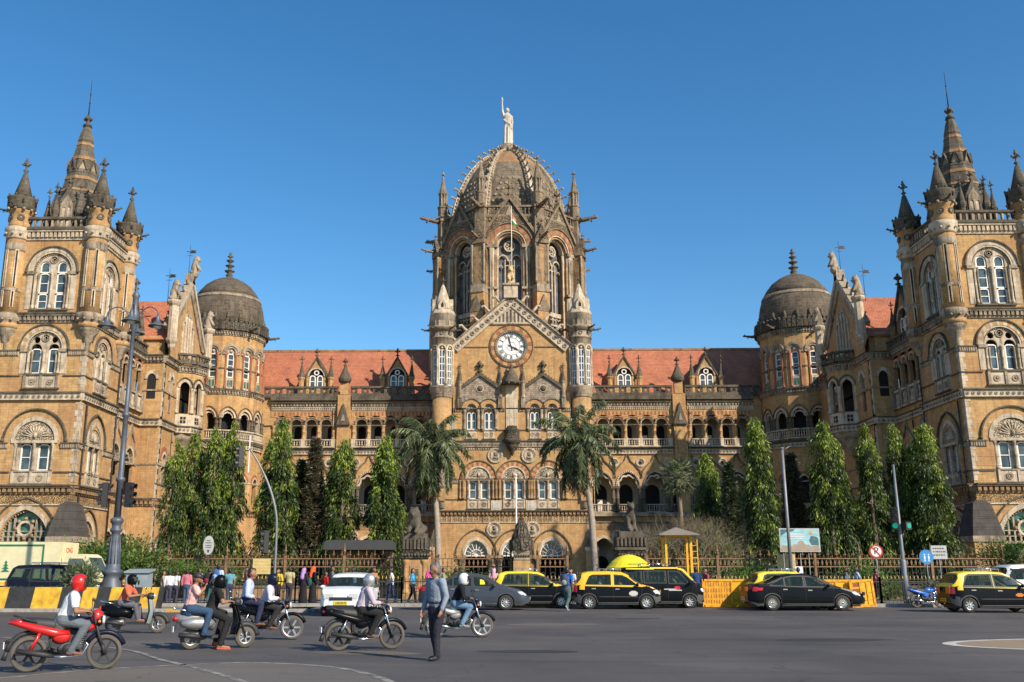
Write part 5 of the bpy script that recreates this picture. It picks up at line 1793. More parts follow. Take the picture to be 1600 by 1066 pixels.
    b.arch(0, 24.5, 0.62, 0.88, -0.1, 0.2, 'cream_dirty', n=10)
    for sg in (-1, 1):
     column(b, sg * 0.52, 0.02, 20.4, 24.4, 0.11, 'red', 7)
     b.box(sg * 0.66 - 0.24, sg * 0.66 + 0.24, -0.05, 0.14, 24.2, 24.5, 'cream_dirty')
    b.box(-w, w, -0.05, 0.06, 22.6, 22.75, 'grey')
    b.box(-0.36, 0.36, -0.05, 0.05, 20.5, 21.6, 'cream')
    b.box(-0.05, 0.05, 0.05, 0.07, 20.6, 21.4, 'cream_dirty')
    for sg in (-1, 1):
     b.box(sg * 0.19 - 0.1, sg * 0.19 + 0.1, 0.05, 0.06, 20.7, 21.4, 'glass_green')
    cornice(b, -w - 0.05, w + 0.05, 26.3, 26.9, 0.35, 'cream_dirty', 'grey', 0.3, 0.08)
    for i in range(4):
     u = -w + (i + 0.5) * w / 2
     b.box(u - 0.17, u + 0.17, 0.2, 0.5, 26.9, 28.0, 'grey_carved')
     b.ball((u, 0.35, 28.0), 0.17, 'grey', 6)
    b.box(-w - 0.1, w + 0.1, 0.1, 0.45, 26.9, 27.7, 'grey')
 b.M = dm
 b.lathe([(3.3, 14.3), (3.3, 19.9)], 0, 0, 14, 'void')  # inner drum wall painted near black, as shade behind the loggia openings
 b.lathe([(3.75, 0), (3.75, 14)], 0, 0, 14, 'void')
 b.lathe([(4.3, 14.2), (0.1, 14.25)], 0, 0, 14, 'cream_dirty')
 b.lathe([(4.6, 20.1), (0.1, 20.15)], 0, 0, 14, 'grey')
 b.lathe([(4.6, 27.0), (0.1, 27.05)], 0, 0, 14, 'grey')
 bpart('wall', b)
 for k in range(NF):
  a = -ST * k
  if not (-190 < a <= 0 or a < -330):
   continue
  if 'drumw' not in CACHE:
   w_, p_ = MB(), MB()
   w_.prism(opening(0, 24.3, 24.6, 0.36, 'round', 8), -0.25, -0.12, 'cream')
   w_.ball((0, -0.1, 24.6), 0.2, 'cream', 7)
   sash(w_, p_, 0, 21.7, 24.3, 0.72, d=-0.15, head='cut', bars=(0.5, 0.25, 0.75), t=0.1)
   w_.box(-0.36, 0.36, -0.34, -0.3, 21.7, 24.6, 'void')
   CACHE['drumw'] = [w_.mesh('window'), p_.mesh('pane')]
  M = dm @ Matrix.Rotation(R(a), 4, 'Z') @ Matrix.Translation((0, -4.2, 0))
  r_ = bpart('window', CACHE['drumw'][0], None, M)
  obj('pane', CACHE['drumw'][1], r_)
 db = MB(dm)
 db.lathe([(4.15, 27.0), (4.15, 28.9), (4.1, 29.4), (3.95, 30.2), (3.7, 31.0)], 0, 0, 36, 'dome_dark')
 db.lathe([(3.74, 30.95), (3.76, 31.05), (3.62, 31.35)], 0, 0, 36, 'cream_dirty')
 db.lathe([(3.6, 31.3), (3.15, 32.1), (2.55, 32.85), (1.8, 33.4), (1.1, 33.75), (0.8, 33.85)], 0, 0, 36, 'dome_dark')
 for k in range(20):
  a = R(18 * k)
  db.tube([(4.13 * math.sin(a), 4.13 * math.cos(a), 28.0), (4.22 * math.sin(a), 4.22 * math.cos(a), 28.9)], [0.25, 0.12], 'grey', 6)
 dmo = bpart('dome', db)
 fr = MB(dm)
 fr.lathe([(0.85, 33.7), (0.45, 33.95), (0.32, 34.2), (0.45, 34.3), (0.22, 34.5), (0.55, 34.75), (0.6, 34.8), (0.2, 34.95), (0.18, 35.2), (0.5, 35.4), (0.52, 35.45), (0.16, 35.6),
   (0.15, 35.8), (0.42, 36.0), (0.44, 36.05), (0.14, 36.2), (0.13, 36.4), (0.36, 36.55), (0.1, 36.7), (0.2, 36.85), (0.001, 37.1)], 0, 0, 10, 'grey')
 obj('finial', fr, dmo)
 for a in (-50, -100, 10, -150):
  gg = MB(dm @ Matrix.Rotation(R(a), 4, 'Z'))
  gargoyle(gg, 0, 4.5, 27.0, 1.5, 'grey')
  obj('gargoyle', gg, dmo)
 for fr_, u, z0, z1 in ((sm_, -6.55, 0, 20), (sm_, -0.75, 0.1, 14), (am, -3.3, 0, 14), (gm, 2.6, 0, 14), (S @ frame(0, 105), 19.6, 7.8, 20.4), (S @ frame(0, 105), 8.9, 0, 20.4), (fm, 40.0, 0, 20)):
  b = MB(fr_)
  b.tube([(u, 0.16, z0), (u, 0.16, z1)], 0.06, 'iron' if u < 0 else 'cream_dirty', 6)
  for z in np.arange(z0 + 1, z1, 2.4):
   b.tube([(u, 0.16, z), (u, 0.16, z + 0.12)], 0.085, 'iron', 6)
  bpart('drainpipe', b)
# ================================================================== ground, road, islands
def asphalt(name, a, b_, seed=0.0, mark=0.0):
 m, nt, b, L = _nodes(name)
 geo = N(nt, 'ShaderNodeNewGeometry')
 mp = N(nt, 'ShaderNodeMapping')
 mp.inputs['Location'].default_value = (seed, seed, 0)
 L(geo.outputs['Position'], mp.inputs[0])
 n1 = N(nt, 'ShaderNodeTexNoise', i_Scale=0.16, i_Detail=7.0, i_Roughness=0.62)
 L(mp.outputs[0], n1.inputs['Vector'])
 mp2 = N(nt, 'ShaderNodeMapping')
 mp2.inputs['Scale'].default_value = (0.06, 0.9, 1)
 mp2.inputs['Rotation'].default_value = (0, 0, R(-3))
 L(geo.outputs['Position'], mp2.inputs[0])
 n2 = N(nt, 'ShaderNodeTexNoise', i_Scale=1.3, i_Detail=5.0, i_Roughness=0.6)      # tyre-polished streaks along the traffic
 L(mp2.outputs[0], n2.inputs['Vector'])
 n3 = N(nt, 'ShaderNodeTexNoise', i_Scale=55.0, i_Detail=3.0)                       # aggregate
 L(geo.outputs['Position'], n3.inputs['Vector'])
 c = mixc(nt, ramp(nt, n1.outputs[0], 0.3, 0.7), a, b_)
 c = mixc(nt, ramp(nt, n2.outputs[0], 0.52, 0.75, 0, 0.55), c, tuple(x * 0.62 for x in a))
 hsv = N(nt, 'ShaderNodeHueSaturation')
 L(c, hsv.inputs['Color'])
 L(ramp(nt, n3.outputs[0], 0.2, 0.8, 0.72, 1.3), hsv.inputs['Value'])
 cur = hsv.outputs[0]
 vo = N(nt, 'ShaderNodeTexVoronoi', i_Scale=0.22)
 vo.feature = 'DISTANCE_TO_EDGE'
 nd = N(nt, 'ShaderNodeTexNoise', i_Scale=1.2, i_Detail=6.0)
 L(geo.outputs['Position'], nd.inputs['Vector'])
 mv = N(nt, 'ShaderNodeVectorMath', operation='ADD')
 sc = N(nt, 'ShaderNodeVectorMath', operation='SCALE')
 L(nd.outputs[1], sc.inputs[0])
 sc.inputs['Scale'].default_value = 1.6
 L(geo.outputs['Position'], mv.inputs[0])
 L(sc.outputs[0], mv.inputs[1])
 L(mv.outputs[0], vo.inputs['Vector'])
 cur = mixc(nt, ramp(nt, vo.outputs['Distance'], 0.0, 0.006, 0.45, 0), cur, (0.015, 0.015, 0.015))
 L(cur, b.inputs['Base Color'])
 bp = N(nt, 'ShaderNodeBump', i_Strength=0.35, i_Distance=0.01)
 L(n3.outputs[0], bp.inputs['Height'])
 L(bp.outputs[0], b.inputs['Normal'])
 L(ramp(nt, n1.outputs[0], 0.3, 0.7, 0.62, 0.85), b.inputs['Roughness'])
 b.inputs['Specular IOR Level'].default_value = 0.35
 MATS[name] = m
def worn(name, col, base=(0.07, 0.066, 0.06), keep=0.5):
 """painted marking rubbed thin by tyres"""
 m, nt, b, L = _nodes(name)
 geo = N(nt, 'ShaderNodeNewGeometry')
 n1 = N(nt, 'ShaderNodeTexNoise', i_Scale=3.0, i_Detail=9.0, i_Roughness=0.75)
 L(geo.outputs['Position'], n1.inputs['Vector'])
 L(mixc(nt, ramp(nt, n1.outputs[0], keep - 0.12, keep + 0.12), base, col), b.inputs['Base Color'])
 b.inputs['Roughness'].default_value = 0.8
 MATS[name] = m
asphalt('asphalt', (0.052, 0.048, 0.046), (0.110, 0.101, 0.094))
asphalt('asphalt_old', (0.105, 0.094, 0.082), (0.15, 0.135, 0.115), 7.0)
worn('paint_worn', (0.34, 0.32, 0.28), (0.09, 0.086, 0.08), 0.52)
worn('paint_tan', (0.27, 0.20, 0.125), (0.20, 0.15, 0.10), 0.45)
worn('kerb_white', (0.50, 0.48, 0.43), (0.24, 0.22, 0.19), 0.4)
worn('kerb_grey', (0.34, 0.32, 0.28), (0.2, 0.185, 0.16), 0.45)
worn('kerb_yellow', (0.55, 0.33, 0.06), (0.25, 0.19, 0.11), 0.42)
plain('earth', (0.10, 0.075, 0.05), 0.95, noise_amt=0.4, scale=1.5, bump=0.6)
stone('paving', (0.23, 0.21, 0.185), (0.19, 0.175, 0.155), 0.3, block=(0.6, 0.6), mortar=0.5, ledge=0.0)
b = MB()
b.box(-500, 500, -900, 60, -1.2, -0.06, 'earth')
tag(obj('ground', b), kind='structure')
b = MB()
b.add([(-200, 40, 0), (200, 40, 0), (200, -45.6, 0), (-200, -45.6, 0)], [(0, 1, 2, 3)], 'asphalt')
b.add([(-200, -45.6, 0), (200, -45.6, 0), (200, -45.6, -0.2), (-200, -45.6, -0.2)], [(0, 1, 2, 3)], 'asphalt')
tag(obj('road', b), kind='structure')
# older lighter patch inside the worn painted curve
cv = [(-14.5, 13.2), (-10.5, 14.9), (-9.43, 15.38), (-8.83, 16.25), (-8.1, 17.0), (-7.33, 17.5), (-6.25, 17.97), (-4.87, 17.41), (-4.07, 16.45), (-3.39, 14.98), (-2.6, 12.5), (-2.3, 10.0)]
def smooth_line(pts, k=6):
 out = []
 for i in range(len(pts) - 1):
  p0, p1, p2, p3 = pts[max(0, i - 1)], pts[i], pts[i + 1], pts[min(len(pts) - 1, i + 2)]
  for j in range(k):
   t = j / k
   out.append(tuple(0.5 * (2 * p1[a] + (p2[a] - p0[a]) * t + (2 * p0[a] - 5 * p1[a] + 4 * p2[a] - p3[a]) * t * t + (3 * p1[a] - p0[a] - 3 * p2[a] + p3[a]) * t ** 3) for a in range(len(p1))))
 out.append(pts[-1])
 return out
cvs = smooth_line(cv)
b = MB()
b.add([(x, -y, 0.004) for x, y in cvs] + [(-14.5, -8, 0.004)], [tuple(range(len(cvs) + 1))], 'asphalt_old')
tag(obj('old_road_surface', b), kind='structure')
def strip(pts, w, z, m):
 b = MB()
 P = [Vector((p[0], p[1])) for p in pts]
 L_, R_ = [], []
 for i, p in enumerate(P):
  t = (P[min(i + 1, len(P) - 1)] - P[max(0, i - 1)]).normalized()
  n = Vector((-t.y, t.x)) * w / 2
  L_.append((p.x + n.x, -(p.y + n.y), z))
  R_.append((p.x - n.x, -(p.y - n.y), z))
 n = len(P)
 b.add(L_ + R_, [(i, i + 1, n + i + 1, n + i) for i in range(n - 1)], m)
 return b
tag(obj('road_marking', strip(cvs, 0.14, 0.008, 'paint_worn')), kind='structure')
tag(obj('road_marking', strip(smooth_line([(-14, 24.5), (-9.8, 21.1), (-8.05, 18.57), (-6.48, 16.4), (-5.0, 14.0)]), 0.12, 0.008, 'paint_worn')), kind='structure')
for y, x0, x1 in ((36.2, -6, 28), (33.0, -28, -9)):
 tag(obj('road_marking', strip([(x0, y), (x1, y - 0.6)], 0.1, 0.006, 'paint_worn')), kind='structure')
# tan painted traffic oval on the right
n = 48
b = MB()
oc = (14.2, 22.6)
pts = [(oc[0] + 6.0 * math.cos(2 * PI * i / n), -(oc[1] + 2.35 * math.sin(2 * PI * i / n)), 0.004) for i in range(n)]
b.add(pts, [tuple(range(n))], 'kerb_white')
tag(obj('road_marking', b), kind='structure')
b = MB()
pts = [(oc[0] + 5.7 * math.cos(2 * PI * i / n), -(oc[1] + 2.1 * math.sin(2 * PI * i / n)), 0.008) for i in range(n)]
b.add(pts, [tuple(range(n))], 'paint_tan')
tag(obj('road_marking', b), kind='structure')
# far pavement behind the road, with its kerb
b = MB()
b.box(-200, 200, -56, -45.9, -0.2, 0.14, 'paving')
tag(obj('pavement', b), kind='structure')
b = MB()
for i in range(-60, 60):
 x = i * 1.5
 b.box(x + 0.01, x + 1.49, -45.9, -45.6, -0.2, 0.15, 'kerb_grey')
tag(obj('kerb', b), kind='structure')
# traffic island on the left
b = MB()
b.box(-60, -9.3, -42.2, -39.75, -0.1, 0.12, 'paving')
b.lathe([(1.22, -0.1), (1.22, 0.12)], -9.3, -40.97, 20, 'paving')
tag(obj('traffic_island', b), kind='structure')
b = MB()
for i in range(34):
 x = -60 + i * 1.5
 b.box(x + 0.01, min(-9.3, x + 1.49), -39.75, -39.5, -0.1, 0.135, 'kerb_yellow' if i == 30 else 'kerb_grey')
tag(obj('kerb', b), kind='structure')
# garden strip in front of the building
b = MB()
b.box(-200, 200, -101, -56, -0.2, 0.05, 'earth')
tag(obj('garden_ground', b), kind='structure')
# ================================================================== foliage
def leaf_mat(name, c_dark, c_light, trans=0.35, scale=0.9, rough=0.45):
 m, nt, b, L = _nodes(name)
 geo = N(nt, 'ShaderNodeNewGeometry')
 n1 = N(nt, 'ShaderNodeTexNoise', i_Scale=scale, i_Detail=3.0)
 L(geo.outputs['Position'], n1.inputs['Vector'])
 c = mixc(nt, ramp(nt, n1.outputs[0], 0.35, 0.65), c_dark, c_light)
 wn_ = N(nt, 'ShaderNodeHueSaturation')
 L(c, wn_.inputs['Color'])
 L(ramp(nt, geo.outputs['Random Per Island'], 0, 1, 0.6, 1.45), wn_.inputs['Value'])
 L(wn_.outputs[0], b.inputs['Base Color'])
 b.inputs['Roughness'].default_value = rough
 b.inputs['Specular IOR Level'].default_value = 0.4
 tr = N(nt, 'ShaderNodeBsdfTranslucent')
 L(wn_.outputs[0], tr.inputs['Color'])
 mx = N(nt, 'ShaderNodeMixShader')
 mx.inputs[0].default_value = trans
 L(b.outputs[0], mx.inputs[1])
 L(tr.outputs[0], mx.inputs[2])
 L(mx.outputs[0], nt.nodes['Material Output'].inputs['Surface'])
 MATS[name] = m
leaf_mat('leaf_ashoka', (0.024, 0.046, 0.012), (0.072, 0.112, 0.024))
leaf_mat('leaf_ashoka_new', (0.17, 0.24, 0.03), (0.30, 0.37, 0.05))
leaf_mat('leaf_dark', (0.020, 0.034, 0.013), (0.045, 0.062, 0.022), 0.1)
leaf_mat('leaf_brown', (0.050, 0.045, 0.022), (0.085, 0.07, 0.035), 0.15)
leaf_mat('leaf_palm', (0.075, 0.10, 0.045), (0.16, 0.19, 0.09), 0.3)
leaf_mat('leaf_dry', (0.20, 0.14, 0.07), (0.30, 0.21, 0.11), 0.2)
leaf_mat('leaf_bush', (0.05, 0.10, 0.02), (0.14, 0.22, 0.045))
leaf_mat('leaf_grey', (0.08, 0.11, 0.05), (0.17, 0.21, 0.10))
plain('bark', (0.16, 0.12, 0.085), 0.9, noise_amt=0.35, scale=6, bump=0.6)
plain('bark_grey', (0.30, 0.25, 0.20), 0.85, noise_amt=0.25, scale=5, bump=0.4)
plain('twig', (0.20, 0.155, 0.10), 0.9, noise_amt=0.35, scale=4)
def leaf_mesh(name, P, D, L, W, mats, mi=None, bend=0.25):
 """leaves: base points P, unit directions D, lengths L, widths W; each leaf is two quads creased at the middle"""
 P, D = np.asarray(P, float), np.asarray(D, float)
 n = len(P)
 rs = np.random.RandomState(n)
 up = rs.normal(size=(n, 3))
 S = np.cross(D, up)
 S /= np.linalg.norm(S, axis=1)[:, None] + 1e-9
 L = np.broadcast_to(np.asarray(L, float), (n,))[:, None]
 W = np.broadcast_to(np.asarray(W, float), (n,))[:, None]
 Nn = np.cross(D, S)
 mid = P + D * L * 0.5 + Nn * L * 0.08
 tip = P + D * L - Nn * L * bend * 0.4
 V = np.stack([P - S * W * 0.15, P + S * W * 0.15, mid + S * W * 0.5, mid - S * W * 0.5, tip], 1).reshape(-1, 3)
 base = np.arange(n)[:, None] * 5
 q = (base + np.array([[0, 1, 2, 3]]))
 t = (base + np.array([[3, 2, 4]]))
 loops = np.concatenate([q, t], 1).ravel()
 me = bpy.data.meshes.new(name)
 me.vertices.add(n * 5)
 me.vertices.foreach_set('co', V.ravel())
 me.loops.add(n * 7)
 me.loops.foreach_set('vertex_index', loops)
 me.polygons.add(n * 2)
 st = np.stack([np.arange(n) * 7, np.arange(n) * 7 + 4], 1).ravel()
 me.polygons.foreach_set('loop_start', st)
 me.polygons.foreach_set('loop_total', np.tile([4, 3], n))
 for m in mats:
  me.materials.append(MATS[m])
 if mi is not None:
  me.polygons.foreach_set('material_index', np.repeat(np.asarray(mi, np.int32), 2))
 me.update(calc_edges=True)
 me.validate()
 return me
def unit(v):
 return v / (np.linalg.norm(v, axis=-1, keepdims=True) + 1e-9)
def ashoka_crown(seed, H, Rm, n_t=330, per=52, lean=0.0):
 """mast tree: a narrow cone of hanging sprays of long drooping leaves, H tall, widest low"""
 rs = np.random.RandomState(seed)
 P, D, MI = [], [], []
 subs = [(0, 0, 1.0)]
 for _ in range(rs.randint(1, 3)):
  a = rs.uniform(0, 2 * PI)
  subs.append((Rm * 0.5 * math.cos(a), Rm * 0.5 * math.sin(a), rs.uniform(0.86, 0.97)))
 for i in range(n_t):
  sx, sy, sh = subs[rs.randint(len(subs))]
  t = rs.beta(1.15, 1.1)
  h = H * sh
  z = h * (0.06 + 0.94 * t)
  env = Rm * (1 - t) ** 0.68 * (0.78 + 0.25 * math.sin(t * 21 + seed + sx * 9)) * (1.0 if sx == 0 else 0.72) + 0.10
  if t < 0.10:
   env *= 0.55 + t * 4.5
  a = rs.uniform(0, 2 * PI)
  rr = env * rs.uniform(0.45, 1.08) ** 0.6
  c = np.array([sx * (1 - t * 0.2) + rr * math.cos(a), sy * (1 - t * 0.2) + rr * math.sin(a), z])
  spray_l = rs.uniform(0.7, 1.35) * (0.55 + 0.45 * (1 - t))
  out = np.array([math.cos(a), math.sin(a), 0])
  k = per
  s = rs.uniform(0, 1, k)
  base = c + np.outer(s, np.array([0, 0, -spray_l])) + np.outer(s ** 1.0 * 0.12, out) + rs.normal(size=(k, 3)) * [0.11, 0.11, 0.05]
  d = rs.normal(size=(k, 3)) * 0.33 + out * 0.42 + np.array([0, 0, -1.0])
  P.append(base)
  D.append(unit(d))
  new = t > 0.86 or rs.rand() < 0.06 + 0.26 * t
  MI.append((rs.rand(k) < (0.7 if new else 0.05)).astype(int))
 P, D, MI = np.concatenate(P), np.concatenate(D), np.concatenate(MI)
 P[:, 2] = np.maximum(P[:, 2], 0.15)
 n = len(P)
 return leaf_mesh('crown', P, D, rs.uniform(0.16, 0.32, n), rs.uniform(0.045, 0.075, n), ['leaf_ashoka', 'leaf_ashoka_new'], MI)
def trunk_mesh(H, r, m='bark', seed=0, limbs=8):
 rs = random.Random(seed)
 b = MB()
 b.tube([(0, 0, -0.1), (0.03, 0.02, H * 0.3), (-0.03, 0, H * 0.6), (0, 0.02, H * 0.93)], [r * 1.25, r, r * 0.6, r * 0.12], m, 8)
 for i in range(limbs):
  z = H * (0.15 + 0.75 * i / limbs)
  a = rs.uniform(0, 2 * PI)
  L = 0.12 * H * (1 - z / H) + 0.2
  b.tube([(0, 0, z), (L * 0.6 * math.cos(a), L * 0.6 * math.sin(a), z + 0.1), (L * math.cos(a), L * math.sin(a), z - 0.25)], [r * 0.3, r * 0.2, 0.01], m, 5)
 return b.mesh('trunk')
def tree_thing(name, label, loc, crown, trunk, group=None, rz=0, cat='tree', scale=(1, 1, 1)):
 t = thing(name, label, cat, loc, rz, group)
 t.scale = scale
 obj('crown', crown, t)
 if trunk:
  obj('trunk', trunk, t)
 return t
CR = [ashoka_crown(3, 10, 1.35), ashoka_crown(8, 10, 1.45), ashoka_crown(15, 10, 1.4)]
TR = [trunk_mesh(10, 0.14, seed=i) for i in range(2)]
GA = 'tall mast trees in front of the station'
ASH = [(-21.9, 60, 9.7, 0.78, 0, 'slim mast tree leftmost in the row before the station, its tip lower than its neighbour'),
 (-20.75, 60.4, 10.3, 0.85, 1, 'narrow mast tree second from the left end of the row'),
 (-19.35, 60, 10.5, 0.95, 2, 'mast tree directly behind the oval sign on the fence'),
 (-18.2, 60.3, 10.9, 0.85, 0, 'mast tree behind the arm of the curved signal pole'),
 (-15.2, 60, 11.0, 1.08, 1, 'tall bright mast tree beside the dark conifer left of the dome range'),
 (-11.3, 60, 9.8, 1.10, 2, 'full mast tree left of the one beside the lion pillar'),
 (-8.6, 60, 10.0, 1.22, 0, 'broad mast tree just left of the stone lion pillar'),
 (12.6, 66, 9.5, 0.95, 1, 'short yellow green mast tree behind the bare branched tree'),
 (14.5, 60, 11.1, 1.12, 2, 'tall mast tree between the bare tree and the straight silver pole'),
 (18.7, 60, 10.8, 1.0, 1, 'mast tree right behind the pale blue picture board'),
 (21.25, 60, 10.6, 1.0, 0, 'mast tree above the round no parking sign'),
 (23.1, 60.4, 10.7, 0.75, 2, 'narrow mast tree behind the right traffic light pole'),
 (24.6, 59.6, 10.5, 1.22, 1, 'widest mast tree at the right end, above the blue round sign')]
for i, (x, y, h, w, k, lb) in enumerate(ASH):
 tree_thing('mast_tree', lb, (x, y, 0), CR[k], TR[i % 2], GA, rz=40 * i, scale=(w, w, h / 10))
def conifer(seed, H, Rm, m, gaps=0.3):
 rs = np.random.RandomState(seed)
 b = MB()
 b.tube([(0, 0, -0.1), (0, 0, H * 0.5), (0, 0, H)], [0.14, 0.09, 0.015], 'bark', 6)
 P, D = [], []
 z = H * 0.1
 while z < H * 0.99:
  t = z / H
  L = Rm * (1 - t) ** 0.75 + 0.12
  nb = 7
  a0 = rs.uniform(0, 2)
  for j in range(nb):
   if rs.rand() < gaps * 0.4:
    continue
   a = a0 + 2 * PI * j / nb + rs.uniform(-0.2, 0.2)
   l = L * rs.uniform(0.75, 1.1)
   o = np.array([math.cos(a), math.sin(a), 0])
   rise = 0.25
   b.tube([(0, 0, z), (o[0] * l * 0.6, o[1] * l * 0.6, z - 0.02 * l), (o[0] * l, o[1] * l, z + rise * l * 0.5)], [0.025, 0.015, 0.006], 'bark', 4)
   k = int(34 + 95 * l)
   s = rs.uniform(0.12, 1, k)
   pts = np.outer(s * l, o) + np.array([0, 0, z]) + np.outer(s ** 3 * rise * l * 0.5, [0, 0, 1])
   side = np.cross(o, [0, 0, 1]) * rs.choice([-1, 1], k)[:, None]
   d = side * 0.8 + o * 0.45 + rs.normal(size=(k, 3)) * 0.55 + np.array([0, 0, 0.1])
   pts = pts + rs.normal(size=(k, 3)) * [0.05, 0.05, 0.09]
   P.append(pts)
   D.append(unit(d))
  z += 0.16 + 0.12 * (1 - t) + rs.uniform(0, 0.1)
 P, D = np.concatenate(P), np.concatenate(D)
 n = len(P)
 return leaf_mesh('crown', P, D, rs.uniform(0.16, 0.34, n), rs.uniform(0.03, 0.055, n), [m]), b.mesh('trunk')
cf = conifer(4, 10, 1.35, 'leaf_dark')
cfb = conifer(9, 10, 1.25, 'leaf_brown')
GC = 'whorled conifers between the mast trees'
for x, y, h, w, k, lb in [(-14.2, 61.6, 8.6, 1.0, cf, 'dark conifer half hidden behind a bright mast tree on the left'),
      (-13.2, 60.8, 10.0, 1.0, cfb, 'thin brownish conifer with tiered branches left of the middle mast trees'),
      (13.6, 64, 8.6, 0.9, cf, 'dark conifer showing between the bare tree and the tall mast tree'),
      (17.1, 62, 9.1, 1.05, cfb, 'brown conifer behind the straight silver pole'),
      (20.0, 62, 8.2, 1.25, cf, 'dark conifer between the two mast trees right of the picture board'),
      (22.4, 62, 8.6, 1.2, cf, 'dark conifer deep in the gap before the right traffic light')]:
 tree_thing('conifer', lb, (x, y, 0), k[0], k[1], GC, rz=x * 20, scale=(w, w, h / 10))
def palm(seed, pts, r, nf=28, L=3.1, dry=5):
 """feather palm; pts = trunk line; returns trunk, crown meshes"""
 rs = np.random.RandomState(seed)
 b = MB()
 tp = smooth_line(pts, 5)
 n = len(tp)
 rad = [r * (1.5 - 0.45 * min(1, i / 3)) if i < 4 else r * (1.05 - 0.35 * i / n) for i in range(n)]
 b.tube([(p[0], -p[1], p[2]) for p in tp], rad, 'bark_grey', 10)
 top = np.array(tp[-1])
 b.tube([(top[0], -top[1], top[2] - 0.1), (top[0], -top[1], top[2] + 1.3)], [r * 0.9, 0.05], 'leafbase', 8)
 P, D, MI, LL = [], [], [], []
 for i in range(nf + dry):
  a = 2.4 * i + rs.uniform(-0.2, 0.2)
  isdry = i >= nf
  el = R(82 - 150 * ((i % nf) / nf) ** 0.9) if not isdry else R(-62)
  l = L * rs.uniform(0.85, 1.1) * (0.8 if isdry else 1)
  p = top + np.array([0, 0, 0.9 if not isdry else 0.3])
  hd = np.array([math.cos(a), math.sin(a), 0])
  prev = p
  line = [p]
  e = el
  K = 16
  for k in range(K):
   e -= R(3.4 + 2.8 * math.cos(el)) * (0.6 + 0.8 * k / K)
   e = max(e, R(-86))
   prev = prev + (hd * math.cos(e) + np.array([0, 0, math.sin(e)])) * l / K
   line.append(prev)
  b.tube([(q[0], -q[1], q[2]) for q in line[::2]], [0.045, 0.04, 0.035, 0.03, 0.025, 0.02, 0.015, 0.01, 0.006][:len(line[::2])], 'leafbase' if not isdry else 'twig', 4)
  side = np.cross(hd, [0, 0, 1])
  for k in range(1, K + 1):
   q0, q1 = line[k - 1], line[k]
   t_ = unit(q1 - q0)
   for s in np.linspace(0, 1, 6)[:-1]:
    q = q0 + (q1 - q0) * s
    for sg in (-1, 1):
     d = side * sg * 0.75 + t_ * 0.6 + np.array([0, 0, -0.75 - 0.4 * rs.rand()]) + rs.normal(size=3) * 0.15
     P.append(q)
     D.append(d)
     MI.append(1 if isdry else 0)
     LL.append((0.95 - 0.4 * abs(k / K - 0.4)) * rs.uniform(0.8, 1.1))
 P, D = np.array(P), unit(np.array(D))
 return b.mesh('trunk'), leaf_mesh('crown', P, D, np.array(LL), 0.075, ['leaf_palm', 'leaf_dry'], MI, bend=0.9)
plain('leafbase', (0.16, 0.21, 0.08), 0.6)
for nm, lb, pts, sd_ in (('palm_tree', 'feather palm with a slightly leaning grey trunk left of the clock gable', [(-5.35, 62, -0.1), (-5.42, 62, 2.5), (-5.55, 62, 5.2), (-5.85, 62, 7.9), (-5.95, 62, 8.6)], 2),
      ('palm_tree', 'feather palm with a curved grey trunk right of the clock gable', [(4.45, 62, -0.1), (4.4, 62, 2.6), (4.25, 62, 5.5), (3.85, 62, 8.0), (3.55, 62, 9.0)], 7)):
 tk, crn = palm(sd_, pts, 0.22)
 t = thing(nm, lb, 'palm tree', (0, 0, 0), 0, 'feather palms either side of the entrance')
 base = Vector((pts[0][0], pts[0][1], 0))
 t.location = base
 for n_, me in (('trunk', tk), ('crown', crn)):
  me.transform(Matrix.Translation(-base))
  obj(n_, me, t)
def fan_palm():
 rs = np.random.RandomState(5)
 b = MB()
 b.tube([(0, 0, 0), (0.1, 0, 4), (0, 0, 8.3)], [0.2, 0.15, 0.13], 'bark', 8)
 P, D, L = [], [], []
 for i in range(34):
  a = 2.4 * i
  e = R(80 - 150 * (i / 34))
  st = np.array([0, 0, 8.3])
  d0 = np.array([math.cos(a) * math.cos(e), math.sin(a) * math.cos(e), math.sin(e)])
  c = st + d0 * rs.uniform(0.8, 1.1)
  b.tube([tuple(st * [1, -1, 1]), tuple(c * [1, -1, 1])], 0.02, 'leafbase', 4)
  s = np.cross(d0, [0, 0, 1])
  s = s / (np.linalg.norm(s) + 1e-6)
  for k in range(22):
   f = R(-80 + 160 * k / 21)
   P.append(c)
   D.append(d0 * math.cos(f) + s * math.sin(f) + np.array([0, 0, -0.18]))
   L.append(0.75 * rs.uniform(0.85, 1.1))
 return b.mesh('trunk'), leaf_mesh('crown', np.array(P), unit(np.array(D)), np.array(L), 0.07, ['leaf_palm'], None, 0.8)
tk, crn = fan_palm()
t = thing('fan_palm', 'small fan leaved palm behind the bare tree, left of the yellow green mast tree', 'palm tree', (11.8, 72, 0))
obj('trunk', tk, t)
obj('crown', crn, t)
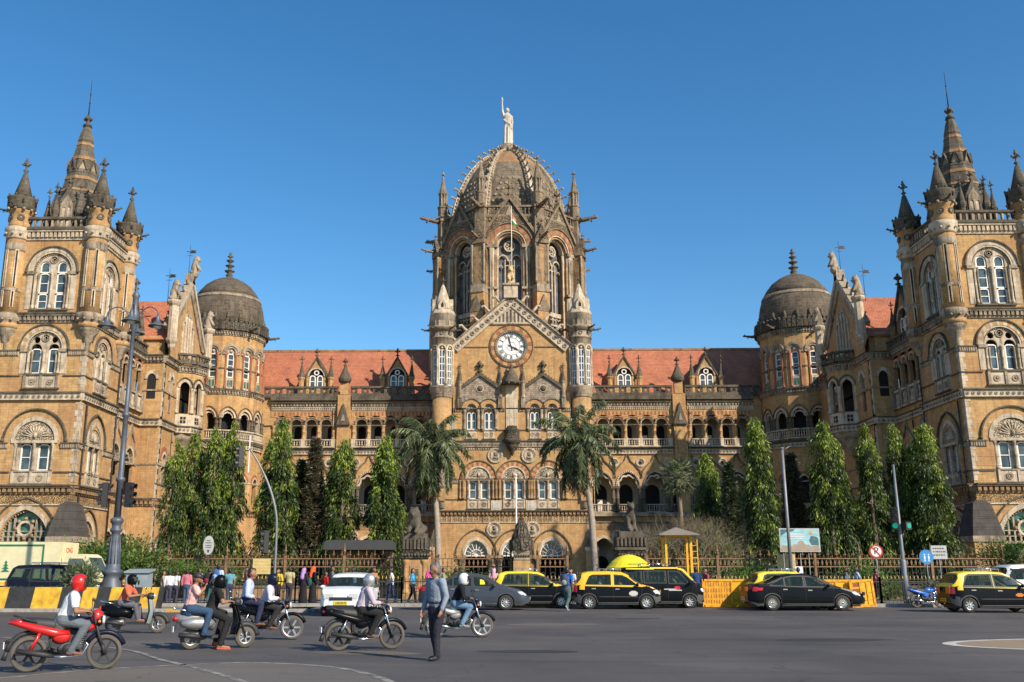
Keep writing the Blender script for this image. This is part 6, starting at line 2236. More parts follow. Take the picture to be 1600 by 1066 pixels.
def bare_tree(seed, spread=2.7, H=5.4):
 rs = random.Random(seed)
 b = MB()
 def grow(p, d, L, r, lv):
  q = p
  pts, rr = [tuple(p)], [r]
  for k in range(3):
   d = (d + Vector((rs.uniform(-1, 1), rs.uniform(-1, 1), rs.uniform(-0.6, 0.75))) * 0.28).normalized()
   q = q + d * (L / 3)
   pts.append(tuple(q))
   rr.append(r * (1 - 0.4 * (k + 1) / 3))
  b.tube(pts, rr, 'twig', 5 if lv < 2 else 3, True, False)
  if lv >= 5 or q.z > H:
   return
  for j in range(3 if lv < 4 else 2):
   nd = (d + Vector((rs.uniform(-1, 1), rs.uniform(-1, 1), rs.uniform(-0.35, 0.8))) * 0.95).normalized()
   grow(q, nd, L * rs.uniform(0.62, 0.85), r * 0.55, lv + 1)
 for k in range(6):
  a = k * 1.05 + rs.random()
  grow(Vector((0.15 * math.cos(a), 0.15 * math.sin(a), 0)), Vector((math.cos(a) * 0.8, math.sin(a) * 0.45, 1)).normalized(), 1.9, 0.09, 0)
 return b
for x, y, rz, sc, lb in ((9.1, 58, 0, 0.86, 'bare brown tree with a tangle of leafless branches behind the yellow booth'),
      (7.5, 60, 120, 0.78, 'low bare tree left of the yellow booth, beside the seated tiger'),
      (10.7, 59, 60, 0.82, 'bare twiggy tree at the right edge of the leafless thicket')):
 t = thing('bare_tree', lb, 'tree', (x, y, 0), rz, 'leafless trees behind the fence')
 t.scale = (sc * 1.12, sc, sc)
 CACHE.setdefault('bare', bare_tree(5).mesh('branches'))
 obj('branches', CACHE['bare'], t)
def bush(seed, rx, ry, rz, n, m, L=0.2, W=0.06, stems=True, layered=False):
 rs = np.random.RandomState(seed)
 P, D = [], []
 b = MB()
 nc = 16
 for i in range(nc):
  a = rs.uniform(0, 2 * PI)
  k = rs.uniform(0.2, 0.95)
  zz = rs.uniform(0.35, 1.0)
  c = np.array([rx * k * math.cos(a), ry * k * math.sin(a), rz * zz * (1 - 0.35 * k)])
  if stems:
   b.tube([(0, 0, 0), (c[0] * 0.4, c[1] * 0.4, c[2] * 0.55), tuple(c)], [0.06, 0.04, 0.012], 'bark', 5)
  kk = n // nc
  sc = np.array([rx, ry, rz * (0.35 if layered else 0.6)]) * 0.32
  pts = c + rs.normal(size=(kk, 3)) * sc
  P.append(pts)
  D.append(unit(rs.normal(size=(kk, 3)) * 0.7 + (pts - c) / sc * 0.6 + np.array([0, 0, 0.35])))
 P, D = np.concatenate(P), np.concatenate(D)
 P[:, 2] = np.maximum(P[:, 2], 0.02)
 k = len(P)
 return leaf_mesh('crown', P, D, rs.uniform(L * 0.6, L * 1.2, k), W, [m], None), b.mesh('stems')
B1 = bush(1, 1.2, 1.0, 1.5, 2600, 'leaf_bush')
B2 = bush(2, 0.8, 0.5, 0.75, 2200, 'leaf_grey', 0.22, 0.04)
B3 = bush(3, 2.3, 1.4, 2.3, 5200, 'leaf_bush', 0.24, 0.085, True, True)
GB_ = 'shrubs behind the fence'
def put_bush(k, loc, sc, label, grp, name='shrub', cat='shrub'):
 t = thing(name, label, cat, loc, loc[0] * 31, grp)
 t.scale = sc
 obj('leaves', k[0], t)
 obj('stems', k[1], t)
 return t
put_bush(B3, (-22.4, 54, 1.1), (1.0, 1, 0.95), 'spreading tree with flat layers of leaves between the cream truck and the iron lamp post', None, 'layered_tree', 'tree')
put_bush(B3, (-18.9, 54, 0.9), (0.75, 0.8, 0.5), 'leafy shrub showing right of the iron lamp post above the grey cabinet', None, 'shrub')
put_bush(B3, (10.9, 60, 0.6), (0.9, 0.8, 1.5), 'rounded green bush between the small fan palm and the leafless thicket', None)
put_bush(B3, (27.1, 56, 1.5), (0.9, 0.9, 0.7), 'shrub with broad leaves in front of the right stone buttress', None)
put_bush(B3, (29.9, 56, 1.4), (1.0, 0.9, 0.8), 'shrub with broad leaves spilling over the fence at the right edge', None)
put_bush(B2, (-19.0, 40.9, 0.85), (1.1, 1, 1.25), 'grey green oleander growing behind the striped barrier left of the lamp post', None, 'oleander')
bs = [(-9.9, 51.5), (-4.0, 53), (-2.2, 53.2), (1.6, 53), (2.9, 53.2), (11.3, 51), (12.3, 51.4), (17.0, 51), (18.2, 51.3), (20.3, 51), (-15.8, 57), (-17.5, 57), (-12, 57), (-10, 57), (-7.6, 56), (-6.9, 55.5), (16, 56.5), (9.6, 57), (14.2, 51.5)]
near = ['left of the lion pillar', 'right of the lion pillar', 'just left of the pointed pillar', 'right of the pointed pillar', 'before the open doorway', 'behind the left yellow barricade', 'above the left yellow barricade', 'behind the right yellow barricade', 'above the right yellow barricade', 'near the no parking sign', 'right of the oval sign post', 'below the oval sign', 'under the brown conifer', 'below the black awning', 'at the foot of the broad mast tree', 'touching the lion pillar', 'under the picture board', 'in the bare thicket', 'behind the yellow topped taxi']
for i, ((x, y), nr) in enumerate(zip(bs, near)):
 put_bush(B1 if i % 3 else B2, (x, y, 0.05), (0.8, 0.8, 0.9 + 0.3 * math.sin(i * 3)), 'green garden shrub ' + nr, GB_)
# ================================================================== fences, gate pillars, poles, signs
plain('rail_tan', (0.20, 0.115, 0.058), 0.6, noise_amt=0.3, scale=4)
plain('rail_dark', (0.045, 0.038, 0.032), 0.6, noise_amt=0.3)
plain('rail_gold', (0.50, 0.36, 0.10), 0.5)
plain('pole_grey', (0.16, 0.18, 0.20), 0.5, metal=0.2)
plain('pole_silver', (0.20, 0.205, 0.21), 0.5, metal=0.3)
plain('lamp_iron', (0.085, 0.10, 0.125), 0.5, metal=0.2, noise_amt=0.2)
plain('yellow', (0.78, 0.39, 0.008), 0.5, noise_amt=0.15)
plain('yellow_rust', (0.70, 0.31, 0.012), 0.6, noise_amt=0.35, scale=5)
plain('black_paint', (0.03, 0.03, 0.03), 0.6, noise_amt=0.35, scale=4)
plain('yellow_barrier', (0.62, 0.36, 0.03), 0.65, noise_amt=0.3, scale=4)
plain('sign_white', (0.70, 0.70, 0.68), 0.4, noise_amt=0.05)
plain('sign_grey', (0.42, 0.43, 0.42), 0.5)
plain('sign_red', (0.50, 0.03, 0.02), 0.4)
plain('sign_black', (0.02, 0.02, 0.02), 0.4)
plain('sign_blue', (0.03, 0.22, 0.52), 0.4)
plain('sign_cream', (0.56, 0.44, 0.18), 0.5)
plain('cabinet', (0.24, 0.29, 0.31), 0.5)
plain('awning', (0.05, 0.05, 0.052), 0.8)
asphalt('tar', (0.03, 0.029, 0.029), (0.05, 0.048, 0.047), 3.0)
# the long ornamental fence: one run each side of the pillars
fs_me = {}
def ornate_fence(x0, x1, y, label):
 t = thing('ornate_fence', label, 'fence', ((x0 + x1) / 2, y, 0.14), 0, 'ornate iron fence runs before the station')
 h = (x1 - x0) / 2
 b = MB()
 b.box(-h, h, -0.12, 0.12, 0, 0.55, 'ochre_old')
 b.box(-h, h, -0.18, 0.18, 0.55, 0.68, 'grey')
 obj('plinth', b, t)
 b = MB()
 for z0, z1 in ((2.10, 2.16), (1.66, 1.72), (1.0, 1.04), (0.78, 0.82)):
  b.box(-h, h, -0.03, 0.03, z0, z1, 'rail_tan' if z0 > 1.2 else 'rail_dark')
 obj('rail', b, t)
 b = MB()
 n = int(2 * h / 0.46)
 s = 2 * h / n
 for i in range(n):
  u = -h + s * (i + 0.5)
  for k in (-0.25, 0.25):
   b.box(u + k * s - 0.012, u + k * s + 0.012, -0.012, 0.012, 0.68, 2.12, 'rail_dark')
   b.box(u + k * s - 0.03, u + k * s + 0.03, -0.02, 0.02, 1.78, 2.04, 'rail_tan')
   b.box(u + k * s - 0.06, u + k * s + 0.06, -0.015, 0.015, 1.88, 1.94, 'rail_tan')
  # fleur spikes
  b.tube([(u, 0, 2.14), (u, 0, 2.45), (u, 0, 2.62)], [0.02, 0.03, 0.004], 'rail_tan', 5)
  b.box(u - 0.08, u + 0.08, -0.015, 0.015, 2.34, 2.38, 'rail_tan')
  b.box(u + s / 2 - 0.012, u + s / 2 + 0.012, -0.012, 0.012, 2.14, 2.34, 'rail_tan')
  b.ring(u, 1.28, 0.10, 0.13, -0.012, 0.012, 'rail_dark', None, 8)
 obj('ironwork', b, t)
 m = max(1, int(2 * h / 3.3))
 for i in range(m + 1):
  u = -h + 2 * h * i / m
  p = MB(Matrix.Translation((u, 0, 0)))
  p.box(-0.07, 0.07, -0.07, 0.07, 0, 2.3, 'rail_tan')
  p.tube([(0, 0, 2.3), (0, 0, 2.6), (0, 0, 3.0)], [0.06, 0.05, 0.005], 'rail_tan', 6)
  p.ball((0, 0, 2.55), 0.09, 'rail_tan', 8)
  obj('post', p, t)
ornate_fence(-60, -6.95, 55, 'ornate iron fence running left from the stone lion pillar')
ornate_fence(-5.35, -0.95, 55, 'ornate iron fence between the stone lion pillar and the pointed pillar')
ornate_fence(0.55, 2.2, 55, 'short ornate iron fence just right of the pointed pillar')
ornate_fence(6.6, 26.2, 55, 'ornate iron fence running right from the seated stone tiger')
ornate_fence(28.3, 60, 55, 'ornate iron fence at the right edge beyond the brick pier')
# front railing with gold tips, in short panels
def railing(x0, x1, y, label):
 t = thing('street_railing', label, 'railing', ((x0 + x1) / 2, y, 0.14), 0, 'dark street railing panels along the pavement')
 h = (x1 - x0) / 2
 b = MB()
 b.box(-h, h, -0.02, 0.02, 0.95, 1.0, 'rail_dark')
 b.box(-h, h, -0.02, 0.02, 0.1, 0.15, 'rail_dark')
 obj('rail', b, t)
 b = MB()
 n = int(2 * h / 0.17)
 for i in range(n + 1):
  u = -h + 2 * h * i / n
  b.box(u - 0.011, u + 0.011, -0.011, 0.011, 0, 1.08, 'rail_dark')
  b.tube([(u, 0, 1.08), (u, 0, 1.16), (u, 0, 1.25)], [0.02, 0.028, 0.004], 'rail_gold', 5)
 obj('bars', b, t)
 for u in (-h, h):
  p = MB(Matrix.Translation((u, 0, 0)))
  p.box(-0.035, 0.035, -0.035, 0.035, 0, 1.2, 'rail_dark')
  obj('post', p, t)
rl = [(-17.4, -14.2, 'behind the group of schoolboys'), (-14.2, -11.2, 'at the curved signal pole'), (-11.2, -8.4, 'behind the white hatchback'), (-8.4, -6.2, 'left of the lion pillar'), (-6.2, -3.4, 'before the lion pillar, behind the crossing man'),
 (-3.4, -0.6, 'behind the grey sedan'), (-0.6, 2.2, 'behind the hurrying man in blue'), (2.2, 6.3, 'behind the front taxi'), (8.3, 12.2, 'behind the left barricade'), (12.2, 16.0, 'at the silver pole'), (16.0, 19.0, 'under the no parking sign'), (19.0, 22.4, 'behind the blue motorcycle')]
for a, c, w in rl:
 railing(a, c, 46.3, 'dark railing panel with gold tips ' + w)
# stone pillars
for x, lb, kind in ((-6.18, 'square stone gate pillar carrying the lion', 'lion'), (5.55, 'square stone gate pillar carrying the seated tiger', 'tiger')):
 t = thing('gate_pillar', lb, 'pillar', (x, 54, 0.1), 0, 'stone gate pillars with beasts')
 b = MB()
 b.box(-0.68, 0.68, -0.68, 0.68, 0, 0.3, 'ochre_old')
 b.box(-0.56, 0.56, -0.56, 0.56, 0.3, 2.1, 'ochre')
 for sx in (-1, 1):
  for sy in (-1, 1):
   column(b, sx * 0.5, sy * 0.5, 0.3, 2.1, 0.12, 'ochre')
 b.box(-0.28, 0.28, 0.56, 0.6, 0.6, 1.8, 'ochre_old')
 b.box(-0.2, 0.2, 0.6, 0.62, 0.7, 1.6, 'grey')
 obj('shaft', b, t)
 b = MB()
 b.lathe([(0.8, 2.1), (0.95, 2.2), (0.9, 2.35), (1.05, 2.55), (1.1, 2.62)], 0, 0, 4, 'grey_carved', False, 45, 405)
 for i in range(9):
  for s in (-1, 1):
   b.ball((-0.7 + i * 0.175, s * 0.68, 2.35), 0.09, 'grey', 5)
   b.ball((s * 0.68, -0.7 + i * 0.175, 2.35), 0.09, 'grey', 5)
 obj('capital', b, t)
 b = MB()
 if kind == 'lion':
  b.box(-0.72, 0.72, -0.75, 0.75, 2.6, 3.25, 'grey_carved')
  b.box(-0.62, 0.62, -0.66, 0.66, 3.25, 3.5, 'grey')
  for i in range(7):
   b.box(-0.66 + i * 0.2, -0.54 + i * 0.2, 0.75, 0.82, 2.65, 3.2, 'grey')
 else:
  b.box(-0.9, 0.9, -0.8, 0.8, 2.6, 2.75, 'grey')
  b.box(-0.8, 0.8, -0.72, 0.72, 2.75, 3.3, 'grey_carved')
  b.box(-0.62, 0.62, -0.62, 0.62, 3.3, 3.6, 'grey')
  for i in range(8):
   b.box(-0.8 + i * 0.215, -0.68 + i * 0.215, 0.72, 0.82, 2.8, 3.25, 'grey')
 obj('plinth', b, t)
gp = MB()
gp.box(-0.46, 0.46, -0.46, 0.46, 0, 2.05, 'ochre')
t = thing('pointed_pillar', 'stone gate pillar with a dark pointed cap in front of the middle entrance arch', 'pillar', (-0.38, 54, 0.1))
obj('shaft', gp, t)
b = MB()
b.lathe([(0.528, 2.0), (0.627, 2.1), (0.581, 2.25), (0.66, 2.5), (0.693, 2.6)], 0, 0, 4, 'cream_dirty', False, 45, 405)
for i in range(7):
 for s in (-1, 1):
  b.ball((-0.4 + i * 0.133, s * 0.45, 2.3), 0.07, 'grey', 5)
obj('capital', b, t)
b = MB()
b.lathe([(0.66, 2.6), (0.66, 3.15), (0.568, 3.2), (0.488, 3.45), (0.396, 3.6), (0.33, 3.95), (0.185, 4.15), (0.106, 4.35), (0.00066, 4.5)], 0, 0, 8, 'grey_carved', False)
for k in range(8):
 a = R(45 * k)
 b.tube([(0.61 * math.sin(a), 0.61 * math.cos(a), 2.6), (0.61 * math.sin(a), 0.61 * math.cos(a), 3.1)], 0.085, 'grey', 6)
 a += R(22.5)
 b.tube([(0.44 * math.sin(a), 0.44 * math.cos(a), 3.3), (0.33 * math.sin(a), 0.33 * math.cos(a), 3.9)], [0.11, 0.02], 'grey', 5)
obj('cap', b, t)
# brick pier right
t = thing('brick_pier', 'plain ochre gate pier under the leafy shrubs on the right', 'pillar', (27.4, 55, 0.1))
b = MB()
b.box(-0.5, 0.5, -0.5, 0.5, 0, 2.2, 'ochre')
b.lathe([(0.8, 2.2), (0.85, 2.35), (0.1, 2.7)], 0, 0, 4, 'cream_dirty', False, 45, 405)
obj('shaft', b, t)
# ------------------------------------------------------------------ stone beasts and figures
def stone_blob(name, label, cat, loc, prims, mat, vox=0.05, rz=0, group=None, sc=1.0):
 me = blob(name, prims, vox, [mat], 1)
 o = obj(name, me)
 o.location = loc
 o.rotation_euler = (0, 0, R(rz))
 o.scale = (sc,) * 3
 return tag(o, label, cat, group)
V = lambda *a: Vector(a)
lion = [(V(0, 0.5, 0.35), V(0, -0.25, 0.5), 0.34, 0.36, 0), (V(0, -0.3, 0.55), V(0, -0.38, 1.0), 0.38, 0.30, 0), (V(0, -0.4, 1.05), V(0, -0.42, 1.12), 0.34, 0.33, 0),
  (V(0, -0.55, 1.1), V(0, -0.72, 1.04), 0.2, 0.13, 0), (V(-0.2, -0.3, 0.55), V(-0.22, -0.75, 0.12), 0.16, 0.11, 0), (V(0.2, -0.3, 0.55), V(0.22, -0.75, 0.12), 0.16, 0.11, 0),
  (V(-0.22, -0.7, 0.1), V(-0.22, -0.92, 0.08), 0.1, 0.09, 0), (V(0.22, -0.7, 0.1), V(0.22, -0.92, 0.08), 0.1, 0.09, 0),
  (V(0.3, 0.5, 0.3), V(0.34, 0.1, 0.12), 0.22, 0.12, 0), (V(-0.3, 0.5, 0.3), V(-0.34, 0.1, 0.12), 0.22, 0.12, 0), (V(0.16, -0.45, 1.38), V(0.17, -0.45, 1.42), 0.08, 0.07, 0), (V(-0.16, -0.45, 1.38), V(-0.17, -0.45, 1.42), 0.08, 0.07, 0),
  (V(0, -0.1, 0.95), V(0, 0.05, 0.6), 0.3, 0.25, 0), (V(0, -0.62, 0.95), V(0, -0.68, 0.9), 0.1, 0.08, 0), (V(0, 0, 0.05), V(0, 0.3, 0.05), 0.42, 0.42, 0)]
stone_blob('stone_lion', 'crouching maned stone lion on the left gate pillar', 'statue', (-6.18, 54, 3.6), lion, 'grey', 0.04, -12, None, 0.98)
tiger = [(V(0, 0.35, 0.3), V(0, -0.1, 0.9), 0.34, 0.25, 0), (V(0, -0.1, 0.9), V(0, -0.2, 1.2), 0.24, 0.19, 0), (V(0, -0.26, 1.35), V(0, -0.34, 1.34), 0.22, 0.19, 0), (V(0, -0.42, 1.3), V(0, -0.54, 1.27), 0.13, 0.1, 0),
  (V(-0.16, -0.12, 0.85), V(-0.17, -0.38, 0.1), 0.13, 0.09, 0), (V(0.16, -0.12, 0.85), V(0.17, -0.38, 0.1), 0.13, 0.09, 0), (V(-0.17, -0.4, 0.08), V(-0.17, -0.55, 0.06), 0.1, 0.08, 0), (V(0.17, -0.4, 0.08), V(0.17, -0.55, 0.06), 0.1, 0.08, 0),
  (V(0.27, 0.35, 0.28), V(0.3, -0.1, 0.1), 0.22, 0.11, 0), (V(-0.27, 0.35, 0.28), V(-0.3, -0.1, 0.1), 0.22, 0.11, 0), (V(0.13, -0.22, 1.55), V(0.14, -0.22, 1.62), 0.07, 0.03, 0), (V(-0.13, -0.22, 1.55), V(-0.14, -0.22, 1.62), 0.07, 0.03, 0),
  (V(0, 0, 0.04), V(0, 0.3, 0.04), 0.42, 0.42, 0)]
stone_blob('stone_tiger', 'seated upright stone tiger on the right gate pillar', 'statue', (5.6, 54, 3.7), tiger, 'grey', 0.04, 10)
# marble lady with a raised torch on the dome
lady = [(V(0, 0, 0.0), V(0, 0, 1.6), 0.62, 0.46, 0, 0.8), (V(0, 0, 1.6), V(0, 0, 2.9), 0.46, 0.40, 0, 0.75), (V(0, 0, 2.9), V(0, 0, 4.0), 0.38, 0.50, 0, 0.7), (V(0, 0, 4.1), V(0, 0, 4.45), 0.2, 0.15, 0),
  (V(0, -0.02, 4.75), V(0, -0.02, 4.9), 0.27, 0.27, 0), (V(0, 0.12, 4.9), V(0, 0.18, 4.85), 0.22, 0.2, 0), (V(-0.45, 0, 4.0), V(-0.62, -0.05, 4.7), 0.19, 0.15, 0), (V(-0.62, -0.05, 4.7), V(-0.66, 0, 5.6), 0.15, 0.11, 0),
  (V(-0.66, 0, 5.6), V(-0.66, 0, 6.3), 0.09, 0.13, 0), (V(-0.66, 0, 6.35), V(-0.66, 0, 6.7), 0.16, 0.04, 0), (V(0.48, 0, 3.95), V(0.60, 0.02, 3.1), 0.19, 0.15, 0), (V(0.60, 0.02, 3.1), V(0.52, -0.12, 2.3), 0.14, 0.11, 0),
  (V(0.55, 0, 2.6), V(0.5, 0, 0.4), 0.12, 0.2, 0), (V(-0.3, -0.32, 2.6), V(-0.36, -0.42, 0.1), 0.1, 0.14, 0), (V(0.05, -0.42, 2.4), V(0.02, -0.5, 0.1), 0.09, 0.13, 0), (V(0.3, -0.34, 2.9), V(0.32, -0.44, 0.1), 0.08, 0.13, 0), (V(-0.4, -0.1, 3.4), V(0.4, -0.25, 2.7), 0.2, 0.16, 0)]
stone_blob('dome_statue', 'white marble woman raising a torch on top of the central dome', 'statue', (0.0, 112, 53.68), lady, 'marble', 0.06)
def gable_fig(s):
 return [(V(0, 0.05, 0.0), V(0, 0.1, 0.8), 0.38, 0.34, 0), (V(0, 0.1, 0.8), V(0, -0.02, 1.35), 0.33, 0.3, 0), (V(0, -0.08, 1.5), V(0, -0.1, 1.65), 0.33, 0.28, 0), (V(0, -0.3, 1.5), V(0, -0.42, 1.45), 0.15, 0.1, 0),
   (V(-0.22, -0.1, 1.1), V(-0.25, -0.42, 0.5), 0.13, 0.1, 0), (V(0.22, -0.1, 1.1), V(0.25, -0.42, 0.5), 0.13, 0.1, 0), (V(-0.16, -0.05, 1.85), V(-0.18, -0.05, 1.95), 0.09, 0.05, 0), (V(0.16, -0.05, 1.85), V(0.18, -0.05, 1.95), 0.09, 0.05, 0),
   (V(0.2, 0.3, 0.2), V(0.24, -0.2, 0.1), 0.2, 0.12, 0), (V(-0.2, 0.3, 0.2), V(-0.24, -0.2, 0.1), 0.2, 0.12, 0)]
plain('stone_gold', (0.50, 0.35, 0.17), 0.9, noise_amt=0.35, scale=4)
stone_blob('gable_lion', 'golden stone lion sitting upright above the clock gable', 'statue', (0, 99.9, 31.8), gable_fig(1), 'stone_gold', 0.06, 0, None, 1.05)
fg = blob('gable_beast', gable_fig(1), 0.06, [MATS['cream_dirty']], 1)
for s, side, w in ((-1, 'left', 'lit'), (1, 'right', 'shaded')):
 for (y, z, sc, rz, nm, lb) in ((90.0, 30.0, 1.0, 90, 'gable_beast', 'stone beast on the peak of the %s wing gable' % side), (84.7, 25.85, 1.05, 90, 'gable_beast', 'stone beast on the near pier of the %s wing gable' % side), (95.6, 25.85, 1.0, 90, 'gable_beast', 'stone beast on the far pier of the %s wing gable' % side)):
  o = obj(nm, fg)
  o.location = (s * (31.25 if z > 29 else 31.25), y, z)
  o.rotation_euler = (0, 0, R(-s * rz))
  o.scale = (sc,) * 3
  tag(o, lb, 'statue', 'stone beasts on the wing gables')
  if y < 95:
   v = thing('weather_vane', 'iron weather vane behind the ' + lb, 'weather vane', (s * 31.9, y, z), 0, 'iron weather vanes on the wing gables')
   b = MB()
   b.tube([(0, 0, -0.4), (0, 0, 3.1)], [0.03, 0.018], 'iron', 5)
   obj('rod', b, v)
   b = MB()
   b.box(-0.35, 0.02, -0.01, 0.01, 2.35, 2.42, 'iron')
   b.prism([(0, 2.2), (0.1, 2.55), (0.6, 2.5), (0.5, 2.38), (0.65, 2.25)], -0.012, 0.012, 'iron')
   b.box(-0.25, 0.25, -0.01, 0.01, 1.95, 1.99, 'iron')
   obj('flag', b, v)
# flag on the gable
v = thing('national_flag', 'small tricolour flag on a thin staff above the golden lion', 'flag', (0.15, 100.6, 31.5))
b = MB()
b.tube([(0, 0, 0), (0, 0, 9.6)], [0.05, 0.03], 'white_paint', 5)
obj('staff', b, v)
plain('saffron', (0.75, 0.22, 0.02), 0.8)
plain('flag_green', (0.02, 0.22, 0.03), 0.8)
b = MB()
for i, m in enumerate(('flag_green', 'sign_white', 'saffron')):
 p = []
 for k in range(7):
  t_ = k / 6
  x = 0.03 + t_ * 0.85
  z = 7.6 + i * 0.36 - t_ * 0.0
  p += [(x, 0.07 * math.sin(t_ * 7), z - t_ * 0.85), (x * 0.8, 0.07 * math.sin(t_ * 7) + 0.02, z + 0.36 - t_ * 0.9)]
 b.add(p, [(2 * k, 2 * k + 2, 2 * k + 3, 2 * k + 1) for k in range(6)], m)
obj('cloth', b, v)
v = thing('flagpole', 'plain white flagpole standing before the middle first floor windows', 'flagpole', (-0.58, 57, 0.05))
b = MB()
b.tube([(0, 0, 0), (0, 0, 7.0)], [0.06, 0.035], 'white_paint', 7)
b.ball((0, 0, 7.05), 0.08, 'white_paint', 7)
obj('pole', b, v)
# ------------------------------------------------------------------ black and yellow barrier on the island
t = thing('striped_barrier', 'concrete median barrier painted in slanting black and yellow stripes', 'barrier', (-22, 39.95, 0.12))
b = MB()
x = -14.0
k = 0
widths = [1.15, 0.85, 1.3, 0.8]
while x < 6.72:
 w = [0.95, 0.85, 1.0, 1.05, 1.1, 0.9][k % 6] * (0.62 if x > 3.4 else 1)
 x1 = min(6.75, x + w)
 m = 'yellow_barrier' if k % 2 == 0 else 'black_paint'
 sl = 0.12
 pts = [(x - sl, -0.2, 0), (x1 - sl, -0.2, 0), (x1 - sl, 0.2, 0), (x - sl, 0.2, 0), (x, -0.15, 0.84), (x1, -0.15, 0.84), (x1, 0.15, 0.84), (x, 0.15, 0.84)]
 b.add(pts, [(0, 1, 5, 4), (2, 3, 7, 6), (4, 5, 6, 7), (0, 3, 7, 4), (1, 2, 6, 5)], m)
 x = x1
 k += 1
obj('wall', b, t)
t = thing('grass_strip', 'thin line of grass growing along the top of the median barrier', 'grass', (0, 0, 0), kind='stuff')
bpy.data.objects.remove(t)
rs = np.random.RandomState(4)
P = np.stack([rs.uniform(-36, -17.5, 2600), rs.uniform(39.95, 40.5, 2600), np.full(2600, 0.78)], 1)
o = obj('grass', leaf_mesh('grass', P, unit(rs.normal(size=(2600, 3)) * 0.35 + [0, 0, 1]), rs.uniform(0.12, 0.28, 2600), 0.02, ['leaf_bush']))
tag(o, 'thin grass growing in the planter behind the striped barrier', 'grass', kind='stuff')
b = MB()
b.box(-36, -17.3, -40.6, -40.15, 0.12, 0.8, 'earth')
tag(obj('planter', b), 'earth filled planter behind the striped barrier', 'planter')
# ------------------------------------------------------------------ ornate lamp post with four hanging lamps
t = thing('street_lamp', 'tall ornate iron lamp post with four bell shaped lamps and a fluted base', 'street lamp', (-17.9, 41.2, 0.12))
b = MB()
b.lathe([(0.496, 0), (0.496, 0.5), (0.448, 0.9), (0.352, 1.15), (0.352, 1.3), (0.416, 1.38), (0.416, 1.5), (0.304, 1.56), (0.304, 1.72), (0.272, 1.75), (0.192, 2.9), (0.176, 3.05), (0.24, 3.1), (0.256, 3.2), (0.192, 3.25), (0.192, 3.42), (0.272, 3.5), (0.272, 3.62), (0.16, 3.7)], 0, 0, 20, 'lamp_iron')
for k in range(12):
 a = R(30 * k)
 b.tube([(0.27 * math.sin(a), 0.27 * math.cos(a), 1.78), (0.2 * math.sin(a), 0.2 * math.cos(a), 2.9)], [0.032, 0.02], 'lamp_iron', 5)
obj('base', b, t)
b = MB()
b.lathe([(0.15, 3.68), (0.14, 5.2), (0.2, 5.25), (0.2, 5.36), (0.125, 5.42), (0.11, 8.0), (0.16, 8.05), (0.16, 8.15), (0.10, 8.2), (0.085, 11.9), (0.16, 12.0), (0.16, 12.25), (0.2, 12.3), (0.2, 12.7), (0.12, 12.9), (0.13, 13.4), (0.18, 13.5), (0.1, 13.65), (0.03, 13.8), (0.001, 14.5)], 0, 0, 14, 'lamp_iron')
obj('shaft', b, t)
plain('lamp_glass', (0.55, 0.55, 0.50), 0.2)
for k, a in enumerate((80, -80, 15, 195)):
 ar = R(a)
 s, c = math.sin(ar), math.cos(ar)
 b = MB()
 P = [(0.1, 12.25), (0.35, 12.75), (0.75, 12.95), (1.1, 12.75), (1.15, 12.55)]
 P = smooth_line(P, 4)
 b.tube([(r * s, r * c, z) for r, z in P], 0.028, 'lamp_iron', 5)
 rg = [(0.42 + 0.15 * math.cos(q), 12.62 + 0.15 * math.sin(q)) for q in np.linspace(0, 5.2, 12)]
 b.tube([(r * s, r * c, z) for r, z in rg], 0.016, 'lamp_iron', 4)
 obj('arm', b, t)
 b = MB()
 b.lathe([(0.03, 12.62), (0.06, 12.5), (0.09, 12.42), (0.1, 12.3), (0.2, 12.16), (0.38, 12.06), (0.40, 12.02), (0.36, 12.03), (0.18, 12.12), (0.05, 12.15)], 1.15 * s, 1.15 * c, 16, 'lamp_iron')
 lo = obj('lamp_shade', b, t)
 b = MB()
 b.ball((1.15 * s, 1.15 * c, 12.03), 0.19, 'lamp_glass', 10, 0.7)
 obj('globe', b, lo)
# ------------------------------------------------------------------ traffic lights
def lit(name, col, e):
 m, nt, b, L = _nodes(name)
 b.inputs['Base Color'].default_value = (*[c * 0.3 for c in col], 1)
 b.inputs['Emission Color'].default_value = (*col, 1)
 b.inputs['Emission Strength'].default_value = e
 MATS[name] = m
plain('lens_red', (0.10, 0.01, 0.01), 0.3)
plain('lens_amber', (0.12, 0.05, 0.01), 0.3)
plain('lens_green', (0.01, 0.06, 0.04), 0.3)
lit('lens_green_on', (0.0, 0.45, 0.26), 0.45)
plain('signal_black', (0.02, 0.02, 0.022), 0.55)
def signal(label, loc, rz, on=None, group='traffic light heads', parts=3):
 t = thing('traffic_light', label, 'traffic light', loc, rz, group)
 b = MB()
 b.box(-0.17, 0.17, -0.1, 0.12, -0.52, 0.52, 'signal_black')
 obj('housing', b, t)
 for i, m in enumerate(('lens_green', 'lens_amber', 'lens_red')):
  if i == on:
   m = 'lens_green_on'
  z = -0.34 + 0.34 * i
  q = MB()
  q.disc(0, z, 0.125, 0.10, 0.135, m, 14)
  obj('lens', q, t)
  q = MB()
  n = 9
  p = []
  for j in range(n + 1):
   a = R(-20 + 220 * j / n)
   c, s = math.cos(a), math.sin(a)
   p += [(0.15 * c, 0.12, z + 0.15 * s), (0.145 * c, 0.34 - 0.08 * (1 - abs(s)), z + 0.15 * s - 0.03)]
  q.add(p, [(2 * j, 2 * j + 2, 2 * j + 3, 2 * j + 1) for j in range(n)], 'signal_black')
  obj('visor', q, t)
 return t
signal('traffic light head on the left side of the iron lamp post', (-18.42, 41.0, 4.75), -75)
signal('traffic light head with visors on the right side of the iron lamp post', (-17.4, 41.0, 4.75), 78)
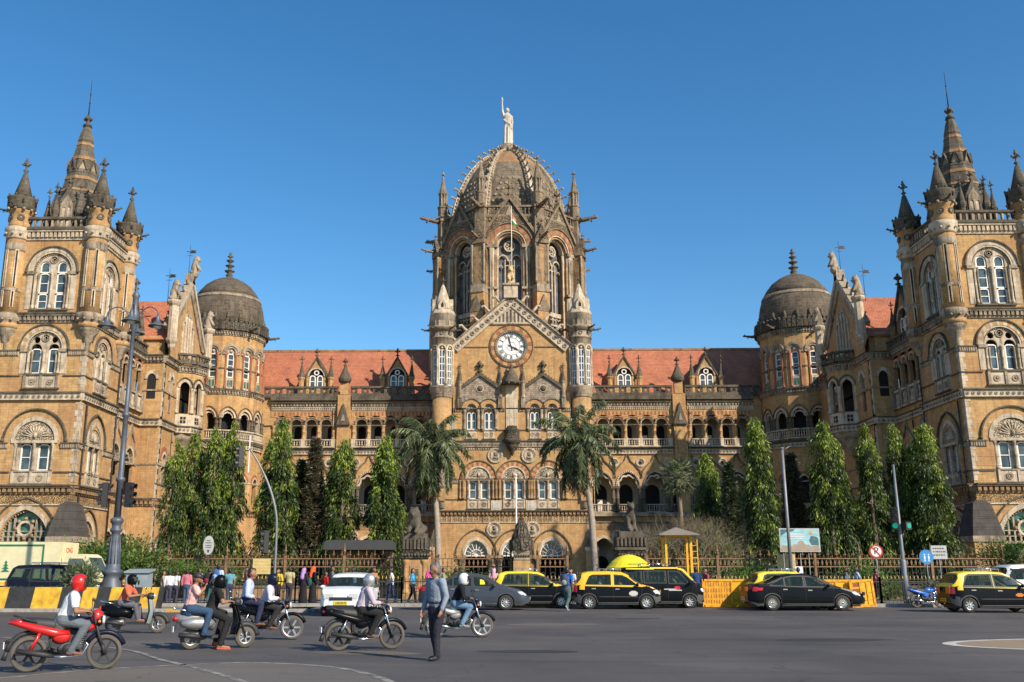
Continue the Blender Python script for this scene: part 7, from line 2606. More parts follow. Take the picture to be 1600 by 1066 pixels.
# curved pole
t = thing('curved_signal_pole', 'slender steel pole curving over to the left at its top, between mast trees', 'pole', (-12.25, 46.5, 0.14))
b = MB()
P = smooth_line([(0, 0, 0), (0.0, 0, 3.2), (-0.1, 0, 4.3), (-0.45, 0, 5.4), (-1.0, 0, 6.5), (-1.5, 0, 7.25)], 5)
b.tube(P, [0.06] * (len(P) - 8) + [0.045] * 8, 'pole_silver', 8)
obj('pole', b, t)
b = MB()
b.box(-1.53, -1.48, -0.02, 0.02, 6.1, 7.9, 'sign_white')
obj('bracket', b, t)
signal('traffic light head hanging at the tip of the curved pole', (-14.15, 46.4, 7.0), -60)
signal('traffic light head halfway up the curved pole', (-12.7, 46.4, 2.95), -70)
# pole on the right with a lit green arrow pair
t = thing('signal_pole', 'grey traffic light pole in front of the rightmost mast trees', 'pole', (17.2, 46.4, 0.14))
b = MB()
b.tube([(0, 0, 0), (0, 0, 2.0), (0, 0, 6.4)], [0.11, 0.09, 0.05], 'pole_grey', 9)
b.lathe([(0.15, 0), (0.15, 1.2), (0.12, 1.3), (0.14, 1.9), (0.1, 2.0)], 0, 0, 10, 'pole_grey')
obj('pole', b, t)
signal('traffic light showing green on the left of the right hand pole', (16.95, 46.25, 4.0), -25, 0)
t = thing('green_signal', 'single round green signal on the right of the right hand pole', 'traffic light', (17.48, 46.25, 3.66), 25)
b = MB()
b.box(-0.17, 0.17, -0.1, 0.12, -0.18, 0.18, 'signal_black')
obj('housing', b, t)
b = MB()
b.disc(0, 0, 0.125, 0.12, 0.15, 'lens_green_on', 14)
obj('lens', b, t)
# straight silver pole
t = thing('silver_pole', 'plain straight silver pole rising beside the picture board', 'pole', (13.05, 50, 0.14))
b = MB()
b.tube([(0, 0, 0), (0, 0, 7.6)], [0.095, 0.07], 'pole_silver', 9)
b.lathe([(0.1, 7.6), (0.1, 7.66), (0.02, 7.7)], 0, 0, 9, 'pole_silver')
b.tube([(0, 0, 7.5), (0.4, 0, 7.75)], 0.02, 'pole_silver', 5)
obj('pole', b, t)
# ------------------------------------------------------------------ signs
def text_obj(txt, size, m, loc, rot, parent=None, name='lettering', ext=0.003, align='CENTER'):
 cu = bpy.data.curves.new(name, 'FONT')
 cu.body = txt
 cu.size = size
 cu.extrude = ext
 cu.align_x = align
 cu.align_y = 'CENTER'
 o = bpy.data.objects.new('tmp', cu)
 COL.objects.link(o)
 dg = bpy.context.evaluated_depsgraph_get()
 me = bpy.data.meshes.new_from_object(o.evaluated_get(dg))
 bpy.data.objects.remove(o)
 me.name = name
 me.materials.clear()
 me.materials.append(MATS[m])
 p = obj(name, me, parent)
 p.location = loc
 p.rotation_euler = rot
 return p
t = thing('parking_sign', 'round white no parking sign with a red border and black P', 'road sign', (15.95, 46.3, 0.14))
b = MB()
b.tube([(0, -0.03, 0), (0, -0.03, 2.7)], 0.03, 'pole_grey', 6)
obj('post', b, t)
b = MB()
b.disc(0, 2.35, 0.31, 0, 0.02, 'sign_red', 28)
b.disc(0, 2.35, 0.24, 0.02, 0.026, 'sign_white', 28)
pl = obj('plate', b, t)
text_obj('P', 0.46, 'sign_black', (0, -0.032, 2.36), (R(90), 0, 0), pl)
b = MB()
b.prism([(-0.21, 2.53), (-0.17, 2.57), (0.21, 2.17), (0.17, 2.13)], 0.036, 0.044, 'sign_red')
obj('slash', b, pl)
t = thing('walking_sign', 'round blue mandatory sign with two small white figures', 'road sign', (18.3, 46.4, 0.14))
b = MB()
b.tube([(0, -0.03, 0), (0, -0.03, 2.3)], 0.03, 'pole_grey', 6)
obj('post', b, t)
b = MB()
b.disc(0, 2.1, 0.33, 0, 0.02, 'sign_blue', 28)
for u in (-0.09, 0.10):
 b.disc(u, 2.2, 0.035, 0.02, 0.026, 'sign_white', 10)
 b.prism([(u - 0.03, 1.98), (u - 0.04, 2.14), (u + 0.04, 2.14), (u + 0.03, 1.98)], 0.02, 0.026, 'sign_white')
 b.prism([(u - 0.05, 1.9), (u - 0.02, 2.0), (u, 1.9)], 0.02, 0.026, 'sign_white')
 b.prism([(u, 1.9), (u + 0.02, 2.0), (u + 0.05, 1.9)], 0.02, 0.026, 'sign_white')
obj('plate', b, t)
t = thing('white_notice', 'rectangular whitish notice board with faded lines of writing on a post', 'sign', (18.95, 46.5, 0.14))
b = MB()
b.tube([(0, -0.03, 0), (0, -0.03, 2.6)], 0.03, 'pole_grey', 6)
obj('post', b, t)
b = MB()
b.box(-0.36, 0.36, 0, 0.03, 2.0, 2.62, 'sign_grey')
rg = random.Random(3)
for r_ in range(3):
 x = -0.28
 while x < 0.25:
  w = rg.uniform(0.04, 0.12)
  b.box(x, min(0.29, x + w), 0.03, 0.034, 2.46 - r_ * 0.15, 2.46 - r_ * 0.15 + 0.05, 'sign_black')
  x += w + 0.03
obj('board', b, t)
for x, y, z, w, h, lb in ((-14.85, 54.8, 1.85, 0.5, 0.42, 'small yellowish notice on the fence left of the curved pole'), (14.25, 54.8, 2.0, 0.5, 0.5, 'small yellowish notice on the fence beside the silver pole')):
 t = thing('yellow_notice', lb, 'sign', (x, y, z), 0, 'yellowish notices on the fence')
 b = MB()
 b.box(-w, w, 0, 0.03, -h, h, 'sign_cream')
 for r_ in range(4):
  xx = -w * 0.8
  while xx < w * 0.7:
   ww = rg.uniform(0.04, 0.14)
   b.box(xx, min(w * 0.85, xx + ww), 0.03, 0.034, h * 0.55 - r_ * h * 0.4, h * 0.55 - r_ * h * 0.4 + 0.035, 'kerb_yellow')
   xx += ww + 0.03
 obj('board', b, t)
t = thing('white_placard', 'small blank white placard at the foot of the silver pole', 'sign', (13.75, 51.0, 1.55))
b = MB()
b.box(-0.2, 0.2, 0, 0.03, -0.28, 0.28, 'sign_white')
b.tube([(0, -0.02, -1.45), (0, -0.02, 0.1)], 0.02, 'pole_grey', 5)
obj('board', b, t)
t = thing('oval_sign', 'oval pale sign with dark lines on a post among the left mast trees', 'sign', (-17.75, 54.3, 0.14))
b = MB()
b.tube([(0, -0.03, 0), (0, -0.03, 2.6)], 0.04, 'rail_dark', 6)
obj('post', b, t)
b = MB()
b.prism([(0.30 * math.cos(2 * PI * i / 24), 2.85 + 0.52 * math.sin(2 * PI * i / 24)) for i in range(24)], 0, 0.05, 'sign_grey')
for z, w in ((3.08, 0.14), (2.96, 0.17), (2.82, 0.18), (2.72, 0.15)):
 for q in range(-2, 3):
  if abs(q * 0.07) < w:
   b.box(q * 0.07 - 0.025, q * 0.07 + 0.025, 0.05, 0.055, z, z + 0.045, 'sign_black')
b.prism([(-0.06, 2.6), (0.06, 2.6), (0.03, 2.45), (-0.03, 2.45)], 0.05, 0.056, 'sign_black')
obj('plate', b, t)
# picture board
t = thing('picture_board', 'pale blue picture board showing a domed skyline, standing behind the fence', 'billboard', (14.65, 53.4, 0.1))
plain('board_sky', (0.30, 0.52, 0.56), 0.35, noise_amt=0.25, scale=1.2)
plain('board_dark', (0.06, 0.14, 0.15), 0.4, noise_amt=0.3)
plain('board_tan', (0.34, 0.27, 0.20), 0.4)
plain('board_orange', (0.6, 0.28, 0.08), 0.4)
b = MB()
b.box(-1.08, 1.08, -0.06, 0.0, 2.5, 3.75, 'sign_grey')
b.box(-1.03, 1.03, 0.0, 0.008, 2.55, 3.7, 'board_sky')
b.box(-1.03, 1.03, 0.008, 0.014, 2.55, 2.72, 'board_tan')
b.prism([(-1.0, 2.72), (-1.0, 2.85), (-0.4, 2.82), (-0.35, 2.9), (-0.15, 2.9), (-0.1, 3.05), (0.05, 3.12), (0.2, 3.05), (0.25, 2.9), (0.5, 2.88), (0.55, 2.8), (1.0, 2.86), (1.0, 2.72)], 0.008, 0.012, 'board_tan')
b.prism([(0.62, 2.86), (0.5, 3.1), (0.62, 3.35), (0.9, 3.3), (1.0, 3.2), (1.0, 2.86)], 0.0135, 0.0165, 'board_dark')
b.prism([(-1.0, 3.35), (-1.0, 3.7), (-0.2, 3.7), (-0.35, 3.6), (-0.7, 3.55)], 0.0135, 0.0165, 'board_dark')
b.disc(0.62, 3.52, 0.1, 0.008, 0.016, 'board_orange', 14)
for i in range(3):
 b.box(-0.55, 0.35 - i * 0.1, 0.008, 0.016, 3.42 - i * 0.12, 3.46 - i * 0.12, 'sign_white')
pl = obj('panel', b, t)
b = MB()
for u in (-0.9, -0.45, 0, 0.45):
 b.tube([(u, -0.1, 0), (u, -0.1, 2.5)], 0.03, 'pole_silver', 5)
b.box(0.72, 0.84, -0.2, -0.08, 0, 2.5, 'rail_tan')
obj('post', b, t)
# black awning behind the fence
t = thing('awning_hut', 'low hut with a black sheeted awning between the middle mast trees', 'hut', (-9.8, 57.5, 0.05))
b = MB()
b.prism([(-2.0, 2.75), (-2.0, 3.15), (-1.8, 3.3), (1.8, 3.3), (2.05, 3.2), (2.05, 2.75)], -1.2, 0.6, 'awning', True)
obj('awning', b, t)
b = MB()
for u in (-1.9, -0.6, 0.8, 1.9):
 b.tube([(u, 0.4, 0), (u, 0.4, 2.8)], 0.04, 'rail_dark', 5)
obj('post', b, t)
b = MB()
b.box(-1.9, 1.9, -1.1, -0.9, 0, 2.75, 'ochre_old')
obj('wall', b, t)
# grey cabinet
t = thing('utility_cabinet', 'grey steel utility cabinet behind the end of the striped barrier', 'cabinet', (-16.75, 41.2, 0.12))
b = MB()
b.box(-0.46, 0.46, -0.3, 0.3, 0.45, 1.45, 'cabinet')
for u in (-0.02,):
 b.box(u - 0.008, u + 0.008, 0.3, 0.305, 0.5, 1.5, 'sign_black')
for s in (-1, 1):
 b.box(s * 0.38 - 0.05, s * 0.5 + 0.05, -0.25, 0.25, 0, 0.45, 'rail_dark')
obj('body', b, t)
b = MB()
b.add([(-0.54, -0.38, 1.5), (0.54, -0.38, 1.5), (0.54, 0.38, 1.4), (-0.54, 0.38, 1.4), (-0.54, -0.38, 1.57), (0.54, -0.38, 1.57), (0.54, 0.38, 1.46), (-0.54, 0.38, 1.46)], [(0, 1, 2, 3), (4, 5, 6, 7), (0, 1, 5, 4), (1, 2, 6, 5), (2, 3, 7, 6), (3, 0, 4, 7)], 'cabinet')
obj('lid', b, t)
b = MB()
b.box(0.1, 0.14, 0.305, 0.34, 0.95, 1.1, 'sign_black')
obj('handle', b, t)
# yellow watch booth
plain('booth_roof', (0.20, 0.17, 0.14), 0.8)
t = thing('watch_booth', 'tall yellow steel frame booth with a shallow pitched grey roof', 'booth', (7.4, 50.2, 0.14))
b = MB()
for x, y in ((-0.62, 0.5), (0.62, 0.5), (-0.62, -0.5), (0.62, -0.5)):
 b.box(x - 0.05, x + 0.05, y - 0.05, y + 0.05, 0, 3.2, 'yellow')
for z in (1.15, 3.12):
 b.box(-0.62, 0.62, 0.46, 0.52, z, z + 0.06, 'yellow')
 b.box(-0.62, 0.62, -0.54, -0.48, z, z + 0.06, 'yellow')
 b.box(-0.65, -0.6, -0.5, 0.5, z, z + 0.06, 'yellow')
 b.box(0.6, 0.65, -0.5, 0.5, z, z + 0.06, 'yellow')
obj('frame', b, t)
b = MB()
for k in range(9):
 b.box(0.68, 0.98, 0.42, 0.46, 0.3 + k * 0.3, 0.33 + k * 0.3, 'yellow')
b.box(0.66, 0.7, 0.40, 0.48, 0, 3.1, 'yellow')
b.box(0.94, 0.98, 0.40, 0.48, 0, 3.0, 'yellow')
obj('ladder', b, t)
b = MB()
b.lathe([(1.42, 3.2), (1.42, 3.25), (0.05, 3.62)], 0, 0, 4, 'booth_roof', False, 45, 405)
obj('roof', b, t)
# yellow umbrella
plain('umbrella_yellow', (0.72, 0.62, 0.02), 0.6, noise_amt=0.06)
t = thing('street_umbrella', 'large bright yellow umbrella opened behind the taxis', 'umbrella', (4.6, 47.6, 0.14))
b = MB()
b.tube([(0, 0, 0), (0, 0, 2.2)], 0.025, 'pole_silver', 6)
obj('pole', b, t)
b = MB()
n = 8
prof = [(1.08, 1.62), (1.02, 1.68), (0.85, 1.88), (0.55, 2.1), (0.25, 2.2), (0.0, 2.24)]
pts, fsx = [], []
for r, z in prof:
 for i in range(n * 3):
  a = 2 * PI * i / (n * 3)
  k = 1 - 0.05 * (1 - abs(math.cos(a * n / 2)) ** 0.5)
  pts.append((r * k * math.cos(a), r * k * math.sin(a), z))
m_ = n * 3
for j in range(len(prof) - 1):
 for i in range(m_):
  fsx.append((j * m_ + i, j * m_ + (i + 1) % m_, (j + 1) * m_ + (i + 1) % m_, (j + 1) * m_ + i))
b.add(pts, fsx, 'umbrella_yellow', False)
b.add([(p[0] * 1.0, p[1] * 1.0, p[2] - (0.12 if q < m_ else 0)) for q, p in enumerate(pts[:m_])] + pts[:m_], [(i, (i + 1) % m_, m_ + (i + 1) % m_, m_ + i) for i in range(m_)], 'umbrella_yellow')
obj('canopy', b, t)
rgl = MB()
for i in range(10):
 u = -0.12 + i * 0.075
 rgl.prism([(u, 1.76), (u, 1.83), (u + 0.05, 1.83), (u + 0.05, 1.76)], 0.985, 0.995, 'kerb_yellow')
obj('lettering', rgl, t)
# yellow barricades
def barricade(label, x, y, w, h, rz, lean=0):
 t = thing('road_barricade', label, 'barricade', (x, y, 0.02), rz, 'yellow steel barricades at the kerb')
 t.rotation_euler = (0, R(lean), R(rz))
 b = MB()
 for u in (-w, w):
  b.box(u - 0.05, u + 0.05, -0.05, 0.05, 0, h, 'yellow_rust')
 for z in (0.0, h - 0.1):
  b.box(-w, w, -0.05, 0.05, z, z + 0.1, 'yellow_rust')
 for u in (-w * 0.15, w * 0.45):
  b.box(u - 0.03, u + 0.03, -0.04, 0.05, 0.1, h - 0.1, 'yellow_rust')
 obj('frame', b, t)
 b = MB()
 b.box(-w + 0.06, -w * 0.15 - 0.03, 0, 0.02, 0.1, h - 0.1, 'yellow_rust')
 for i in range(10):
  for j in range(4):
   b.box(-w + 0.1 + i * (w * 0.8) / 10, -w + 0.12 + i * (w * 0.8) / 10, 0.02, 0.03, 0.15 + j * 0.25, 0.32 + j * 0.25, 'rust')
 b.box(-w * 0.15 + 0.03, w - 0.05, 0, 0.02, 0.1, h - 0.1, 'yellow')
 b.box(-w * 0.15, w, 0.02, 0.03, h * 0.5, h * 0.5 + 0.015, 'rust')
 b.box(-w * 0.15, w, 0.02, 0.03, h * 0.24, h * 0.24 + 0.015, 'rust')
 obj('panel', b, t)
 b = MB()
 for u in (-w + 0.1, w - 0.1):
  b.tube([(u, -0.45, 0.02), (u, 0, 0.6)], 0.025, 'yellow_rust', 5)
 obj('stay', b, t)
plain('rust', (0.22, 0.08, 0.03), 0.8)
barricade('yellow steel barricade left of the black sedan, with a perforated left panel', 9.1, 45.2, 1.5, 1.22, 0)
barricade('yellow steel barricade seen past the front of the black sedan', 13.75, 45.25, 1.05, 1.2, 0)
barricade('leaning orange yellow barricade with perforations at the right end', 14.75, 45.1, 0.5, 1.2, 4, -4)
# overhead wires crossing in front of the right wing
for i, (p0, p1, sg) in enumerate((((12.95, 50, 7.6), (46, 47, 8.6), 0.8), ((12.95, 50, 7.45), (46, 47, 8.0), 1.0), ((17.2, 46.5, 6.4), (46, 46, 7.6), 0.5))):
 b = MB()
 b.tube([(p0[0] + (p1[0] - p0[0]) * t, -(p0[1] + (p1[1] - p0[1]) * t), p0[2] + (p1[2] - p0[2]) * t - 4 * sg * t * (1 - t)) for t in np.linspace(0, 1, 14)], 0.007, 'iron', 4)
 tag(obj('overhead_wire', b), ('highest', 'middle', 'lowest')[i] + ' thin overhead wire running right from the poles to the right edge', 'wire', 'thin overhead wires')
# repairs and covers in the road
rg = random.Random(8)
for i in range(9):
 x, y = rg.uniform(-9, 14), rg.uniform(17, 38)
 w, h, q = rg.uniform(0.5, 1.8), rg.uniform(0.3, 0.8), rg.uniform(-0.2, 0.2)
 b = MB(Matrix.Translation((x, y, 0)) @ Matrix.Rotation(q, 4, 'Z'))
 n = 11
 b.add([(w * math.cos(2 * PI * k / n) * rg.uniform(0.8, 1.1), h * math.sin(2 * PI * k / n) * rg.uniform(0.8, 1.1), 0.0035) for k in range(n)], [tuple(range(n))], 'tar' if i % 2 else 'asphalt_old')
 tag(obj('road_patch', b), kind='structure')
# ================================================================== vehicles
plain('paint_black', (0.005, 0.006, 0.008), 0.3, spec=0.14, coat=0.0, noise_amt=0.1)
plain('paint_navy', (0.008, 0.010, 0.024), 0.35, spec=0.15, coat=0.0, noise_amt=0.1)
plain('paint_grey', (0.05, 0.06, 0.078), 0.35, spec=0.2, metal=0.2, coat=0.05, noise_amt=0.05)
plain('paint_white', (0.72, 0.73, 0.74), 0.3, coat=0.5, noise_amt=0.04)
plain('paint_yellow', (0.80, 0.46, 0.015), 0.35, coat=0.4, noise_amt=0.06)
plain('paint_lemon', (0.78, 0.58, 0.02), 0.35, coat=0.4, noise_amt=0.06)
plain('paint_red', (0.50, 0.015, 0.012), 0.25, coat=0.7, noise_amt=0.05)
plain('paint_blue', (0.02, 0.13, 0.50), 0.3, coat=0.5, noise_amt=0.05)
plain('paint_silver', (0.40, 0.40, 0.39), 0.3, metal=0.6, coat=0.3)
plain('paint_cream', (0.66, 0.60, 0.36), 0.5, noise_amt=0.08)
plain('paint_green', (0.015, 0.16, 0.08), 0.5)
plain('rubber', (0.028, 0.026, 0.024), 0.85, noise_amt=0.25)
plain('tyre_dusty', (0.10, 0.088, 0.07), 0.9, noise_amt=0.25)
plain('plastic', (0.022, 0.022, 0.023), 0.6)
plain('bumper', (0.06, 0.06, 0.06), 0.6)
plain('chrome', (0.62, 0.62, 0.62), 0.18, metal=1.0)
plain('alloy', (0.48, 0.48, 0.48), 0.35, metal=0.7)
plain('engine', (0.20, 0.20, 0.20), 0.5, metal=0.6, noise_amt=0.3, scale=12)
plain('lamp_clear', (0.55, 0.57, 0.58), 0.1, spec=1.0)
plain('lamp_red', (0.45, 0.015, 0.02), 0.15)
plain('lamp_orange', (0.6, 0.18, 0.02), 0.2)
plain('plate_yellow', (0.75, 0.55, 0.03), 0.5)
plain('seat_cloth', (0.10, 0.09, 0.085), 0.9)
def car_glass():
 m, nt, b, L = _nodes('car_glass')
 b.inputs['Base Color'].default_value = (0.03, 0.05, 0.05, 1)
 b.inputs['Roughness'].default_value = 0.03
 b.inputs['Specular IOR Level'].default_value = 0.5
 tr = N(nt, 'ShaderNodeBsdfTransparent')
 tr.inputs[0].default_value = (0.55, 0.66, 0.66, 1)
 mx = N(nt, 'ShaderNodeMixShader')
 mx.inputs[0].default_value = 0.62
 L(b.outputs[0], mx.inputs[1])
 L(tr.outputs[0], mx.inputs[2])
 L(mx.outputs[0], nt.nodes['Material Output'].inputs['Surface'])
 MATS['car_glass'] = m
car_glass()
def wheel_parts(parent, x, y, r, w, rimm='alloy', spokes=7, tyre='rubber', rr=0.62, name='wheel'):
 """wheel > rim; y negative is the near side of a thing facing +x"""
 M = Matrix.Translation((x, y, r)) @ Matrix.Rotation(R(90), 4, 'X')
 key = ('wh', r, w, rimm, spokes, tyre, rr)
 if key not in CACHE:
  t, q = MB(), MB()
  t.lathe([(r * rr, -w / 2), (r * 0.9, -w / 2), (r * 0.98, -w * 0.4), (r, -w * 0.2), (r, w * 0.2), (r * 0.98, w * 0.4), (r * 0.9, w / 2), (r * rr, w / 2)], 0, 0, 28, tyre, cap=False)
  for z in (-1, 1):
   z0 = z * w * 0.40
   q.lathe([(r * rr, z0), (r * rr * 0.9, z0), (r * rr * 0.88, z0 * 0.5)], 0, 0, 24, rimm, cap=False)
   q.lathe([(r * 0.16, z0 * 0.6), (r * 0.13, z0 * 1.05), (0.001, z0 * 1.1)], 0, 0, 12, rimm)
   for k in range(spokes):
    a = 2 * PI * k / spokes
    wd = r * rr * (0.13 if spokes > 8 else 0.17 if w > 0.13 else 0.10)
    c, s = math.cos(a), math.sin(a)
    p = []
    for rad, ww in ((r * 0.1, wd), (r * rr * 0.92, wd * 0.75)):
     for sg in (-1, 1):
      p.append((c * rad - s * ww * sg, s * rad + c * ww * sg, z0 * 0.9))
    p += [(u, v, z0 * 0.6) for u, v, _ in p]
    q.add(p, [(0, 1, 3, 2), (4, 5, 7, 6), (0, 2, 6, 4), (1, 3, 7, 5)], rimm)
  if w > 0.13:
   q.lathe([(r * rr * 0.88, 0), (0.001, 0)], 0, 0, 20, 'plastic')
  CACHE[key] = (t.mesh(name), q.mesh('rim'))
 o = obj(name, CACHE[key][0], parent, M)
 obj('rim', CACHE[key][1], o)
 return o
def inside(poly, x, z):
 c = False
 n = len(poly)
 for i in range(n):
  (x1, z1), (x2, z2) = poly[i], poly[(i + 1) % n]
  if (z1 > z) != (z2 > z) and x < (x2 - x1) * (z - z1) / (z2 - z1) + x1:
   c = not c
 return c
def car(label, loc, rz, S, group=None, name='car', cat='car'):
 """S: L W top (x,z silhouette) belt wheels r wins ws (windscreen x-range) rs (rear glass x-range) body roof rack..."""
 t = thing(name, label, cat, loc, rz, group)
 L_, W, r = S['L'], S['W'], S['r']
 top, wx = S['top'], S['wheels']
 tx, tz = [p[0] for p in top], [p[1] for p in top]
 zt = lambda x: float(np.interp(x, tx, tz))
 belt = S['belt']
 zb_ = lambda x: min(float(np.interp(x, [p[0] for p in belt], [p[1] for p in belt])), zt(x) - 0.05)
 tap = S.get('taper', 0.5)
 def hw(x):
  e = L_ / 2 - abs(x)
  return W / 2 * (1 - 0.26 * max(0, 1 - e / tap) ** 2.2)
 def surf(x, z):
  b, tp, w = zb_(x), zt(x), hw(x)
  if z <= b:
   k = (z - 0.2) / max(0.1, b - 0.2)
   return w * (0.955 + 0.045 * math.sin(PI * min(1, max(0, k)) ** 0.8))
  return w * 0.955 - (z - b) * S.get('tumble', 0.34)
 def patch(b, P, sg, m, off=0.01, c=0.03):
  x0, x1 = min(p[0] for p in P), max(p[0] for p in P)
  z0, z1 = min(p[1] for p in P), max(p[1] for p in P)
  nx, nz = max(2, int((x1 - x0) / c)), max(2, int((z1 - z0) / c))
  for i in range(nx):
   for j in range(nz):
    xa, xb = x0 + (x1 - x0) * i / nx, x0 + (x1 - x0) * (i + 1) / nx
    za, ze = z0 + (z1 - z0) * j / nz, z0 + (z1 - z0) * (j + 1) / nz
    if inside(P, (xa + xb) / 2, (za + ze) / 2):
     b.add([(x, sg * (surf(x, z) + off), z) for x, z in ((xa, za), (xb, za), (xb, ze), (xa, ze))], [(0, 1, 2, 3)], m, True)
 n = int(L_ / 0.05)
 xs = [-L_ / 2 + L_ * i / n for i in range(n + 1)]
 wins = S['wins']
 rows = []
 for x in xs:
  bt, tp = zb_(x), zt(x)
  z0 = S.get('sill', 0.2)
  e = L_ / 2 - abs(x)
  z0 = max(z0, z0 + 0.16 * max(0, 1 - e / 0.35))
  for wc in wx:
   d = abs(x - wc)
   ra = r * 1.17
   if d < ra:
    z0 = max(z0, r + math.sqrt(ra * ra - d * d) * 0.98)
  pts = []
  for k in (0, 0.12, 0.3, 0.5, 0.7, 0.88, 1.0):
   z = z0 + (bt - z0) * k
   pts.append((surf(x, z), z))
  g = tp - bt
  ru = max(0.06, min(0.14, g * 0.4))
  for k in (0.15, 0.3, 0.45, 0.6, 0.75, 0.9):
   z = bt + (g - ru * 0.7) * k
   pts.append((surf(x, z), z))
  wr = surf(x, tp - ru * 0.7)
  pts += [(wr - ru * 0.12, tp - ru * 0.35), (wr - ru * 0.5, tp - ru * 0.1), (wr * 0.72, tp), (wr * 0.36, tp + 0.012), (0, tp + 0.015)]
  rows.append(pts)
 K = len(rows[0])
 b = MB()
 body, roofm = S['body'], S.get('roof', S['body'])
 ws, rs_ = S.get('ws'), S.get('rs')
 for sg in (-1, 1):
  for i in range(n):
   xc = (xs[i] + xs[i + 1]) / 2
   for k in range(K - 1):
    q = [(xs[i], sg * rows[i][k][0], rows[i][k][1]), (xs[i + 1], sg * rows[i + 1][k][0], rows[i + 1][k][1]), (xs[i + 1], sg * rows[i + 1][k + 1][0], rows[i + 1][k + 1][1]), (xs[i], sg * rows[i][k + 1][0], rows[i][k + 1][1])]
    zc = sum(p[2] for p in q) / 4
    if any(inside(w, xc, zc) for w in wins):
     continue
    gl = k >= 12 and ((ws and ws[0] < xc < ws[1]) or (rs_ and rs_[0] < xc < rs_[1]))
    if gl and k >= 14:
     continue
    m = body
    if k >= 6 and zc > zb_(xc) + 0.02 and (S.get('roofx', (-9, 9))[0] < xc < S.get('roofx', (-9, 9))[1]):
     m = roofm
    if gl:
     m = 'plastic'
    if k == 0 or (S.get('darkbump') and abs(xc) > L_ / 2 - 0.42 and zc < 0.56):
     m = 'bumper'
    b.add(q, [(0, 1, 2, 3)], m, True)
 # closed ends
 for i in (0, n):
  P = [(xs[i], y, z) for y, z in rows[i]] + [(xs[i], -y, z) for y, z in rows[i][::-1]]
  b.add(P, [tuple(range(len(P)))], body)
 b.box(-L_ / 2 + 0.2, L_ / 2 - 0.2, -W / 2 + 0.25, W / 2 - 0.25, 0.17, 0.3, 'plastic')
 for wc in wx:
  b.box(wc - r * 1.2, wc + r * 1.2, -W / 2 + 0.24, W / 2 - 0.24, 0.3, r * 2.1, 'plastic')
 obj('body', b, t)
 for P in wins:
  xa, xb = min(p[0] for p in P), max(p[0] for p in P)
  cx = sum(p[0] for p in P) / len(P)
  cz = sum(p[1] for p in P) / len(P)
  for sg in (-1, 1):
   b = MB()
   b.add([(x, sg * (surf(x, z) + 0.004), z) for x, z in P], [tuple(range(len(P)))], 'car_glass')
   m_ = len(P)
   o_ = [(x + (0.05 if x > cx else -0.05), z + (0.04 if z > cz else -0.04)) for x, z in P]
   q = [(x, sg * (surf(x, z) + 0.006), z) for x, z in P] + [(x, sg * (surf(x, z) + 0.005), z) for x, z in o_]
   b.add(q, [(j, (j + 1) % m_, m_ + (j + 1) % m_, m_ + j) for j in range(m_)], S.get('trim', 'plastic'))
   obj('window', b, t)
 for rg_, nm in ((ws, 'windscreen'), (rs_, 'rear_window')):
  if rg_:
   b = MB()
   p = []
   for j in range(9):
    x = rg_[0] + (rg_[1] - rg_[0]) * j / 8
    w = surf(x, zt(x) - 0.08) * 0.93
    for v in (-1, -0.5, 0, 0.5, 1):
     p.append((x, v * w, zt(x) + 0.012 - 0.02 * abs(v)))
   b.add(p, [(j * 5 + i, j * 5 + i + 1, j * 5 + i + 6, j * 5 + i + 5) for j in range(8) for i in range(4)], 'car_glass', True)
   obj(nm, b, t)
 for wc in wx:
  for sg in (-1, 1):
   wheel_parts(t, wc, sg * (W / 2 - 0.12), r, 0.19, S.get('rim', 'alloy'), S.get('spokes', 10), S.get('tyre', 'rubber'))
 F = L_ / 2
 for sg in (-1, 1):
  for nm, P, m in (('headlight', S['head'], 'lamp_clear'), ('taillight', S['tail'], 'lamp_red')):
   b = MB()
   e = 1 if nm == 'headlight' else -1
   zs_ = sorted(p[1] for p in P)
   patch(b, P, sg, m)
   w = hw(F - 0.01) * 0.98
   if nm == 'taillight':
    b.add([(e * F * 0.985, sg * w, zs_[0]), (e * (F + 0.012), sg * w, zs_[0]), (e * (F + 0.012), sg * w, zs_[-1]), (e * F * 0.985, sg * w, zs_[-1])], [(0, 1, 2, 3)], m)
   b.add([(e * (F + 0.012), sg * w, zs_[0]), (e * (F + 0.012), sg * (w - 0.34), zs_[0] + 0.02), (e * (F + 0.012), sg * (w - 0.34), zs_[-1]), (e * (F + 0.012), sg * w, zs_[-1])], [(0, 1, 2, 3)], m)
   obj(nm, b, t)
  for dx in S.get('handles', ()):
   b = MB()
   z = zb_(dx) - 0.1
   y = sg * (surf(dx, z) + 0.015)
   b.box(dx - 0.09, dx + 0.09, y - 0.012, y + 0.012, z - 0.02, z + 0.02, 'chrome' if S.get('hchrome') else body)
   obj('door_handle', b, t)
  b = MB()
  mx_ = S['mirror']
  y = sg * (surf(mx_, zb_(mx_)) + 0.11)
  b.ball((mx_, y, zb_(mx_) + 0.1), 0.1, S.get('mirrorm', body), 8, 0.7, 0.7, 1.1)
  obj('mirror', b, t)
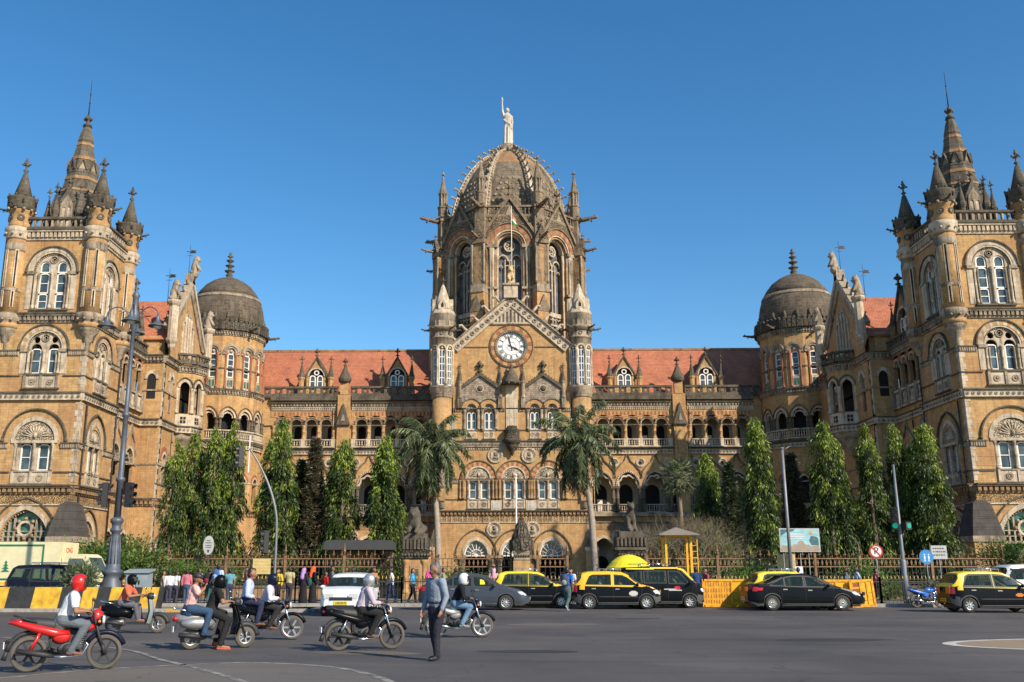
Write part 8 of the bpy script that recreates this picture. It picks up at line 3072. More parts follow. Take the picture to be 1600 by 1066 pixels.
 for sg in (-1, 1):
  b = MB()                                       # shut lines and side strips
  for dx in S.get('doors', ()):
   pts = [(dx + (0.03 * k if dx > 0.6 else 0), sg * (surf(dx, z) + 0.003), z) for k, z in enumerate(np.linspace(0.3, zb_(dx), 5))]
   b.tube(pts, 0.007, 'rubber', 4)
  if S.get('strip'):
   pts = [(x, sg * (surf(x, S['strip']) + 0.005), S['strip']) for x in np.linspace(wx[0] + r * 1.3, wx[1] - r * 1.3, 12)]
   b.tube(pts, 0.018, 'bumper', 4)
  pts = [(x, sg * (surf(x, 0.28) + 0.004), 0.27) for x in np.linspace(wx[0] + r * 1.25, wx[1] - r * 1.25, 12)]
  b.tube(pts, 0.02, 'bumper', 4)
  obj('side_trim', b, t)
 if S.get('grille', True):
  b = MB()
  b.box(F + 0.006, F + 0.016, -0.42, 0.42, 0.56, 0.68, 'plastic')
  b.box(F + 0.006, F + 0.016, -0.5, 0.5, 0.26, 0.4, 'plastic')
  b.box(F + 0.003, F + 0.009, -0.42, 0.42, 0.4, 0.56, S['body'])
  obj('grille', b, t)
 for e, m in ((1, S.get('plate', 'sign_white')), (-1, S.get('plate', 'sign_white'))):
  b = MB()
  b.box(e * (F + 0.02) - 0.006, e * (F + 0.02) + 0.006, -0.25, 0.25, 0.42, 0.54, m)
  for k in range(8):
   b.box(e * (F + 0.02) - 0.008, e * (F + 0.02) + 0.008, -0.2 + k * 0.05, -0.17 + k * 0.05, 0.45, 0.51, 'sign_black')
  obj('number_plate', b, t)
 b = MB()
 sx = S.get('seats', (0.15, -0.75))
 for x in sx:
  for sg in ((-1, 1)):
   b.box(x - 0.12, x + 0.0, sg * 0.36 - 0.22, sg * 0.36 + 0.22, 0.45, 1.0, 'seat_cloth')
   b.box(x - 0.08, x - 0.0, sg * 0.36 - 0.11, sg * 0.36 + 0.11, 1.0, 1.16, 'seat_cloth')
   b.box(x - 0.1, x + 0.42, sg * 0.36 - 0.22, sg * 0.36 + 0.22, 0.35, 0.5, 'seat_cloth')
 b.box(sx[0] + 0.75, sx[0] + 0.95, -W / 2 + 0.2, W / 2 - 0.2, 0.5, 0.86, 'plastic')
 obj('seat', b, t)
 b = MB()
 q = [(sx[0] + 0.55 + 0.05 * math.cos(a), 0.36 - 0.17 * math.sin(a), 0.88 + 0.16 * math.cos(a)) for a in np.linspace(0, 2 * PI, 15)]
 b.tube([(u, v, z) for u, v, z in q], 0.013, 'plastic', 5)
 obj('steering_wheel', b, t)
 if S.get('rack'):
  x0, x1, z = S['rack']
  b = MB()
  for y in (-0.45, 0.45):
   b.tube([(x0, y, z + 0.09), (x1, y, z + 0.09)], 0.017, 'chrome', 6)
  for k in range(4):
   x = x0 + (x1 - x0) * k / 3
   b.tube([(x, -0.45, z + 0.06), (x, 0.45, z + 0.06)], 0.014, 'chrome', 6)
   for y in (-0.45, 0.45):
    b.tube([(x, y, z - 0.02), (x, y, z + 0.09)], 0.016, 'chrome', 5)
  obj('roof_rack', b, t)
 for P, m in S.get('decals', ()):
  for sg in (-1, 1):
   b = MB()
   patch(b, P, sg, m, 0.008)
   obj('decal', b, t)
 return t
def oval(cx, cz, a, b, n=14, wob=0.0):
 return [(cx + a * math.cos(2 * PI * i / n) * (1 + wob * (i % 2)), cz + b * math.sin(2 * PI * i / n) * (1 + wob * (i % 2))) for i in range(n)]
HATCH = dict(L=3.75, W=1.6, r=0.295, wheels=(-1.22, 1.24), top=[(-1.875, 0.78), (-1.86, 0.92), (-1.74, 1.1), (-1.5, 1.5), (-1.2, 1.57), (-0.4, 1.59), (0.25, 1.55), (0.55, 1.42), (1.1, 1.03), (1.5, 0.93), (1.78, 0.78), (1.875, 0.6)],
   belt=[(-1.9, 0.98), (1.1, 0.92), (1.3, 0.95), (1.9, 0.7)], wins=[[(-1.38, 1.02), (-1.2, 1.38), (-1.05, 1.45), (-0.25, 1.46), (-0.25, 1.0)], [(-0.13, 1.0), (-0.13, 1.46), (0.25, 1.43), (0.45, 1.33), (0.9, 1.0)]],
   ws=(0.5, 1.08), rs=(-1.72, -1.5), body='paint_black', roof='paint_yellow', head=[(1.86, 0.62), (1.62, 0.66), (1.5, 0.78), (1.7, 0.8), (1.84, 0.72)], tail=[(-1.86, 0.72), (-1.72, 0.72), (-1.72, 1.0), (-1.84, 0.95)],
   mirror=0.85, doors=(-0.19, 0.95, -1.25), handles=(-1.02, 0.0), hchrome=True, strip=0.52, darkbump=True, rack=(-0.75, 0.2, 1.6), spokes=8, plate='plate_yellow', trim='paint_yellow', tumble=0.3)
SEDAN = dict(L=4.55, W=1.73, r=0.315, wheels=(-1.35, 1.33), top=[(-2.27, 0.85), (-2.22, 1.0), (-2.0, 1.06), (-1.65, 1.09), (-0.95, 1.4), (-0.5, 1.47), (0.1, 1.48), (0.5, 1.40), (1.1, 1.05), (1.3, 0.98), (1.9, 0.83), (2.2, 0.66), (2.27, 0.55)],
   belt=[(-2.3, 0.98), (-1.6, 0.98), (1.1, 0.89), (1.4, 0.88), (2.3, 0.62)], wins=[[(-1.5, 1.03), (-1.0, 1.28), (-0.92, 1.3), (-0.92, 1.01)], [(-0.86, 1.0), (-0.86, 1.31), (-0.5, 1.37), (-0.12, 1.37), (-0.12, 0.98)], [(0.0, 0.98), (0.0, 1.37), (0.3, 1.33), (0.95, 0.98)]],
   ws=(0.5, 1.1), rs=(-1.6, -0.95), body='paint_black', head=[(2.22, 0.6), (1.95, 0.64), (1.8, 0.76), (2.05, 0.74)], tail=[(-2.24, 0.78), (-1.85, 0.82), (-1.8, 0.92), (-2.22, 0.96)], mirror=0.85, doors=(-0.06, 0.98, -1.05), handles=(-0.9, 0.12), hchrome=True, spokes=14, rim='chrome', seats=(0.0, -0.85), tumble=0.42)
VAN = dict(L=3.6, W=1.5, r=0.29, wheels=(-1.2, 1.15), top=[(-1.85, 1.0), (-1.82, 1.6), (-1.7, 1.74), (-0.5, 1.8), (0.6, 1.79), (0.85, 1.72), (1.35, 1.22), (1.6, 1.02), (1.83, 0.85), (1.85, 0.6)], belt=[(-1.9, 1.02), (1.3, 0.98), (1.5, 0.95), (1.9, 0.7)],
  wins=[[(-1.65, 1.1), (-1.65, 1.55), (-0.95, 1.58), (-0.95, 1.1)], [(-0.8, 1.1), (-0.8, 1.58), (0.12, 1.58), (0.12, 1.1)], [(0.28, 1.08), (0.28, 1.58), (0.68, 1.56), (1.05, 1.2), (1.08, 1.06)]], ws=(0.85, 1.4), body='paint_black', roof='paint_black', head=[(1.84, 0.7), (1.68, 0.72), (1.66, 0.86), (1.82, 0.84)],
  tail=[(-1.85, 0.75), (-1.76, 0.75), (-1.76, 1.1), (-1.85, 1.1)], mirror=1.15, doors=(-0.88, 0.2, 1.2), handles=(0.0,), spokes=8, darkbump=True, rack=(-0.9, 0.3, 1.82), seats=(0.45, -0.5), tumble=0.16, plate='plate_yellow')
SUV = dict(L=4.4, W=1.75, r=0.36, wheels=(-1.35, 1.38), top=[(-2.2, 0.95), (-2.18, 1.15), (-1.9, 1.75), (-1.7, 1.85), (-0.6, 1.9), (0.3, 1.86), (0.5, 1.78), (1.0, 1.25), (1.2, 1.16), (2.0, 1.05), (2.18, 0.9), (2.2, 0.7)], belt=[(-2.2, 1.15), (1.0, 1.1), (1.2, 1.1), (2.2, 0.95)],
  wins=[[(-1.95, 1.2), (-1.72, 1.68), (-1.05, 1.7), (-1.05, 1.18)], [(-0.92, 1.18), (-0.92, 1.7), (-0.1, 1.7), (-0.1, 1.16)], [(0.04, 1.16), (0.04, 1.7), (0.35, 1.68), (0.82, 1.2)]], ws=(0.5, 0.98), rs=(-2.1, -1.92), body='paint_navy', head=[(2.18, 0.8), (1.98, 0.8), (1.96, 0.98), (2.14, 0.96)], tail=[(-2.2, 0.8), (-2.08, 0.8), (-2.08, 1.15), (-2.18, 1.15)],
  mirror=0.85, doors=(-0.98, -0.03), handles=(-0.85, 0.1), spokes=7, tumble=0.24, rack=(-1.2, 0.1, 1.88))
KTX = 'taxis queueing before the station'
def mod(base, **k):
 d = dict(base)
 d.update(k)
 return d
star = (oval(0.68, 0.66, 0.17, 0.1, 16, 0.18), 'kerb_white')
car('black taxi with an amber roof, white door badge and roof rack, nearest the yellow umbrella', (3.42, 43.55, 0), 0, mod(HATCH, L=3.75, decals=(star, ([(-1.62, 0.98), (-1.4, 0.98), (-1.4, 0.82), (-1.62, 0.82)], 'paint_yellow'))), KTX)
car('black taxi with a bright yellow roof, partly hidden behind the grey sedan', (-0.15, 45.0, 0), 0, mod(HATCH, roof='paint_lemon', trim='plastic'), KTX)
car('black minivan taxi with a thin yellow roof edge behind the amber roofed taxi', (5.6, 44.75, 0), 0, mod(VAN, roof='paint_black', decals=((oval(0.62, 0.88, 0.13, 0.07), 'lamp_red'), ([(0.0, 0.78), (0.9, 0.75), (0.6, 0.82), (0.05, 0.84)], 'sign_grey'), ([(-1.6, 1.66), (0.62, 1.70), (0.9, 1.6), (1.3, 1.2), (1.36, 1.22), (0.92, 1.70), (0.62, 1.76), (-1.6, 1.73)], 'paint_lemon'))), KTX)
car('yellow roofed taxi almost hidden behind the black sedan', (11.25, 44.4, 0), 0, mod(HATCH, roof='paint_lemon', trim='plastic'), KTX)
car('black taxi with a yellow roof and orange badge, leaving the frame on the right', (18.05, 40.3, 0), 0, mod(HATCH, roof='paint_lemon', trim='plastic', decals=((oval(0.75, 0.68, 0.16, 0.07), 'lamp_orange'), ([(-1.62, 0.98), (-1.42, 0.98), (-1.42, 0.86), (-1.62, 0.86)], 'paint_lemon'))), KTX)
car('glossy black sedan passing in front of the yellow barricades', (11.08, 42.2, 0), 0, mod(SEDAN, L=4.85, wheels=(-1.45, 1.43)), None)
car('dark grey sedan behind the helmeted rider in black', (-2.72, 42.5, 0), 0, mod(SEDAN, L=4.7, body='paint_grey', rim='alloy', spokes=10, decals=(([(0.25, 1.05), (0.25, 1.25), (0.42, 1.22), (0.45, 1.05)], 'umbrella_yellow'),)), None)
car('white hatchback coming towards the camera with a yellow number plate', (-7.3, 37.6, 0), -93, mod(HATCH, body='paint_white', roof='paint_white', trim='plastic', rack=None, darkbump=False, hchrome=False, plate='plate_yellow', top=[(-1.875, 0.78), (-1.86, 0.92), (-1.74, 1.1), (-1.5, 1.44), (-1.2, 1.5), (-0.4, 1.53), (0.25, 1.48), (0.5, 1.38), (0.98, 1.06), (1.5, 0.95), (1.78, 0.8), (1.875, 0.6)], W=1.68), None)
car('white car mostly cut off at the right edge behind the taxi', (22.6, 44.6, 0), 0, mod(SUV, body='paint_white', rack=None, L=4.2), None)
car('dark navy estate behind the striped barrier in front of the cream truck', (-21.6, 44.6, 0), 0, mod(SUV), None)
# cream box truck
t = thing('box_truck', 'cream box truck with green outlined side panel and two tree emblems', 'truck', (-25.6, 49.2, 0))
b = MB()
b.box(-3.2, 2.3, -1.05, 1.05, 0.9, 3.0, 'paint_cream')
b.box(-3.2, 3.9, -0.9, 0.9, 0.55, 0.9, 'plastic')
bo = obj('cargo_box', b, t)
b = MB()
for q in ((-3.1, 1.5, 2.78, 2.88), (-3.1, 1.5, 1.15, 1.25)):
 b.box(q[0], q[1], 1.05, 1.056, q[2], q[3], 'paint_green')
for q in (-3.1, 1.4):
 b.box(q, q + 0.1, 1.05, 1.056, 1.25, 2.78, 'paint_green')
for c in (-0.9, -0.35):
 for k in range(4):
  z = 1.55 + k * 0.14
  w = 0.24 - k * 0.05
  b.prism([(c - w, z), (c, z + 0.16), (c + w, z)], 1.05, 1.055, 'paint_green')
b.box(-3.2, 2.3, 1.05, 1.055, 0.95, 1.08, 'paint_yellow')
obj('side_panel', b, bo)
b = MB(Matrix.Translation((2.3, 0, 0)) @ Matrix.Rotation(R(90), 4, 'Z'))
b.prism([(-0.2, 1.85), (0, 2.3), (0.2, 1.85)], 0, 0.006, 'sign_red')
b.prism([(-0.12, 1.9), (0, 2.18), (0.12, 1.9)], 0.006, 0.01, 'paint_cream')
obj('warning_mark', b, bo)
text_obj('CNG', 0.34, 'sign_red', (2.31, -0.02, 2.6), (R(90), 0, R(90)), bo)
t2 = MB()
prof = [(2.35, 0.6), (2.35, 2.25), (2.5, 2.42), (3.4, 2.42), (3.6, 2.3), (4.05, 1.45), (4.15, 1.3), (4.2, 0.6)]
t2.prism(prof, -0.9, 0.9, 'paint_cream', True)
cb_ = obj('cab', t2, t)
b = MB()
for d in (-0.91, 0.9):
 b.prism([(2.7, 1.5), (2.7, 2.2), (3.4, 2.2), (3.75, 1.5)], d, d + 0.01, 'glass')
b.add([(3.63, -0.8, 2.25), (3.63, 0.8, 2.25), (4.02, 0.8, 1.52), (4.02, -0.8, 1.52)], [(0, 1, 2, 3)], 'glass')
obj('window', b, cb_)
for x in (-2.2, 3.2):
 for s in (-1, 1):
  wheel_parts(t, x, s * 0.85, 0.4, 0.24, 'alloy', 6)
# ------------------------------------------------------------------ motorcycles and scooters, facing +x, origin between the wheels on the ground
def motorbike(label, loc, rz, tank='paint_black', tail='paint_black', wheel='alloy', fork='chrome', exh='chrome', group='motorcycles in the traffic', lean=0):
 t = thing('motorcycle', label, 'motorcycle', loc, rz, group)
 t.rotation_euler = (R(lean), 0, R(rz))
 t.scale = (0.9,) * 3
 r = 0.31
 for x in (-0.64, 0.64):
  wheel_parts(t, x, 0, r, 0.09, wheel, 6, 'tyre_dusty', 0.80)
 b = MB()
 for s in (-1, 1):
  b.tube([(0.64, s * 0.07, r), (0.52, s * 0.08, 0.6), (0.40, s * 0.09, 0.98)], [0.03, 0.028, 0.022], fork, 8)
  b.tube([(0.64, s * 0.07, r - 0.03), (0.59, s * 0.075, 0.45)], 0.035, 'plastic', 8)
 b.ball((0.64, 0, r), 0.07, 'plastic', 8)
 b.lathe([(0.1, -0.012), (0.1, 0.012)], 0, 0, 3, 'chrome') if False else None
 obj('fork', b, t)
 b = MB(Matrix.Translation((0.64, 0, r)))
 pts = [((r + 0.04) * math.cos(R(a)), 0, (r + 0.04) * math.sin(R(a))) for a in range(20, 151, 13)]
 b.tube(pts, [0.05] * len(pts), tank if tail != 'paint_red' else 'paint_navy', 8)
 obj('front_mudguard', b, t)
 b = MB(Matrix.Translation((-0.64, 0, r)))
 pts = [((r + 0.06) * math.cos(R(a)), 0, (r + 0.06) * math.sin(R(a))) for a in range(60, 186, 14)]
 b.tube(pts, [0.045] * len(pts), 'plastic', 8)
 b.tube([pts[-1], (-0.41, 0, -0.1)], [0.045, 0.05], 'plastic', 6)
 b.tube([pts[-4], (-0.42, 0, 0.2)], 0.03, 'plastic', 5)
 b.box(-0.43, -0.415, -0.09, 0.09, 0.1, 0.22, 'sign_white')
 obj('rear_mudguard', b, t)
 b = MB()
 b.tube([(0.38, 0, 0.92), (0.30, 0, 0.6), (0.18, 0, 0.34), (-0.1, 0, 0.3), (-0.3, 0, 0.4), (-0.64, 0, 0.31)], 0.026, 'plastic', 6)
 for s in (-1, 1):
  b.tube([(0.36, s * 0.03, 0.85), (0, s * 0.09, 0.76), (-0.5, s * 0.1, 0.74), (-0.85, s * 0.08, 0.82)], 0.02, 'plastic', 6)
  b.tube([(-0.28, s * 0.09, 0.74), (-0.3, s * 0.1, 0.4), (-0.64, s * 0.1, 0.31)], 0.02, 'plastic', 6)
  b.tube([(-0.64, s * 0.13, 0.33), (-0.48, s * 0.13, 0.7)], [0.03, 0.032], 'paint_red' if tail == 'paint_red' else 'chrome', 8)
 b.box(-0.62, 0.0, -0.12, -0.08, 0.27, 0.36, 'plastic')
 b.box(-0.34, 0.02, -0.09, 0.09, 0.42, 0.74, 'plastic')
 b.box(-0.3, 0.3, -0.05, 0.05, 0.62, 0.78, 'plastic')
 obj('frame', b, t)
 b = MB()
 b.tube([(0.16, 0, 0.38), (0.2, 0, 0.62)], [0.12, 0.09], 'engine', 10)
 for k in range(5):
  b.tube([(0.185 + k * 0.003, 0, 0.47 + k * 0.035), (0.186 + k * 0.003, 0, 0.482 + k * 0.035)], 0.125, 'engine', 12)
 b.ball((0.0, 0, 0.40), 0.15, 'engine', 12, 0.85, 1.25, 0.95)
 b.tube([(0, -0.17, 0.38), (0, 0.17, 0.38)], 0.1, 'plastic', 14)
 b.tube([(0.1, -0.2, 0.3), (0.1, 0.26, 0.3)], 0.018, 'plastic', 6)
 b.tube([(-0.22, -0.26, 0.36), (-0.22, 0.26, 0.36)], 0.018, 'plastic', 6)
 obj('engine', b, t)
 b = MB()
 b.tube([(0.24, 0.08, 0.55), (0.34, 0.13, 0.45), (0.25, 0.15, 0.27), (-0.1, 0.16, 0.25), (-0.25, 0.17, 0.27)], 0.022, 'chrome', 8)
 b.tube([(-0.22, 0.17, 0.27), (-0.4, 0.18, 0.30), (-0.85, 0.19, 0.38)], [0.03, 0.052, 0.045], exh, 10)
 obj('exhaust', b, t)
 b = MB()
 b.ball((0.14, 0, 0.83), 0.16, tank, 14, 0.85, 1.55, 0.82)
 b.ball((0.3, 0, 0.84), 0.12, tank, 12, 0.9, 1.1, 0.95)
 b.tube([(0.14, 0, 0.96), (0.14, 0, 0.985)], 0.035, 'chrome', 8)
 obj('tank', b, t)
 b = MB()
 b.tube([(0.02, 0, 0.80), (-0.25, 0, 0.79), (-0.55, 0, 0.83), (-0.82, 0, 0.87)], [0.09, 0.13, 0.12, 0.08], 'plastic', 10)
 obj('seat', b, t)
 b = MB()
 for s in (-1, 1):
  b.tube([(0.0, s * 0.11, 0.66), (-0.25, s * 0.115, 0.67), (-0.55, s * 0.11, 0.75), (-0.85, s * 0.07, 0.84), (-1.0, s * 0.03, 0.87)], [0.05, 0.085, 0.075, 0.055, 0.035], tail, 10)
  b.ball((-0.12, s * 0.12, 0.6), 0.12, tail, 12, 0.9, 1.35, 0.4)
 b.tube([(-0.8, -0.1, 0.86), (-0.98, 0, 0.88), (-0.8, 0.1, 0.86)], 0.04, tail, 8)
 b.tube([(-0.55, -0.12, 0.86), (-0.95, -0.09, 0.98), (-0.95, 0.09, 0.98), (-0.55, 0.12, 0.86)], 0.016, 'plastic', 6)
 tl = obj('tail_panel', b, t)
 b = MB()
 b.ball((-1.0, 0, 0.86), 0.06, 'lamp_red', 8, 0.6, 0.6, 1.2)
 obj('taillight', b, t)
 b = MB()
 b.tube([(0.30, -0.34, 1.0), (0.36, -0.26, 1.03), (0.40, -0.08, 1.0), (0.40, 0.08, 1.0), (0.36, 0.26, 1.03), (0.30, 0.34, 1.0)], 0.014, 'plastic', 7)
 for s in (-1, 1):
  b.tube([(0.30, s * 0.35, 1.0), (0.345, s * 0.24, 1.03)], 0.021, 'rubber', 8)
  b.tube([(0.36, s * 0.2, 1.03), (0.44, s * 0.3, 1.0)], 0.008, 'chrome', 5)
  b.tube([(0.37, s * 0.22, 1.03), (0.38, s * 0.27, 1.2)], 0.007, 'plastic', 5)
  b.ball((0.38, s * 0.28, 1.24), 0.055, 'plastic', 10, 0.75, 0.3, 1.1)
 obj('handlebar', b, t)
 b = MB()
 b.ball((0.50, 0, 0.88), 0.105, tank if tank != 'paint_silver' else 'plastic', 12, 1.1, 0.9, 1.1)
 b.tube([(0.55, 0, 0.88), (0.605, 0, 0.88)], [0.085, 0.075], 'lamp_clear', 12)
 b.ball((0.47, 0, 1.0), 0.07, 'plastic', 8, 0.8, 0.8, 1.3)
 if tail == 'paint_red':
  b.ball((0.46, 0, 0.94), 0.12, tail, 14, 1.15, 0.95, 0.9)
  b.ball((0.28, 0, 0.76), 0.13, tail, 12, 0.7, 1.4, 1.1)
 for s in (-1, 1):
  b.ball((0.5, s * 0.17, 0.86), 0.032, 'lamp_orange', 7)
 obj('headlight', b, t)
 return t
def scooter(label, loc, rz, col='paint_silver', apron='paint_silver', group='scooters in the traffic'):
 t = thing('scooter', label, 'scooter', loc, rz, group)
 t.scale = (0.94,) * 3
 r = 0.23
 for x in (-0.60, 0.62):
  wheel_parts(t, x, 0, r, 0.1, 'alloy', 5, 'tyre_dusty', 0.62)
 b = MB()
 for s in (-1, 1):
  b.ball((-0.48, s * 0.1, 0.56), 0.2, col, 14, 0.72, 1.95, 0.75)
 b.tube([(-0.95, 0, 0.68), (-0.5, 0, 0.62), (-0.1, 0, 0.5)], [0.08, 0.17, 0.12], col, 12)
 obj('side_panel', b, t)
 b = MB()
 b.tube([(-0.12, 0, 0.72), (-0.4, 0, 0.77), (-0.85, 0, 0.79)], [0.1, 0.14, 0.09], 'plastic', 10)
 obj('seat', b, t)
 b = MB()
 b.box(-0.2, 0.38, -0.19, 0.19, 0.24, 0.30, 'plastic')
 b.tube([(-0.3, 0, 0.3), (-0.62, 0, 0.25)], [0.1, 0.12], 'engine', 8)
 obj('footboard', b, t)
 b = MB()
 p = []
 prof = [(0.36, 0.26, 0.2), (0.40, 0.4, 0.24), (0.44, 0.6, 0.23), (0.40, 0.8, 0.17), (0.36, 0.92, 0.11)]
 for x, z, w in prof:
  for v in (-1, -0.5, 0, 0.5, 1):
   p.append((x + 0.07 * (1 - v * v), v * w, z))
 b.add(p, [(j * 5 + i, j * 5 + i + 1, j * 5 + i + 6, j * 5 + i + 5) for j in range(4) for i in range(4)], apron, True)
 b.add([(x - 0.05, y, z) for x, y, z in p], [(j * 5 + i, j * 5 + i + 1, j * 5 + i + 6, j * 5 + i + 5) for j in range(4) for i in range(4)], 'plastic', True)
 obj('apron', b, t)
 b = MB(Matrix.Translation((0.62, 0, r)))
 pts = [((r + 0.05) * math.cos(R(a)), 0, (r + 0.05) * math.sin(R(a))) for a in range(5, 171, 15)]
 b.tube(pts, [0.07] * len(pts), col if apron == col else 'plastic', 8)
 b.tube([(0, 0.07, 0), (-0.12, 0.06, 0.35), (-0.24, 0.03, 0.62)], 0.022, 'plastic', 6)
 obj('front_mudguard', b, t)
 b = MB()
 b.tube([(0.36, 0, 0.9), (0.34, 0, 1.0)], 0.05, 'plastic', 8)
 b.tube([(0.22, -0.33, 0.98), (0.33, -0.15, 1.02), (0.33, 0.15, 1.02), (0.22, 0.33, 0.98)], 0.018, 'plastic', 7)
 b.ball((0.38, 0, 1.0), 0.13, 'plastic' if apron != col else col, 12, 0.8, 1.0, 1.2)
 b.ball((0.47, 0, 1.0), 0.08, 'lamp_clear', 10, 0.9, 0.6, 1.1)
 for s in (-1, 1):
  b.tube([(0.3, s * 0.2, 1.02), (0.3, s * 0.28, 1.18)], 0.007, 'chrome', 5)
  b.ball((0.3, s * 0.29, 1.22), 0.055, 'chrome', 9, 0.8, 0.3, 1.1)
 obj('handlebar', b, t)
 b = MB()
 b.tube([(-0.3, 0.17, 0.26), (-0.9, 0.18, 0.32)], [0.045, 0.055], 'plastic', 9)
 obj('exhaust', b, t)
 b = MB()
 b.tube([(-0.6, -0.14, 0.8), (-0.98, -0.1, 0.88), (-0.98, 0.1, 0.88), (-0.6, 0.14, 0.8)], 0.018, 'chrome', 7)
 obj('grab_rail', b, t)
 b = MB()
 b.ball((-0.98, 0, 0.66), 0.085, 'lamp_red', 8, 0.8, 0.6, 1.6)
 obj('taillight', b, t)
 b = MB()
 b.tube([(-0.9, 0, 0.6), (-1.0, 0, 0.42)], 0.015, 'plastic', 5)
 b.tube([(-0.95, 0, 0.5), (-1.0, 0, 0.44)], 0.03, 'plastic', 5)
 b.box(-1.015, -1.0, -0.09, 0.09, 0.38, 0.5, 'sign_white')
 obj('number_plate', b, t)
 return t
def mid(a, c):
 return ((a[0] + c[0]) / 2, (a[1] + c[1]) / 2, 0.008), math.degrees(math.atan2(c[1] - a[1], c[0] - a[0]))
BK = {}
for k, a, c in (('A', (-9.48, 16.2), (-8.32, 16.75)), ('B', (-11.95, 26.2), (-10.75, 26.3)), ('C', (-8.3, 20.85), (-7.15, 21.5)), ('D', (-7.9, 23.7), (-6.65, 23.9)), ('E', (-5.1, 20.6), (-3.98, 21.1)), ('F', (-3.35, 24.6), (-2.1, 24.8)), ('G', (16.95, 44.85), (18.15, 45.1))):
 BK[k] = mid(a, c)
motorbike('red and black motorcycle with a red tail, nearest the camera at the lower left', BK['A'][0], BK['A'][1], 'paint_navy', 'paint_red', 'plastic', 'plastic', 'plastic')
scooter('black scooter with a pale front apron beside the striped barrier', BK['B'][0], BK['B'][1], 'paint_black', 'cabinet')
scooter('silver scooter with a dark apron carrying two people', BK['C'][0], BK['C'][1], 'paint_silver', 'paint_black')
motorbike('black motorcycle carrying two men in pale shirts', BK['D'][0], BK['D'][1])
motorbike('black motorcycle ridden by the man in the silver helmet', BK['E'][0], BK['E'][1], exh='plastic', wheel='plastic')
motorbike('motorcycle with pale wheels passing behind the crossing man', BK['F'][0], BK['F'][1], 'paint_navy', 'paint_silver', 'alloy')
motorbike('bright blue motorcycle parked at the railing under the blue round sign', BK['G'][0], BK['G'][1], 'paint_blue', 'paint_blue', 'plastic', lean=-6)
